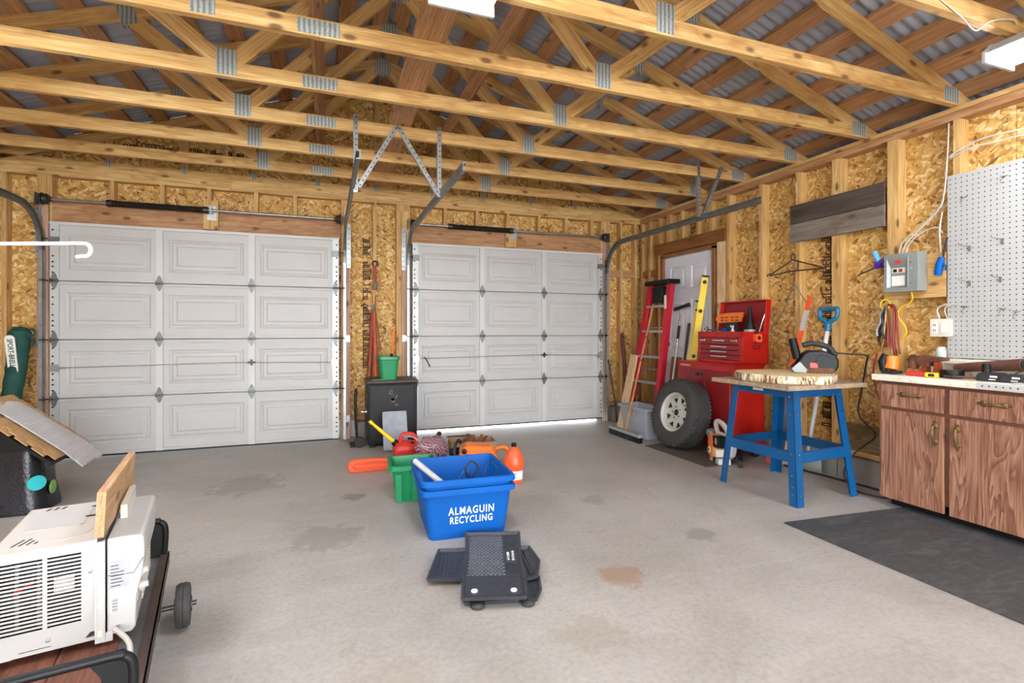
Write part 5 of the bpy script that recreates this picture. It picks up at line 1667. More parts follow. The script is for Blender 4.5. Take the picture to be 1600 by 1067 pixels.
MB().cyl((-0.06, 0.165 * math.cos(2.6), 0.165 * math.sin(2.6)), (-0.085, 0.158 * math.cos(2.6), 0.158 * math.sin(2.6)), 0.005, n=8).xf(MW).build('valve_stem', 'black_rubber', ro)

dm = MB().prism([(3.03, 4.36), (3.05, 3.50), (3.425, 3.50), (3.45, 4.40)], (0, 0, 0.0008), (1, 0, 0), (0, 1, 0), (0, 0, 0.007)).build('door_mat', 'brown_door_mat', None)
tag(dm, 'small worn brown door mat beneath the spare wheel and leaf blower', 'mat')
mat_top = 0.0078
tw.location.z = mat_top

# ------------------------------------------------------------------ leaf blower
lb = thing('leaf_blower', 'orange and white handheld leaf blower standing on the brown mat', 'leaf blower', (3.265, 3.60, mat_top), R(-22))
MB().lathe([(0.03, -0.05), (0.085, -0.05), (0.105, -0.03), (0.108, 0.02), (0.09, 0.05), (0.03, 0.055)], (0.075, 0.0, 0.125), (1, 0, 0), 24).build('fan_housing', 'white_plastic', lb, smooth=40)
MB().prism([(-0.08, 0.06), (-0.07, 0.19), (-0.04, 0.235), (0.015, 0.245), (0.055, 0.20), (0.05, 0.05), (0.0, 0.03)], (-0.065, 0.01, 0), (0, -1, 0), (0, 0, 1), (0.10, 0, 0)).build('engine_cover', 'orange_plastic', lb, bevel=0.014, smooth=40)
MB().prism(rrect(-0.045, 0.045, -0.05, 0.05, 0.015), (-0.05, -0.075, 0.19), (0.3, -0.95, 0), (0, 0, 1), (0.085, 0.02, 0)).build('air_filter_cover', 'black_plastic', lb, bevel=0.006, smooth=40)
for k in range(3):
    MB().obox((-0.052, -0.06 - 0.018 * k, 0.20), (0.004, 0.006, 0.05)).build('vent_slot', 'label_grey', lb)
MB().prism([(-0.06, 0.0), (0.045, 0.0), (0.055, 0.07), (-0.07, 0.075)], (-0.055, -0.045, 0.055), (0, -1, 0), (0, 0, 1), (0.09, 0, 0)).build('fuel_tank', 'cream_plastic', lb, bevel=0.010, smooth=40)
MB().lathe([(0.0, 0.0), (0.030, 0.0), (0.030, 0.006), (0.0, 0.006)], (-0.066, 0.03, 0.10), (-1, 0, 0), 18, caps=(False, False)).build('starter_badge', 'label_white', lb)
MB().lathe([(0.0, 0.007), (0.017, 0.007)], (-0.066, 0.03, 0.10), (-1, 0, 0), 14, caps=(False, False)).build('badge_mark', 'ink_black', lb)
MB().tube(smooth_path([(0.02, 0.05, 0.23), (0.0, 0.055, 0.32), (0.01, 0.035, 0.352), (0.03, -0.04, 0.335), (0.05, -0.10, 0.27), (0.065, -0.12, 0.18), (0.07, -0.09, 0.08)], 5), [0.02] * 8 + [0.021] * 12 + [0.024] * 11, 10).build('handle', 'white_plastic', lb, smooth=50)
MB().tube([(0.02, 0.02, 0.325), (0.03, -0.03, 0.31), (0.035, -0.06, 0.29)], 0.010, 8).build('trigger', 'rust_red', lb, smooth=50)
MB().tube([(0.015, 0.04, 0.25), (0.035, -0.05, 0.245), (0.05, -0.10, 0.24)], 0.016, 8).build('lower_grip', 'white_plastic', lb, smooth=50)
MB().prism([(-0.11, 0.0), (-0.03, 0.0), (-0.03, 0.045), (-0.10, 0.05)], (-0.045, -0.02, 0.0), (0, 1, 0), (0, 0, 1), (0.11, 0, 0)).build('foot', 'white_plastic', lb, bevel=0.006, smooth=40)
MB().prism([(0.03, 0.0), (0.075, 0.0), (0.06, 0.06), (0.045, 0.06)], (-0.05, 0, 0), (0, 1, 0), (0, 0, 1), (0.02, 0, 0)).build('front_foot', 'grey_plastic', lb, bevel=0.003)
MB().lathe([(0.03, 0), (0.045, 0.02), (0.045, 0.06), (0.035, 0.08)], (-0.02, 0.06, 0.20), (-0.2, 0.5, 0.6), 12).build('muffler', 'galvanized_dull', lb, smooth=40)

# ------------------------------------------------------------------ stepladder
la = thing('stepladder', 'red fiberglass stepladder with aluminium steps leaning folded by the entry door', 'stepladder', (3.5, 5.18, 0))
def lx(z):            # the folded ladder leans toward the wall
    return 3.50 + 0.155 * z
top = 1.735
for s in (-1, 1):
    p0 = Vector((lx(0), 5.18 + s * 0.285, 0.0)); p1 = Vector((lx(top), 5.13 + s * 0.185, top))
    rot = frame(p1 - p0, (-1, 0, 0))
    Lr = (p1 - p0).length
    c = (p0 + p1) / 2
    b = MB().obox(c, (Lr, 0.075, 0.006), rot)
    b.obox(c + rot @ Vector((0, 0.036, -0.014)), (Lr, 0.006, 0.03), rot)
    b.obox(c + rot @ Vector((0, -0.036, -0.014)), (Lr, 0.006, 0.03), rot)
    b.build('front_rail', 'ladder_red', la, world=True)
    p2 = p0 + Vector((0.075, 0, 0.06)); p3 = p1 + Vector((0.06, -s * 0.02, -0.03))
    MB().bar(p2, p3, 0.05, 0.03, up=(-1, 0, 0)).build('rear_rail', 'ladder_red', la, world=True)
    MB().obox((lx(0.02), 5.18 + s * 0.285, 0.02), (0.05, 0.085, 0.04)).build('foot', 'black_rubber', la, world=True)
for z in (0.26, 0.56, 0.86, 1.165, 1.465):
    w = 0.265 - 0.1 * z / top
    yc = 5.18 - 0.05 * z / top
    MB().box(lx(z) - 0.015, lx(z) + 0.06, yc - w, yc + w, z - 0.022, z + 0.004).build('step', 'aluminium', la, world=True)
for z in (0.70, 1.2):
    MB().cyl((lx(z) + 0.08, 4.93, z), (lx(z) + 0.08, 5.37, z), 0.008, n=8).build('spreader', 'aluminium', la, world=True)
MB().box(lx(top) - 0.05, lx(top) + 0.12, 5.13 - 0.235, 5.13 + 0.235, top - 0.02, top + 0.035).build('top_cap', 'black_plastic', la, world=True, bevel=0.01)
MB().box(lx(1.6) - 0.010, lx(1.6) + 0.06, 5.04, 5.23, 1.50, 1.69).build('tool_tray', 'black_plastic', la, world=True, bevel=0.006)
MB().obox((lx(1.45) - 0.006, 4.952, 1.50), (0.003, 0.04, 0.16)).build('warning_label', 'label_white', la, world=True)

bd = stick('leaning_board', (3.30, 5.25, 0.002), (3.475, 5.22, 0.875), 0.135, 0.019, 'lumber_pale', None, up=(-1, 0, 0))
tag(bd, 'pale pine board leaning on the red stepladder', 'board')

# grey tote
def bin_mesh(x0, x1, y0, y1, h, taper, rim, wall=0.004, r=0.03, zb=0.0):
    """open tapered tub with a flared rim, one closed skin"""
    def ring(d, z):
        return [Vector((x, y, z)) for x, y in rrect(x0 + d, x1 - d, y0 + d, y1 - d, r, 4)]
    rs = [ring(taper, zb), ring(taper * 0.15, zb + h - 0.035), ring(-rim * 0.2, zb + h - 0.034), ring(-rim, zb + h - 0.03), ring(-rim, zb + h - 0.004), ring(-rim + 0.004, zb + h),
          ring(wall, zb + h), ring(taper * 0.2 + wall, zb + h - 0.03), ring(taper + wall, zb + wall)]
    return MB().rings(rs, caps=(True, True))
t = thing('storage_tote', 'grey plastic tote with open top between the broom and the spare wheel', 'tote', (3.31, 4.84, 0))
bin_mesh(-0.13, 0.13, -0.27, 0.25, 0.33, 0.035, 0.018).build('tub', 'grey_plastic', t, smooth=35)
MB().box(-0.155, -0.145, -0.08, 0.08, 0.24, 0.27).build('handle', 'grey_plastic', t, bevel=0.004)

# push broom
t = thing('push_broom', 'wide push broom with wooden handle leaning on the stepladder', 'broom', (3.05, 4.76, 0))
MB().box(3.02, 3.075, 4.46, 5.05, 0.055, 0.09).build('head', 'grey_enamel', t, world=True, bevel=0.006)
br = MB()
rr = random.Random(9)
for i in range(60):
    for j in range(3):
        y = 4.468 + i * 0.00975
        x = 3.028 + j * 0.018
        br.obox((x + rr.uniform(-0.004, 0.004), y, 0.029), (0.014, 0.009, 0.056), Matrix.Rotation(rr.uniform(-0.15, 0.15), 3, 'Y'))
bo = br.build('bristles', 'black_plastic', t, world=True)
bo['kind'] = 'stuff'
MB().cyl((3.05, 4.75, 0.075), (3.60, 5.02, 1.475), 0.0125, n=12).build('handle', 'handle_wood', t, smooth=40, world=True)
# squeegee
t = thing('squeegee', 'squeegee with black head and telescopic white pole leaning on the entry door', 'squeegee', (3.62, 4.80, 0))
MB().cyl((3.60, 4.77, 0.01), (3.80, 4.845, 1.0), 0.013, n=10).build('lower_pole', 'white_plastic', t, smooth=40, world=True)
MB().cyl((3.80, 4.845, 1.0), (3.885, 4.877, 1.42), 0.010, n=10).build('upper_pole', 'chrome', t, smooth=40, world=True)
MB().cyl((3.815, 4.85, 1.07), (3.845, 4.862, 1.22), 0.0145, n=10).build('grip', 'black_plastic', t, smooth=40, world=True)
MB().bar((3.885, 5.0, 1.415), (3.885, 4.735, 1.465), 0.03, 0.038).build('head', 'black_rubber', t, world=True, bevel=0.006)
# spirit levels
def level(name, p0, p1, w, th, mk, lab, vials):
    t = thing('spirit_level', lab, 'level', (p0[0], p0[1], 0))
    p0, p1 = Vector(p0), Vector(p1)
    rot = frame(p1 - p0, (-1, -0.9, 0))
    c = (p0 + p1) / 2
    Ln = (p1 - p0).length
    b = MB().obox(c, (Ln, w, th * 0.5), rot)
    for s in (-1, 1):
        b.obox(c + rot @ Vector((0, s * (w / 2 - 0.006), 0)), (Ln, 0.012, th), rot)
    b.build('beam', mk, t, world=True)
    for s in (-1, 1):
        MB().obox(c + rot @ Vector((s * (Ln / 2 - 0.008), 0, 0)), (0.02, w + 0.004, th + 0.004), rot).build('end_cap', 'black_plastic', t, world=True)
    for f in vials:
        q = p0.lerp(p1, f)
        zz_ = rot @ Vector((0, 0, 1))
        MB().cyl(q - zz_ * (th * 0.4), q + zz_ * (th * 0.4), w * 0.30, n=14).build('vial', 'ink_black', t, world=True)
level('a', (3.64, 4.56, 0.01), (3.885, 4.47, 1.765), 0.068, 0.026, 'yellow_plastic', 'long bright yellow spirit level leaning on the entry door', (0.10, 0.5, 0.78, 0.96))
level('b', (3.66, 4.66, 0.01), (3.90, 4.61, 1.50), 0.05, 0.022, 'yellow_pale', 'pale yellow straightedge leaning beside the bright yellow level', (0.93,))
b1 = stick('black_bar', (3.68, 4.72, 0.005), (3.87, 4.72, 1.25), 0.03, 0.015, 'plank_dark', None, up=(-1, 0, 0))
tag(b1, 'thin black bar leaning beside the pale straightedge', 'bar')
b2 = stick('plywood_offcut', (3.70, 4.865, 0.005), (3.815, 4.865, 0.86), 0.17, 0.012, 'lumber_brown', None, up=(-1, 0, 0))
tag(b2, 'brown plywood offcut leaning between squeegee and rolling cabinet', 'board')
# pry bars in the corner
t = thing('pry_bar', 'black pry bar leaning in the corner beside the door track', 'pry bar', (3.53, 5.55, 0))
MB().tube(smooth_path([(3.475, 5.61, 0.008), (3.46, 5.62, 0.2), (3.40, 5.66, 0.70), (3.385, 5.67, 0.77), (3.37, 5.64, 0.79)], 4), 0.011, 8).build('bar', 'steel_dark', t, smooth=50, world=True)
MB().obox((3.477, 5.608, 0.032), (0.035, 0.012, 0.06)).build('chisel_end', 'steel_dark', t, world=True)
t = thing('rusty_bar', 'rusty brown steel tube standing in the corner behind the tote', 'steel bar', (3.62, 5.56, 0))
MB().tube([(3.625, 5.56, 0.006), (3.605, 5.62, 0.6), (3.585, 5.655, 1.08), (3.582, 5.66, 1.14)], [0.024, 0.024, 0.024, 0.014], 10).build('bar', 'red_paint_rust', t, smooth=50, world=True)
MB().cyl((3.58, 5.628, 1.09), (3.578, 5.636, 1.09), 0.008, n=8).build('eye_hole', 'dark_hole', t, world=True)
t = thing('hand_weeder', 'black fork tool lying under the blue stand', 'hand tool', (3.34, 3.38, 0))
MB().cyl((3.34, 3.42, 0.035), (3.44, 3.52, 0.16), 0.022, n=12).build('grip', 'black_plastic', t, smooth=40, world=True)
MB().cyl((3.30, 3.38, 0.03), (3.34, 3.42, 0.035), 0.03, 0.022, n=12).build('pommel', 'black_rubber', t, smooth=40, world=True)
# ------------------------------------------------------------------ black steel cabinet between the garage doors
bc = thing('steel_cabinet', 'scuffed black steel cabinet standing between the two garage doors', 'cabinet', (0.63, 5.42, 0))
MB().box(-0.245, 0.245, -0.20, 0.19, 0.03, 0.635).build('body', 'black_paint', bc, bevel=0.012)
MB().box(-0.255, 0.255, -0.21, 0.20, 0.635, 0.668).build('top', 'black_top', bc, bevel=0.008)
MB().box(-0.225, 0.215, -0.212, -0.20, 0.06, 0.62).build('door_panel', 'black_paint', bc, bevel=0.006)
for x in (-0.2, 0.2):
    for y in (-0.16, 0.15):
        MB().box(x - 0.025, x + 0.025, y - 0.025, y + 0.025, 0.0, 0.03).build('foot', 'black_paint', bc)
for z in (0.16, 0.50):
    MB().box(-0.256, -0.245, -0.19, -0.13, z - 0.05, z + 0.05).cyl((-0.258, -0.195, z - 0.05), (-0.258, -0.195, z + 0.05), 0.009, n=8).build('side_hinge', 'steel_dark', bc)
MB().lathe([(0.03, 0.0), (0.028, 0.008), (0.012, 0.012), (0.012, 0.035), (0.02, 0.04), (0.02, 0.05)], (-0.245, -0.02, 0.335), (-1, 0, 0), 16).build('side_knob', 'chrome', bc, smooth=40)
sc = MB()
rr = random.Random(12)
for k in range(14):
    sc.obox((0.01 + rr.uniform(-0.03, 0.03), -0.2124, 0.50 + rr.uniform(-0.09, 0.09)), (rr.uniform(0.01, 0.04), 0.0008, rr.uniform(0.008, 0.035)), Matrix.Rotation(rr.uniform(-0.6, 0.6), 3, 'Y'))
sc.build('paint_scuffs', 'scuff', bc)['kind'] = 'stuff'
t = thing('hand_truck', 'folded black hand truck beside the steel cabinet', 'hand truck', (0.285, 5.42, 0))
for k, y in enumerate((5.33, 5.50)):
    MB().tube(smooth_path([(0.30, y, 0.02), (0.285, y, 0.2), (0.28, y, 0.48), (0.285, y + 0.02 - 0.04 * k, 0.53)], 4), 0.011, 8).build('side_tube', 'black_paint', t, smooth=50, world=True)
MB().tube(smooth_path([(0.285, 5.35, 0.525), (0.285, 5.37, 0.56), (0.285, 5.46, 0.56), (0.285, 5.48, 0.525)], 4), 0.013, 8).build('top_handle', 'black_rubber', t, smooth=50, world=True)
for z in (0.14, 0.34):
    MB().cyl((0.285, 5.33, z), (0.285, 5.50, z), 0.007, n=8).build('cross_bar', 'black_paint', t, world=True)
MB().box(0.225, 0.305, 5.30, 5.53, 0.0, 0.012).build('toe_plate', 'black_paint', t, world=True, bevel=0.003)
MB().lathe([(0.015, -0.016), (0.05, -0.016), (0.055, -0.008), (0.055, 0.008), (0.05, 0.016), (0.015, 0.016)], (0.312, 5.27, 0.056), (0, 1, 0), 20).build('wheel', 'black_rubber', t, smooth=40, world=True)

t = thing('green_tub', 'small green plastic tub on top of the black steel cabinet', 'tub', (0.60, 5.33, 0.669))
bin_mesh(-0.10, 0.10, -0.09, 0.09, 0.235, 0.022, 0.008, 0.004, 0.03).build('tub', 'green_plastic', t, smooth=35)
MB().prism([(-0.17, -0.09), (-0.10, -0.10), (-0.02, -0.10), (-0.06, -0.075)], (0, 0, 0.002), (1, 0, 0), (0, 1, 0), (0, 0, 0.006)).build('lid_corner', 'green_plastic', t)
# hatchet standing in the tub
t = thing('hatchet', 'hatchet with orange handle standing up in the green tub', 'hatchet', (0.635, 5.36, 0.7))
MB().tube(smooth_path([(0.625, 5.37, 0.78), (0.64, 5.38, 0.92), (0.655, 5.40, 1.06), (0.66, 5.41, 1.16), (0.675, 5.41, 1.19)], 4), [0.012] * 9 + [0.015] * 8, 10).build('handle', 'orange_plastic', t, smooth=50, world=True)
MB().tube([(0.625, 5.37, 0.70), (0.63, 5.375, 0.84), (0.636, 5.378, 0.93)], 0.0165, 10).build('lower_grip', 'black_plastic', t, smooth=50, world=True)
MB().obox((0.60, 5.37, 0.73), (0.09, 0.02, 0.05)).build('blade', 'steel_dark', t, world=True)
# tools on the pier
t = thing('pipe_wrench', 'red adjustable wrench hanging on the pier between the doors', 'wrench', (0.50, 5.74, 1.6))
MB().bar((0.505, 5.735, 1.68), (0.497, 5.735, 1.88), 0.022, 0.034, up=(1, 0, 0)).build('handle', 'rust_red', t, world=True, bevel=0.004)
MB().tube(arc((0.50, 5.73, 1.90), (1, 0, 0), (0, 0, 1), 0.026, -50, 230, 10), 0.010, 6).build('jaw', 'steel_dark', t, smooth=40, world=True)
MB().bar((0.506, 5.735, 1.615), (0.503, 5.735, 1.69), 0.024, 0.045, up=(1, 0, 0)).build('grip_end', 'steel_dark', t, world=True, bevel=0.006)
t = thing('bolt_cutter', 'pair of long rust red tool handles leaning behind the green tub', 'bolt cutter', (0.5, 5.68, 0.67))
MB().tube([(0.43, 5.60, 0.675), (0.455, 5.68, 1.05), (0.475, 5.735, 1.40)], [0.026, 0.024, 0.018], 10).build('handle', 'red_paint_rust2', t, smooth=50, world=True)
MB().tube([(0.50, 5.60, 0.675), (0.497, 5.68, 1.05), (0.485, 5.735, 1.38)], [0.026, 0.024, 0.018], 10).build('handle', 'coral_rust', t, smooth=50, world=True)
MB().tube([(0.565, 5.745, 0.95), (0.53, 5.745, 1.20), (0.505, 5.745, 1.42), (0.51, 5.745, 1.55)], 0.006, 6).build('strap', 'coral_rust', t, smooth=50, world=True)
MB().obox((0.48, 5.735, 1.42), (0.03, 0.02, 0.07)).build('joint', 'steel_dark', t, world=True)
t = MB().tube(smooth_path([(0.60, 5.835, 1.20), (0.615, 5.80, 1.19), (0.62, 5.79, 1.16), (0.61, 5.79, 1.13), (0.60, 5.79, 1.15)], 4), 0.005, 6).build('wall_hook', 'steel_dark', None, smooth=50)
tag(t, 'small black hook screwed into the sheathing above the hatchet', 'hook')

# grey panel leaning on the cabinet
rot = frame((0.0, 0.2, 0.98), (0, -1, 0))
gp = MB().prism(rrect(-0.118, 0.118, -0.19, 0.19, 0.012), (0, 0, 0), (1, 0, 0), (0, 1, 0), (0, 0, 0.014)).xf(Matrix.Translation((0.635, 5.075, 0.188)) @ Matrix.Rotation(R(68), 4, 'X')).build('grey_panel', 'grey_board', None, bevel=0.003)
tag(gp, 'grey metal sheet leaning on the front of the black cabinet', 'panel')

# gas can
gc = thing('gas_can', 'red fuel can with a yellow spout beside the leaning grey sheet', 'fuel can', (0.69, 4.74, 0))
def ringz(z, sx, sy, r=0.03):
    return [Vector((x, y, z)) for x, y in rrect(-sx, sx, -sy, sy, r, 4)]
MB().rings([ringz(0.0, 0.10, 0.085), ringz(0.012, 0.112, 0.095), ringz(0.10, 0.112, 0.095), ringz(0.135, 0.095, 0.08), ringz(0.15, 0.06, 0.05)]).build('body', 'red_plastic', gc, smooth=45)
MB().tube(smooth_path([(-0.055, 0, 0.13), (-0.04, 0, 0.195), (0.0, 0, 0.215), (0.065, 0, 0.205), (0.10, 0, 0.16), (0.105, 0, 0.09)], 5), 0.019, 10).build('handle', 'red_plastic', gc, smooth=50)
MB().lathe([(0.030, 0.0), (0.032, 0.03), (0.024, 0.045)], (-0.08, 0, 0.125), (-0.75, 0, 0.65), 14).build('collar', 'black_plastic', gc, smooth=40)
MB().tube([(-0.11, 0, 0.155), (-0.22, 0, 0.255), (-0.305, 0, 0.335)], [0.019, 0.017, 0.013], 10).build('spout', 'yellow_plastic', gc, smooth=40)
MB().cyl((-0.30, 0, 0.33), (-0.325, 0, 0.353), 0.018, 0.016, n=12).build('spout_cap', 'yellow_plastic', gc, smooth=40)
MB().lathe([(0.018, 0), (0.018, 0.025), (0.01, 0.03)], (0.05, -0.05, 0.12), (0.2, -0.6, 0.8), 12).build('vent_cap', 'black_plastic', gc, smooth=40)
# chainsaw scabbard
cs = thing('chainsaw_scabbard', 'long orange chainsaw bar cover lying in front of the fuel can', 'bar cover', (0.42, 4.37, 0))
out = [(-0.26, 0.055), (-0.255, 0.03), (-0.235, 0.01), (-0.20, 0.0), (0.25, 0.004), (0.25, 0.10), (-0.20, 0.108), (-0.235, 0.10), (-0.252, 0.08)]
MB().prism(out, (0, -0.025, 0), (1, 0, 0), (0, 0, 1), (0, 0.05, 0)).build('shell', 'coral_plastic', cs, bevel=0.010, smooth=40)
for d in (0.022, 0.036):
    MB().tube([(0.22, -0.0262, d), (-0.19, -0.0262, d), (-0.235 + d * 0.6, -0.0262, 0.054), (-0.19, -0.0262, 0.106 - d), (0.22, -0.0262, 0.104 - d)], 0.0025, 5).build('rib', 'rust_red_light', cs)
# chainsaw
sw = thing('chainsaw', 'orange chainsaw body behind the blue recycling bins', 'chainsaw', (1.22, 4.21, 0), R(-12))
sw.scale = (1.15, 1.15, 1.2)
MB().prism([(-0.14, 0.02), (0.16, 0.02), (0.16, 0.06), (0.115, 0.155), (-0.09, 0.165), (-0.13, 0.12)], (0, -0.07, 0), (1, 0, 0), (0, 0, 1), (0, 0.16, 0)).build('cover', 'orange_plastic', sw, bevel=0.018, smooth=40)
MB().prism([(-0.09, 0.05), (0.06, 0.05), (0.045, 0.125), (-0.075, 0.13)], (0, -0.078, 0), (1, 0, 0), (0, 0, 1), (0, 0.01, 0)).build('cover_panel', 'orange_plastic', sw, bevel=0.004)
MB().box(-0.13, 0.17, -0.06, 0.085, 0.0, 0.035).build('crankcase', 'black_plastic', sw, bevel=0.01)
MB().tube(smooth_path([(-0.12, -0.06, 0.03), (-0.165, -0.075, 0.08), (-0.17, -0.06, 0.15), (-0.14, 0.0, 0.19), (-0.12, 0.06, 0.16)], 5), 0.012, 8).build('front_handle', 'black_rubber', sw, smooth=50)
MB().tube(smooth_path([(0.14, 0.0, 0.12), (0.21, 0.0, 0.13), (0.245, 0.0, 0.07), (0.20, 0.0, 0.03)], 5), 0.016, 8).build('rear_handle', 'orange_plastic', sw, smooth=50)
for x, z in ((-0.10, 0.13), (-0.05, 0.035), (-0.17, 0.06)):
    MB().lathe([(0.018, 0.0), (0.018, 0.015), (0.008, 0.02)], (x, -0.078, z), (0, -1, 0), 12).build('cap', 'black_plastic', sw, smooth=40)
# box behind
cbx = thing('cardboard_box', 'low open cardboard box of scraps beside the black cabinet', 'box', (1.34, 4.80, 0), R(-6))
MB().box(-0.22, 0.22, -0.13, 0.13, 0, 0.004).box(-0.22, -0.216, -0.13, 0.13, 0, 0.10).box(0.216, 0.22, -0.13, 0.13, 0, 0.10).box(-0.22, 0.22, -0.13, -0.126, 0, 0.10).box(-0.22, 0.22, 0.126, 0.13, 0, 0.10).build('box', 'cardboard', cbx)
MB().obox((-0.08, 0.20, 0.10), (0.28, 0.14, 0.004), Matrix.Rotation(R(-18), 3, 'X')).build('flap', 'cardboard', cbx)
rr = random.Random(21)
for k in range(7):
    o = stick('wood_scrap', (-0.12 + 0.035 * k, rr.uniform(-0.09, 0.0), 0.06 + rr.uniform(0, 0.03)), (-0.10 + 0.04 * k + rr.uniform(-0.05, 0.09), rr.uniform(0.0, 0.10), 0.10 + rr.uniform(0, 0.05)), 0.03, 0.012, 'lumber_brown', None)
    o.matrix_world = WM[cbx.name] @ WM[o.name]
    tag(o, 'short brown wood scrap sticking out of the cardboard box', 'wood scrap', 'wood scraps in the cardboard box')
# bag with clutter
bg = thing('plastic_bag', 'crumpled clear plastic bag with pink stripes behind the blue bins', 'plastic bag', (0.895, 4.52, 0))
bg.scale = (1.08, 1.1, 1.3)
rr = random.Random(31)
def lump(o, sx, sy, sz, amp, seed, n=22, k=12):
    rnd = random.Random(seed)
    ph = [rnd.uniform(0, 6.28) for _ in range(6)]
    b = MB()
    rs = []
    for j in range(1, k):
        t_ = math.pi * j / k
        ring = []
        for i in range(n):
            a = 2 * math.pi * i / n
            d = 1 + amp * (math.sin(3 * a + ph[0] + 2 * t_) + math.sin(5 * a + ph[1] - 4 * t_) * 0.7 + math.sin(9 * a + ph[2] + 7 * t_) * 0.5)
            ring.append(Vector(o) + Vector((sx * d * math.sin(t_) * math.cos(a), sy * d * math.sin(t_) * math.sin(a), max(-sz, -sz * d * math.cos(t_)) + sz)))
        rs.append(ring)
    return b.rings(rs)
lump((0, 0, 0), 0.135, 0.10, 0.085, 0.07, 1).build('film', 'striped_bag', bg, smooth=25)
lump((-0.03, 0.0, 0.004), 0.10, 0.08, 0.05, 0.05, 2).build('dark_contents', 'black_plastic', bg, smooth=40)
MB().tube(smooth_path([(-0.10, 0.0, 0.14), (-0.17, -0.02, 0.18), (-0.24, -0.03, 0.19)], 4), [0.014, 0.012, 0.01, 0.009, 0.008, 0.008, 0.007, 0.006, 0.005], 6).build('twisted_neck', 'clear_plastic', bg, smooth=30)
t = thing('wire_basket', 'red translucent berry basket next to the plastic bag', 'basket', (0.76, 4.29, 0))
rs = MB()
bin_mesh(-0.085, 0.085, -0.06, 0.06, 0.12, 0.02, 0.004, 0.003, 0.012).build('tub', 'red_clear', t, smooth=35)
MB().obox((0.07, -0.02, 0.07), (0.05, 0.05, 0.1)).build('blue_tag', 'blue_plastic', t)
t = thing('hose_nozzle', 'black garden hose nozzle lying by the door gap', 'nozzle', (0.97, 5.05, 0))
MB().tube([(-0.05, 0.02, 0.03), (0.02, 0.0, 0.06), (0.09, -0.01, 0.12)], [0.03, 0.024, 0.018], 10).build('barrel', 'black_plastic', t, smooth=50)
MB().tube([(0.0, 0.01, 0.05), (0.08, 0.02, 0.03), (0.12, 0.02, 0.02)], 0.018, 8).build('grip', 'black_rubber', t, smooth=50)
MB().ball((0.095, -0.01, 0.13), 0.026, 10, 6).build('tip', 'black_rubber', t, smooth=50)
t = thing('black_cloth', 'dark bundle of black cloth at the foot of the steel cabinet', 'cloth', (0.94, 4.80, 0))
lump((0, 0, 0), 0.10, 0.13, 0.05, 0.06, 7).build('cloth', 'black_rubber', t, smooth=40)
t = thing('cordless_drill', 'black cordless tool lying between bag and chainsaw', 'power tool', (1.10, 4.42, 0))
MB().tube([(-0.07, 0.0, 0.09), (0.0, 0, 0.095), (0.06, 0, 0.10)], [0.03, 0.034, 0.024], 10).build('motor', 'black_plastic', t, smooth=40)
MB().tube([(-0.02, 0.0, 0.09), (-0.03, 0, 0.04)], 0.022, 8).build('grip', 'black_rubber', t, smooth=40)
MB().box(-0.075, 0.02, -0.04, 0.04, 0.0, 0.035).build('battery', 'black_plastic', t, bevel=0.006)
MB().lathe([(0.013, 0), (0.013, 0.02), (0.006, 0.03)], (0.06, 0, 0.10), (1, 0, 0.1), 10).build('chuck', 'red_plastic', t, smooth=40)

# red jug
jg = thing('antifreeze_jug', 'orange red plastic jug with white label band standing alone by the bins', 'jug', (1.365, 3.69, 0))
MB().lathe([(0.0, 0.0), (0.062, 0.0), (0.068, 0.008), (0.068, 0.095), (0.066, 0.10), (0.077, 0.115), (0.079, 0.15), (0.068, 0.205), (0.042, 0.25), (0.022, 0.268), (0.018, 0.275), (0.0, 0.275)], n=28, caps=(False, False)).build('body', 'coral_plastic', jg, smooth=40)
MB().lathe([(0.020, 0.272), (0.020, 0.298), (0.016, 0.30), (0.0, 0.30)], n=18, caps=(False, False)).build('cap', 'black_plastic', jg, smooth=40)
MB().lathe([(0.0692, 0.028), (0.0692, 0.095)], n=28, caps=(False, False)).build('label', 'label_white', jg, smooth=40)
for z in (0.075, 0.05):
    for k in range(4):
        a = R(215 + k * 16)
        MB().obox((0.0698 * math.cos(a), 0.0698 * math.sin(a), z), (0.0008, 0.014, 0.010), Matrix.Rotation(a, 3, 'Z')).build('label_print', 'grey_plastic' if k % 2 else 'red_plastic', jg)

# green tote
gt = thing('green_tote', 'green plastic tote partly hidden behind the blue recycling bins', 'tote', (0.575, 3.60, 0), R(-4))
bin_mesh(-0.155, 0.155, -0.13, 0.16, 0.255, 0.035, 0.018, 0.004, 0.03).build('tub', 'green_plastic', gt, smooth=35)
for x in (-0.13, -0.02, 0.09):
    MB().box(x, x + 0.045, -0.146, -0.118, 0.02, 0.20).build('rib', 'green_plastic', gt, bevel=0.004)
MB().box(-0.175, -0.15, -0.05, 0.06, 0.19, 0.225).build('handle', 'green_plastic', gt, bevel=0.006)

# ------------------------------------------------------------------ blue recycling bins
def blue_bin(name, label, z, group=None):
    t = thing(name, label, 'recycling bin', (0.77, 3.02, z), R(-3))
    bin_mesh(-0.255, 0.255, -0.262, 0.262, 0.29, 0.035, 0.016, 0.004, 0.035).build('tub', 'blue_plastic', t, smooth=35)
    return t
b1 = blue_bin('recycling_bin', 'blue recycling bin with white lettering, lower of the nested pair', 0.0)
b2 = blue_bin('recycling_bin', 'blue recycling bin nested in the lettered one, with odds and ends inside', 0.052)
yf = lambda z: -0.262 + 0.035 * (1 - 0.85 * z / 0.255)
tilt = math.atan(0.035 * 0.85 / 0.255)
def on_front(z):
    m = Matrix.Translation((0.015, yf(z) - 0.0012, z)) @ Matrix.Rotation(R(90) + tilt, 4, 'X')
    return m
text('lettering', 'ALMAGUIN', 0.062, 'print_white', b1, on_front(0.158), world=False, spacing=1.16, bold=0.0009)
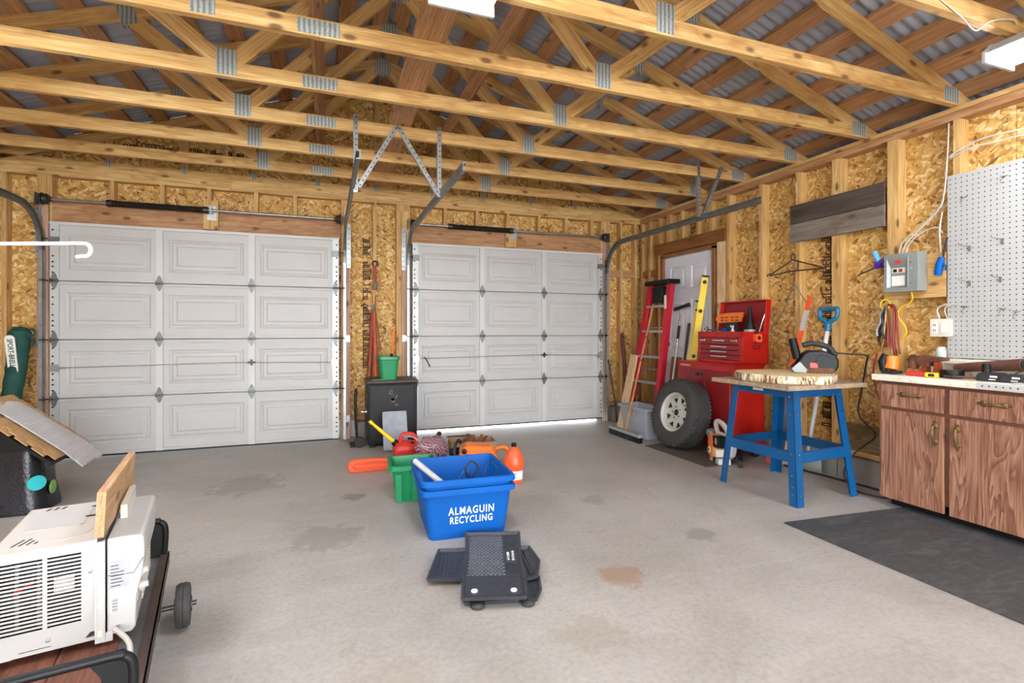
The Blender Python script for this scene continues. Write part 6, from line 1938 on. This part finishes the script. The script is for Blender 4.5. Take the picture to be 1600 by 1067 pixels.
text('lettering', 'RECYCLING', 0.056, 'print_white', b1, on_front(0.104), world=False, spacing=1.16, bold=0.0009)
def fit(o, w):
    xs = [v.co.x for v in o.data.vertices]
    k = w / (max(xs) - min(xs))
    for v in o.data.vertices:
        v.co.x *= k
for ch in b1.children:
    if ch.name.startswith('lettering'):
        fit(ch, 0.262 if ch.name == 'lettering' else 0.245)
# stuff inside the top bin
t = thing('white_tube', 'white plastic tube leaning over the corner of the blue bins', 'tube', (0.60, 2.98, 0.2))
MB().lathe([(0.017, 0.0), (0.017, 0.30), (0.013, 0.30), (0.013, 0.0)], (0.61, 2.80, 0.315), Vector((-0.13, 0.33, 0.085)), 14, closed=True).build('tube', 'white_plastic', t, smooth=40, world=True)
MB().cyl((0.61, 2.80, 0.315), (0.612, 2.795, 0.3137), 0.0175, n=14).build('end_plug', 'grey_plastic', t, world=True)
t = thing('wire_loop', 'black wire bent in a loop sticking out of the blue bin', 'wire', (0.80, 2.95, 0.1))
MB().tube(smooth_path([(0.815, 2.95, 0.075), (0.815, 2.95, 0.25), (0.79, 2.95, 0.31), (0.785, 2.95, 0.35), (0.82, 2.95, 0.385), (0.86, 2.95, 0.355), (0.85, 2.95, 0.315), (0.825, 2.95, 0.27), (0.83, 2.95, 0.075)], 5), 0.006, 8).build('wire', 'cord_black', t, smooth=50, world=True)
t = thing('film_heap', 'crumpled clear plastic film lying inside the blue bin', 'plastic film', (0.79, 3.04, 0.060))
lump((0, 0, 0), 0.15, 0.14, 0.065, 0.05, 11).build('film', 'clear_plastic', t, smooth=25)
MB().tube(smooth_path([(0.12, 0.0, 0.1), (0.16, 0.02, 0.25), (0.19, -0.02, 0.285), (0.20, -0.08, 0.26)], 5), 0.003, 6).tube(smooth_path([(-0.08, -0.05, 0.1), (-0.03, -0.06, 0.24), (0.02, -0.06, 0.25), (0.05, -0.04, 0.1)], 5), 0.002, 6).build('loose_wires', 'wire_steel', t, smooth=40)

# ------------------------------------------------------------------ car floor mats
def car_mat(name, label, outline, z, rz, loc, ribs, bumps=None, mat='mat_rubber'):
    t = thing(name, label, 'car mat', (loc[0], loc[1], z), rz)
    MB().prism(outline, (0, 0, 0), (1, 0, 0), (0, 1, 0), (0, 0, 0.006)).build('base', mat, t)
    n = len(outline)
    def off(i, d):
        p0 = Vector(outline[i - 1]); p1 = Vector(outline[i]); p2 = Vector(outline[(i + 1) % n])
        e1 = (p1 - p0).normalized(); e2 = (p2 - p1).normalized()
        n1 = Vector((-e1.y, e1.x)); n2 = Vector((-e2.y, e2.x))
        m = (n1 + n2)
        m = m / max(m.dot(n1), 0.3)
        return p1 + m * d
    outer = [Vector((*off(i, -0.006), 0.017)) for i in range(n)]
    top2 = [Vector((*off(i, 0.003), 0.017)) for i in range(n)]
    inner = [Vector((*off(i, 0.014), 0.006)) for i in range(n)]
    low = [Vector((*off(i, 0.0), 0.0)) for i in range(n)]
    MB().rings([low, outer, top2, inner], caps=(False, False)).build('raised_rim', mat, t)
    b = MB()
    for (x0, y0, x1, y1) in ribs:
        b.bar((x0, y0, 0.008), (x1, y1, 0.008), 0.007, 0.008)
    if ribs:
        b.build('ribs', mat, t)['kind'] = 'stuff'
    if bumps:
        bb = MB()
        for (x, y) in bumps:
            bb.add([(x - 0.010, y, 0.006), (x, y - 0.007, 0.006), (x + 0.010, y, 0.006), (x, y + 0.007, 0.006), (x, y, 0.012)], [(0, 1, 4), (1, 2, 4), (2, 3, 4), (3, 0, 4)])
        bb.build('diamond_bumps', 'mat_bump', t)['kind'] = 'stuff'
    return t
# lowest mat with two round heel tabs
o3 = [(-0.14, -0.19), (0.17, -0.19), (0.20, -0.12), (0.21, 0.0), (0.15, 0.10), (-0.14, 0.10)]
m3 = car_mat('car_mat', 'lowest black car mat with two round tabs sticking out underneath', o3, 0.001, R(-14), (0.735, 2.25), [(-0.1 + 0.03 * k, -0.15, -0.1 + 0.03 * k, 0.05) for k in range(8)])
for x in (-0.085, 0.13):
    MB().lathe([(0.030, 0.0), (0.032, 0.012), (0.022, 0.02), (0.0, 0.021)], (x, -0.205, 0.001), n=16, caps=(True, False)).build('tab', 'mat_rubber', m3, smooth=40)
    MB().box(x - 0.02, x + 0.02, -0.20, -0.17, 0.002, 0.012).build('tab_neck', 'mat_rubber', m3)
o2 = [(-0.27, -0.15), (-0.06, -0.16), (-0.05, -0.19), (0.16, -0.20), (0.235, -0.17), (0.27, -0.02), (0.24, 0.15), (-0.23, 0.16)]
m2 = car_mat('car_mat', 'middle black car mat lying crosswise with ribbed ends', o2, 0.0185, R(-14), (0.735, 2.40), [(-0.235 + 0.018 * k, -0.10, -0.225 + 0.018 * k, 0.11) for k in range(6)] + [(0.10 + 0.018 * k, -0.14, 0.08 + 0.018 * k, 0.11) for k in range(8)])
o1 = [(-0.135, -0.34), (0.135, -0.34), (0.145, -0.20), (0.135, 0.0), (0.15, 0.34), (-0.145, 0.34), (-0.13, 0.05), (-0.14, -0.18)]
bumps = []
for j in range(26):
    for i in range(11):
        x = -0.115 + i * 0.0205 + (0.010 if j % 2 else 0)
        y = -0.13 + j * 0.0175
        if x < 0.055 - 0.10 * max(0, (y - 0.0)) * 0 and x > -0.125:
            bumps.append((x, y))
ribs = [(0.06 + 0.02 * math.sin(k * 0.12), -0.14 + k * 0.0165, 0.118, -0.145 + k * 0.0165) for k in range(27) if not (7 < k < 17)]
ribs += [(0.055, -0.14 + k * 0.0165, 0.065, -0.145 + k * 0.0165) for k in range(8, 17)]
m1 = car_mat('car_mat', 'topmost black car mat with diamond tread and white badge', o1, 0.036, R(-17), (0.765, 2.36), ribs, bumps)
MB().box(-0.125, 0.125, -0.325, -0.155, 0.004, 0.010).build('heel_pad', 'mat_rubber', m1, bevel=0.003)
for x in (-0.085, 0.085):
    MB().prism(rrect(x - 0.032, x + 0.032, -0.325, -0.262, 0.02), (0, 0, 0.008), (1, 0, 0), (0, 1, 0), (0, 0, 0.006)).build('fastener_plate', 'mat_rubber', m1)
    MB().lathe([(0.004, 0.0), (0.014, 0.0), (0.014, 0.005), (0.009, 0.006), (0.004, 0.004)], (x, -0.29, 0.0142), n=16, closed=True).build('fastener_eyelet', 'print_white', m1, smooth=40)
MB().box(0.062, 0.118, -0.02, 0.125, 0.006, 0.012).build('badge_panel', 'mat_rubber', m1, bevel=0.002)
glyphs('badge_print', (0.076, 0.005, 0.0126), (0, 1, 0), (-1, 0, 0), 7, 0.0125, 0.012, 'print_white', m1, 5, world=False)
glyphs('badge_print', (0.10, 0.0, 0.0126), (0, 1, 0), (-1, 0, 0), 8, 0.0135, 0.013, 'print_white', m1, 6, world=False)
# ------------------------------------------------------------------ window air conditioner on a cart
AZ = R(11)
ac = thing('air_conditioner', 'white window air conditioner with side louvres lying on the low cart', 'air conditioner', (-0.70, 2.0, 0.176), AZ)
# local: x toward the bezel, y across the unit, z up; the body reaches back to x = -0.25
BW, BH, BD = 0.47, 0.318, 0.255
sk = MB()
sk.box(-BD, 0, BW - 0.003, BW, 0.03, BH).box(-BD, -BD + 0.003, 0, BW, 0.03, BH)
sk.box(-BD, 0, 0.003, BW, 0.0, 0.012)
# side wall with two banks of real slots
xs0 = (-0.228, -0.128)
xs1 = (-0.117, -0.035)
nsl = 19
z0s, dz = 0.072, 0.0118
def slot_wall(b):
    b.box(-BD, xs0[0], 0, 0.003, 0.03, BH).box(xs0[1], xs1[0], 0, 0.003, 0.03, BH).box(xs1[1], 0, 0, 0.003, 0.03, BH)
    for a, c in (xs0, xs1):
        b.box(a, c, 0, 0.003, 0.03, z0s)
        b.box(a, c, 0, 0.003, z0s + nsl * dz, BH)
        for k in range(nsl):
            zz = z0s + k * dz
            b.box(a, c, 0, 0.003, zz + 0.0064, zz + dz)
slot_wall(sk)
# skirt with a wavy lower edge
sk.prism([(-BD, 0.0), (-0.20, 0.0), (-0.18, 0.016), (-0.11, 0.016), (-0.10, 0.008), (-0.03, 0.008), (-0.012, 0.03), (-BD, 0.03)], (0, 0, 0), (1, 0, 0), (0, 0, 1), (0, 0.003, 0))
body = sk.build('body', 'white_enamel', ac)
MB().box(-BD + 0.01, -0.005, 0.035, 0.04, 0.03, BH - 0.02).build('dark_interior', 'dark_hole', body)
MB().tube([(-0.20, 0.020, 0.19), (-0.17, 0.018, 0.21), (-0.15, 0.02, 0.22)], 0.006, 6).build('inner_tube', 'red_plastic', body)
for k in range(2):
    MB().cyl((-0.19 + k * 0.05, 0.022, 0.08), (-0.19 + k * 0.05, 0.022, 0.28), 0.006, n=8).build('inner_pipe', 'galvanized', body)
MB().box(-0.105, -0.055, 0.020, 0.022, 0.17, 0.22).build('inner_label', 'label_white', body)
for x, z in ((-0.235, 0.04), (-0.115, 0.035), (-0.012, 0.225)):
    MB().lathe([(0.0065, 0.0), (0.006, 0.003), (0.0, 0.004)], (x, 0, z), (0, -1, 0), 10, caps=(True, False)).build('screw', 'galvanized', body)
# top with vents and a recessed plate
tp = MB().box(-BD, 0, 0, BW, BH, BH + 0.004).build('top_cover', 'ac_panel_cream', ac)
MB().box(-0.215, -0.06, 0.20, 0.42, BH + 0.004, BH + 0.0055).build('raised_plate', 'white_enamel', tp)
MB().cyl((-0.10, 0.13, BH + 0.003), (-0.10, 0.13, BH + 0.0055), 0.075, n=32).build('round_emboss', 'ac_panel_cream', tp)
for k in range(4):
    MB().obox((-0.205 + k * 0.018, 0.09, BH + 0.0043), (0.005, 0.06, 0.001), Matrix.Rotation(R(-18), 3, 'Z')).build('vent_slot', 'dark_hole', tp)
for k in range(3):
    MB().obox((-0.20 + k * 0.022, 0.435, BH + 0.0043), (0.008, 0.035, 0.001), Matrix.Rotation(R(-18), 3, 'Z')).build('vent_slot', 'dark_hole', tp)
for y in (0.28, 0.40):
    MB().obox((-0.05, y, BH + 0.006), (0.035, 0.008, 0.003)).build('top_slot', 'dark_hole', tp)
# window flange
fg = MB().box(0.0, 0.026, -0.008, 0.0, -0.01, BH - 0.002).box(0.0, 0.006, -0.012, BW + 0.01, 0.02, BH + 0.012).box(0.022, 0.026, -0.010, 0.0, -0.01, BH).build('window_flange', 'white_plastic', ac)
for z in (0.02, 0.11, 0.20):
    MB().box(0.007, 0.019, -0.0095, -0.008, z - 0.010, z + 0.010).build('flange_slot', 'cream_plastic', fg)
MB().prism([(0.024, -0.028), (0.045, -0.028), (0.045, -0.002), (0.035, 0.004), (0.024, 0.0)], (0, -0.006, 0.016), (1, 0, 0), (0, 0, 1), (0, 0.01, 0)).build('clip', 'white_plastic', fg)
# bezel
bz = [(0.030, 0.006), (0.095, 0.0), (0.105, 0.015), (0.108, 0.12), (0.124, 0.19), (0.130, 0.26), (0.128, 0.308), (0.118, 0.318), (0.030, 0.320)]
be = MB().prism(bz, (0, -0.004, 0), (1, 0, 0), (0, 0, 1), (0, BW + 0.008, 0)).build('bezel', 'white_plastic', ac, bevel=0.006)
MB().tube([(0.028, -0.0042, 0.20), (0.10, -0.0042, 0.195), (0.126, -0.0042, 0.24)], 0.0015, 5).build('seam', 'dark_seam', be)
MB().box(0.036, 0.088, -0.0052, -0.0035, 0.155, 0.245).build('rating_plate', 'label_grey', be)
pr_ = MB()
rr = random.Random(3)
for k in range(7):
    pr_.box(0.040, 0.040 + rr.uniform(0.02, 0.044), -0.0058, -0.0051, 0.162 + k * 0.011, 0.1645 + k * 0.011)
pr_.build('plate_print', 'ink_black', be)['kind'] = 'stuff'
MB().box(0.040, 0.062, -0.0052, -0.0035, 0.075, 0.125).build('barcode_label', 'label_white', be)
bcx = MB()
for k in range(9):
    bcx.box(0.043, 0.059, -0.0058, -0.0051, 0.079 + k * 0.005, 0.0805 + k * 0.005 + 0.001 * (k % 2))
bcx.build('barcode', 'ink_black', be)['kind'] = 'stuff'
MB().lathe([(0.006, 0.0), (0.005, 0.003), (0.0, 0.004)], (0.06, -0.004, 0.03), (0, -1, 0), 10, caps=(True, False)).build('screw', 'galvanized', be)
for z in (0.125, 0.175):
    MB().lathe([(0.015, 0.0), (0.015, 0.012), (0.011, 0.018), (0.011, 0.026), (0.0, 0.028)], (0.11, 0.05, z), (1, 0, 0.15), 14, caps=(True, False)).build('control_knob', 'white_plastic', be, smooth=40)
MB().box(0.1065, 0.1085, 0.02, 0.10, 0.09, 0.21).build('control_panel', 'cream_plastic', be)
for k in range(9):
    MB().box(0.1085, 0.112, 0.14, 0.44, 0.04 + k * 0.013, 0.046 + k * 0.013).build('intake_louvre', 'cream_plastic', be)
MB().box(0.042, 0.062, 0.20, 0.46, BH + 0.002, BH + 0.05).build('side_curtain', 'cream_plastic', be)
for k in range(7):
    MB().box(0.052, 0.058, 0.452, 0.466, BH + 0.002 + k * 0.008, BH + 0.006 + k * 0.008).build('curtain_fold', 'white_plastic', be)
cable('power_cord', [(-0.645, 1.99, 0.205), (-0.62, 1.965, 0.20), (-0.585, 1.92, 0.19), (-0.565, 1.86, 0.178), (-0.56, 1.80, 0.172), (-0.60, 1.70, 0.168)], 0.008, 'cord_white', 'grey white power cord running out of the air conditioner over the cart', 'cord')
wb2 = stick('pine_board', (-0.683, 1.99, 0.580), (-0.785, 2.60, 0.580), 0.024, 0.145, 'lumber_tan', None, up=(0.05, 0, 1))
tag(wb2, 'pine board standing on edge across the air conditioner', 'board')

# ------------------------------------------------------------------ low cart
ct_ = thing('low_cart', 'low cart with wooden deck, brown steel rails and black end hoops', 'cart', (-0.56, 2.1, 0), R(10.5))
# local: right rail on x = 0, y along the rail
DZ = 0.15
for k in range(4):
    x1 = -0.095 - k * 0.155
    stick('deck_board', (x1 - 0.0765, -0.62, DZ - 0.010), (x1 - 0.0765, 0.62, DZ - 0.010), 0.151, 0.02, 'deck_wood', ct_, world=False)
MB().box(-0.094, -0.03, -0.62, 0.62, DZ - 0.012, DZ - 0.002).build('steel_strip', 'galvanized_dull', ct_)
for x, s in ((0.0, 1), (-0.76, -1)):
    MB().box(min(x, x - s * 0.035), max(x, x - s * 0.035), -0.66, 0.66, DZ - 0.002, DZ + 0.004).box(min(x, x - s * 0.005), max(x, x - s * 0.005), -0.66, 0.66, DZ - 0.045, DZ + 0.004).build('side_rail', 'rail_brown', ct_)
for y in (-0.66, 0.655):
    MB().box(-0.76, 0.0, y, y + 0.006, DZ - 0.045, DZ + 0.003).build('end_rail', 'rail_brown', ct_)
for yy, s in ((-0.46, -1), (0.64, 1)):
    path = smooth_path([(-0.02, yy, DZ), (-0.015, yy, DZ + 0.11), (-0.035, yy, DZ + 0.15), (-0.10, yy, DZ + 0.157), (-0.66, yy, DZ + 0.157), (-0.725, yy, DZ + 0.15), (-0.745, yy, DZ + 0.11), (-0.74, yy, DZ)], 5)
    h = MB().tube(path, 0.013, 8).build('end_hoop', 'black_paint', ct_, smooth=50)
    MB().prism([(-0.02, DZ), (-0.02, DZ + 0.14), (-0.11, DZ + 0.15), (-0.085, DZ + 0.11), (-0.07, DZ)], (0, yy - 0.004, 0), (1, 0, 0), (0, 0, 1), (0, 0.008, 0)).build('gusset', 'black_paint', h)
    MB().cyl((-0.09, yy, DZ + 0.085), (-0.68, yy, DZ + 0.085), 0.010, n=8).build('cross_bar', 'black_paint', h, smooth=50)
for x, y in ((0.07, 0.235), (-0.83, 0.235)):
    s = 1 if x > 0 else -1
    w = MB().lathe([(0.02, -0.026), (0.062, -0.026), (0.076, -0.024), (0.083, -0.012), (0.083, -0.003), (0.080, 0.0), (0.083, 0.003), (0.083, 0.012), (0.076, 0.024), (0.062, 0.026), (0.02, 0.026)], (x, y, 0.083), (1, 0, 0), 28).build('wheel', 'tire_rubber', ct_, smooth=40)
    MB().cyl((x + s * 0.045, y, 0.083), (x - s * 0.13, y, 0.083), 0.009, n=10).build('axle', 'steel_dark', ct_)
    MB().lathe([(0.03, -0.03), (0.03, 0.03)], (x, y, 0.083), (1, 0, 0), 16).build('wheel_hub', 'steel_dark', w, smooth=40)
    MB().box(min(x - s * 0.075, x - s * 0.10), max(x - s * 0.075, x - s * 0.10), y - 0.03, y + 0.03, 0.05, DZ - 0.002).build('axle_bracket', 'rail_brown', ct_)
for x in (-0.06, -0.70):
    MB().box(x - 0.02, x + 0.02, -0.60, -0.56, 0.0, DZ - 0.012).build('leg', 'rail_brown', ct_)

# ------------------------------------------------------------------ black wrapped box with a cedar roof
dg_ = thing('dog_house', 'black wrapped house shaped box with cedar shingle roof and painted dots', 'dog house', (-2.06, 4.42, 0))
def bring(z, d):
    return [Vector((x, y, z)) for x, y in rrect(-0.33 - d, 0.32 + d, -0.31 - d, -0.06 + d, 0.08, 6)]
rs = [bring(0.0, 0.035), bring(0.02, 0.035), bring(0.10, 0.02), bring(0.22, 0.008), bring(0.36, 0.0), bring(0.40, -0.005)]
rr = random.Random(8)
for r_ in rs[1:-1]:
    for i, p in enumerate(r_):
        p.x += 0.006 * math.sin(i * 2.1 + p.z * 30)
        p.y += 0.006 * math.cos(i * 1.7 + p.z * 25)
MB().rings(rs).build('wrapped_body', 'black_wrap', dg_, smooth=60)
# gable infill
for y in (-0.30, -0.08):
    MB().prism([(-0.33, 0.38), (0.33, 0.38), (0.0, 0.66)], (0, y, 0), (1, 0, 0), (0, 0, 1), (0, 0.012, 0)).build('gable_board', 'black_paint', dg_)
RID, EX, EZ = 0.705, 0.44, 0.345
for s in (-1, 1):
    p = [(0, RID), (s * EX, EZ), (s * EX, EZ - 0.02), (0, RID - 0.02)]
    rf = MB().prism(p, (0, -0.44, 0), (1, 0, 0), (0, 0, 1), (0, 0.55 + 0.0, 0)).build('roof_deck', 'black_paint', dg_)
    d = Vector((s * EX, 0, EZ - RID))
    Ls = d.length
    d.normalize()
    nrm = Vector((0, 1, 0)).cross(d) * (1 if s > 0 else -1)
    if nrm.z < 0:
        nrm = -nrm
    rot = Matrix((d, Vector((0, 1, 0)), nrm)).transposed()
    me = MB().obox((0, 0, 0), (0.085, 0.066, 0.007)).mesh('shingle', 'cedar')
    for j in range(10):
        for i in range(8):
            t_ = 0.035 + j * (Ls - 0.05) / 9.5
            y = -0.44 + 0.035 + i * 0.0688 + (0.034 if j % 2 else 0)
            if y > 0.10:
                y = 0.085
            c = Vector((0, y, RID)) + d * t_ + nrm * (0.010 + 0.0015 * ((i * 7 + j * 3) % 4))
            m = Matrix.Translation(c) @ (rot @ Matrix.Rotation(R(4) , 3, 'Y')).to_4x4()
            link('shingle', me, rf, local=m)
def wrap_pt(a, z):
    """point and normal on the wrapped body near the camera-side right corner; a in degrees around that corner"""
    dd = 0.02
    cx, cy = 0.32 + dd - 0.08, -0.31 - dd + 0.08
    n_ = Vector((math.cos(R(a)), math.sin(R(a)), 0))
    return Vector((cx, cy, z)) + n_ * 0.092, n_
for a, z, r_, mk, oy in ((-50, 0.195, 0.048, 'turquoise_paint', 0.0), (0, 0.135, 0.044, 'lime_paint', 0.05)):
    p, n_ = wrap_pt(a, z)
    p.y += oy
    MB().lathe([(r_, 0.0), (r_ * 0.97, 0.004), (0.0, 0.005)], p - n_ * 0.001, n_, 24, caps=(True, False)).build('painted_dot', mk, dg_)
# silver rug draped over the roof
def rug(u, v):
    y = -0.30 + 0.33 * u
    s_ = -0.30 + 1.02 * v
    if s_ < 0:
        x = s_ * 0.77
        z = RID + 0.03 + s_ * 0.62
    elif s_ < 0.58:
        x = s_ * 0.775
        z = RID + 0.03 - s_ * 0.632
    else:
        k = s_ - 0.58
        x = 0.58 * 0.775 + k * 0.72
        z = RID + 0.03 - 0.58 * 0.632 - k * 0.70
    if abs(s_) < 0.16:
        z -= 0.05 * (1 - abs(s_) / 0.16) ** 2
    w = 0.5 + 0.5 * v
    z += 0.006 * math.sin(9 * u + 4 * v) * w + 0.010 * math.sin(u * 14) * max(0, v - 0.6)
    return Vector((x, y + 0.02 * math.sin(3 * v), z + 0.008))
rg = thing('silver_rug', 'silver grey ribbed mat draped over the cedar roof', 'rug', (-2.06, 4.42, 0.36))
rm = MB().grid(lambda u, v: rug(u, v) - Vector((0, 0, 0.36)), 20, 60).build('mat', 'silver_rug', rg, solid=0.006, smooth=60)
uv = rm.data.uv_layers.new(name='UVMap')
for lp in rm.data.loops:
    vi = lp.vertex_index
    uv.data[lp.index].uv = ((vi % 21) / 20.0, (vi // 21) / 60.0)
MB().tube([rug(0, v / 20.0) - Vector((0, 0, 0.36)) for v in range(21)], 0.005, 6).build('bound_edge', 'label_grey', rm, smooth=50)

# ------------------------------------------------------------------ umbrella bag
ub = thing('umbrella_bag', 'dark green umbrella carry bag leaning on the pier by the door track', 'umbrella bag', (-2.53, 5.42, 0))
pts = smooth_path([(-2.56, 5.50, 0.02), (-2.55, 5.54, 0.4), (-2.525, 5.60, 0.8), (-2.515, 5.63, 1.05), (-2.51, 5.64, 1.17)], 8)
rad = []
for i, p in enumerate(pts):
    k = i / (len(pts) - 1)
    rad.append((0.062 + 0.016 * k + 0.003 * math.sin(i * 2.3)) * (1.0 if i < len(pts) - 2 else 0.86))
MB().tube(pts, rad, 18).build('bag', 'green_fabric', ub, smooth=60, world=True)
MB().lathe([(0.066, 0.0), (0.05, 0.025), (0.0, 0.035)], pts[-1], (0.05, 0.1, 1), 18, caps=(False, False)).build('gathered_top', 'green_fabric', ub, smooth=50, world=True)
for q in ([(-2.45, 5.60, 1.17), (-2.40, 5.59, 1.18), (-2.385, 5.59, 1.14), (-2.42, 5.59, 1.12)], [(-2.45, 5.60, 1.15), (-2.41, 5.585, 1.10), (-2.40, 5.59, 1.03)]):
    MB().tube(smooth_path(q, 5), 0.008, 6).build('draw_cord', 'green_fabric', ub, smooth=50, world=True)
def on_bag(z, off):
    return Vector((-2.522 + 0.02 * (z - 0.9), 5.60 + 0.12 * (z - 0.85) - 0.078 - off, z))
lbm = facing(on_bag(0.965, 0.008), (0.04, 0.12, -1), (0.985, 0.0, 0.04))
lab = MB().prism(rrect(-0.165, 0.165, -0.034, 0.034, 0.03, 6), (0, 0, -0.006), (1, 0, 0), (0, 1, 0), (0, 0, 0.008)).xf(lbm).build('label_patch', 'label_white', ub, world=True)
text('lettering', 'SPORT-BRELLA', 0.050, 'green_fabric', ub, lbm @ Matrix.Translation((0, 0, 0.0032)), bold=0.001)
for o in list(ub.children):
    if o.name.startswith('lettering'):
        fit(o, 0.27)

# ------------------------------------------------------------------ white hook rod on the left wall
hr = thing('hook_rod', 'long white rod with a hooked end reaching out from the side wall', 'hook rod', (-2.88, 3.54, 1.567))
tip = Vector((-1.045, 2.868, 1.573))
base = Vector((-2.87, 3.536, 1.567))
dr = (tip - base).normalized()
path = [base, base.lerp(tip, 0.5), tip] + arc(tip + Vector((0, 0, -0.030)), dr, (0, 0, 1), 0.030, 80, -110, 10) 
path += [path[-1] - dr * 0.025 + Vector((0, 0, -0.004))]
MB().tube(path, 0.0085, 10).build('rod', 'white_rod', hr, smooth=60, world=True)
MB().lathe([(0.035, 0.0), (0.035, 0.008), (0.018, 0.02)], base - dr * 0.015, dr, 18).build('wall_flange', 'white_rod', hr, smooth=40, world=True)
bpy.context.view_layer.update()
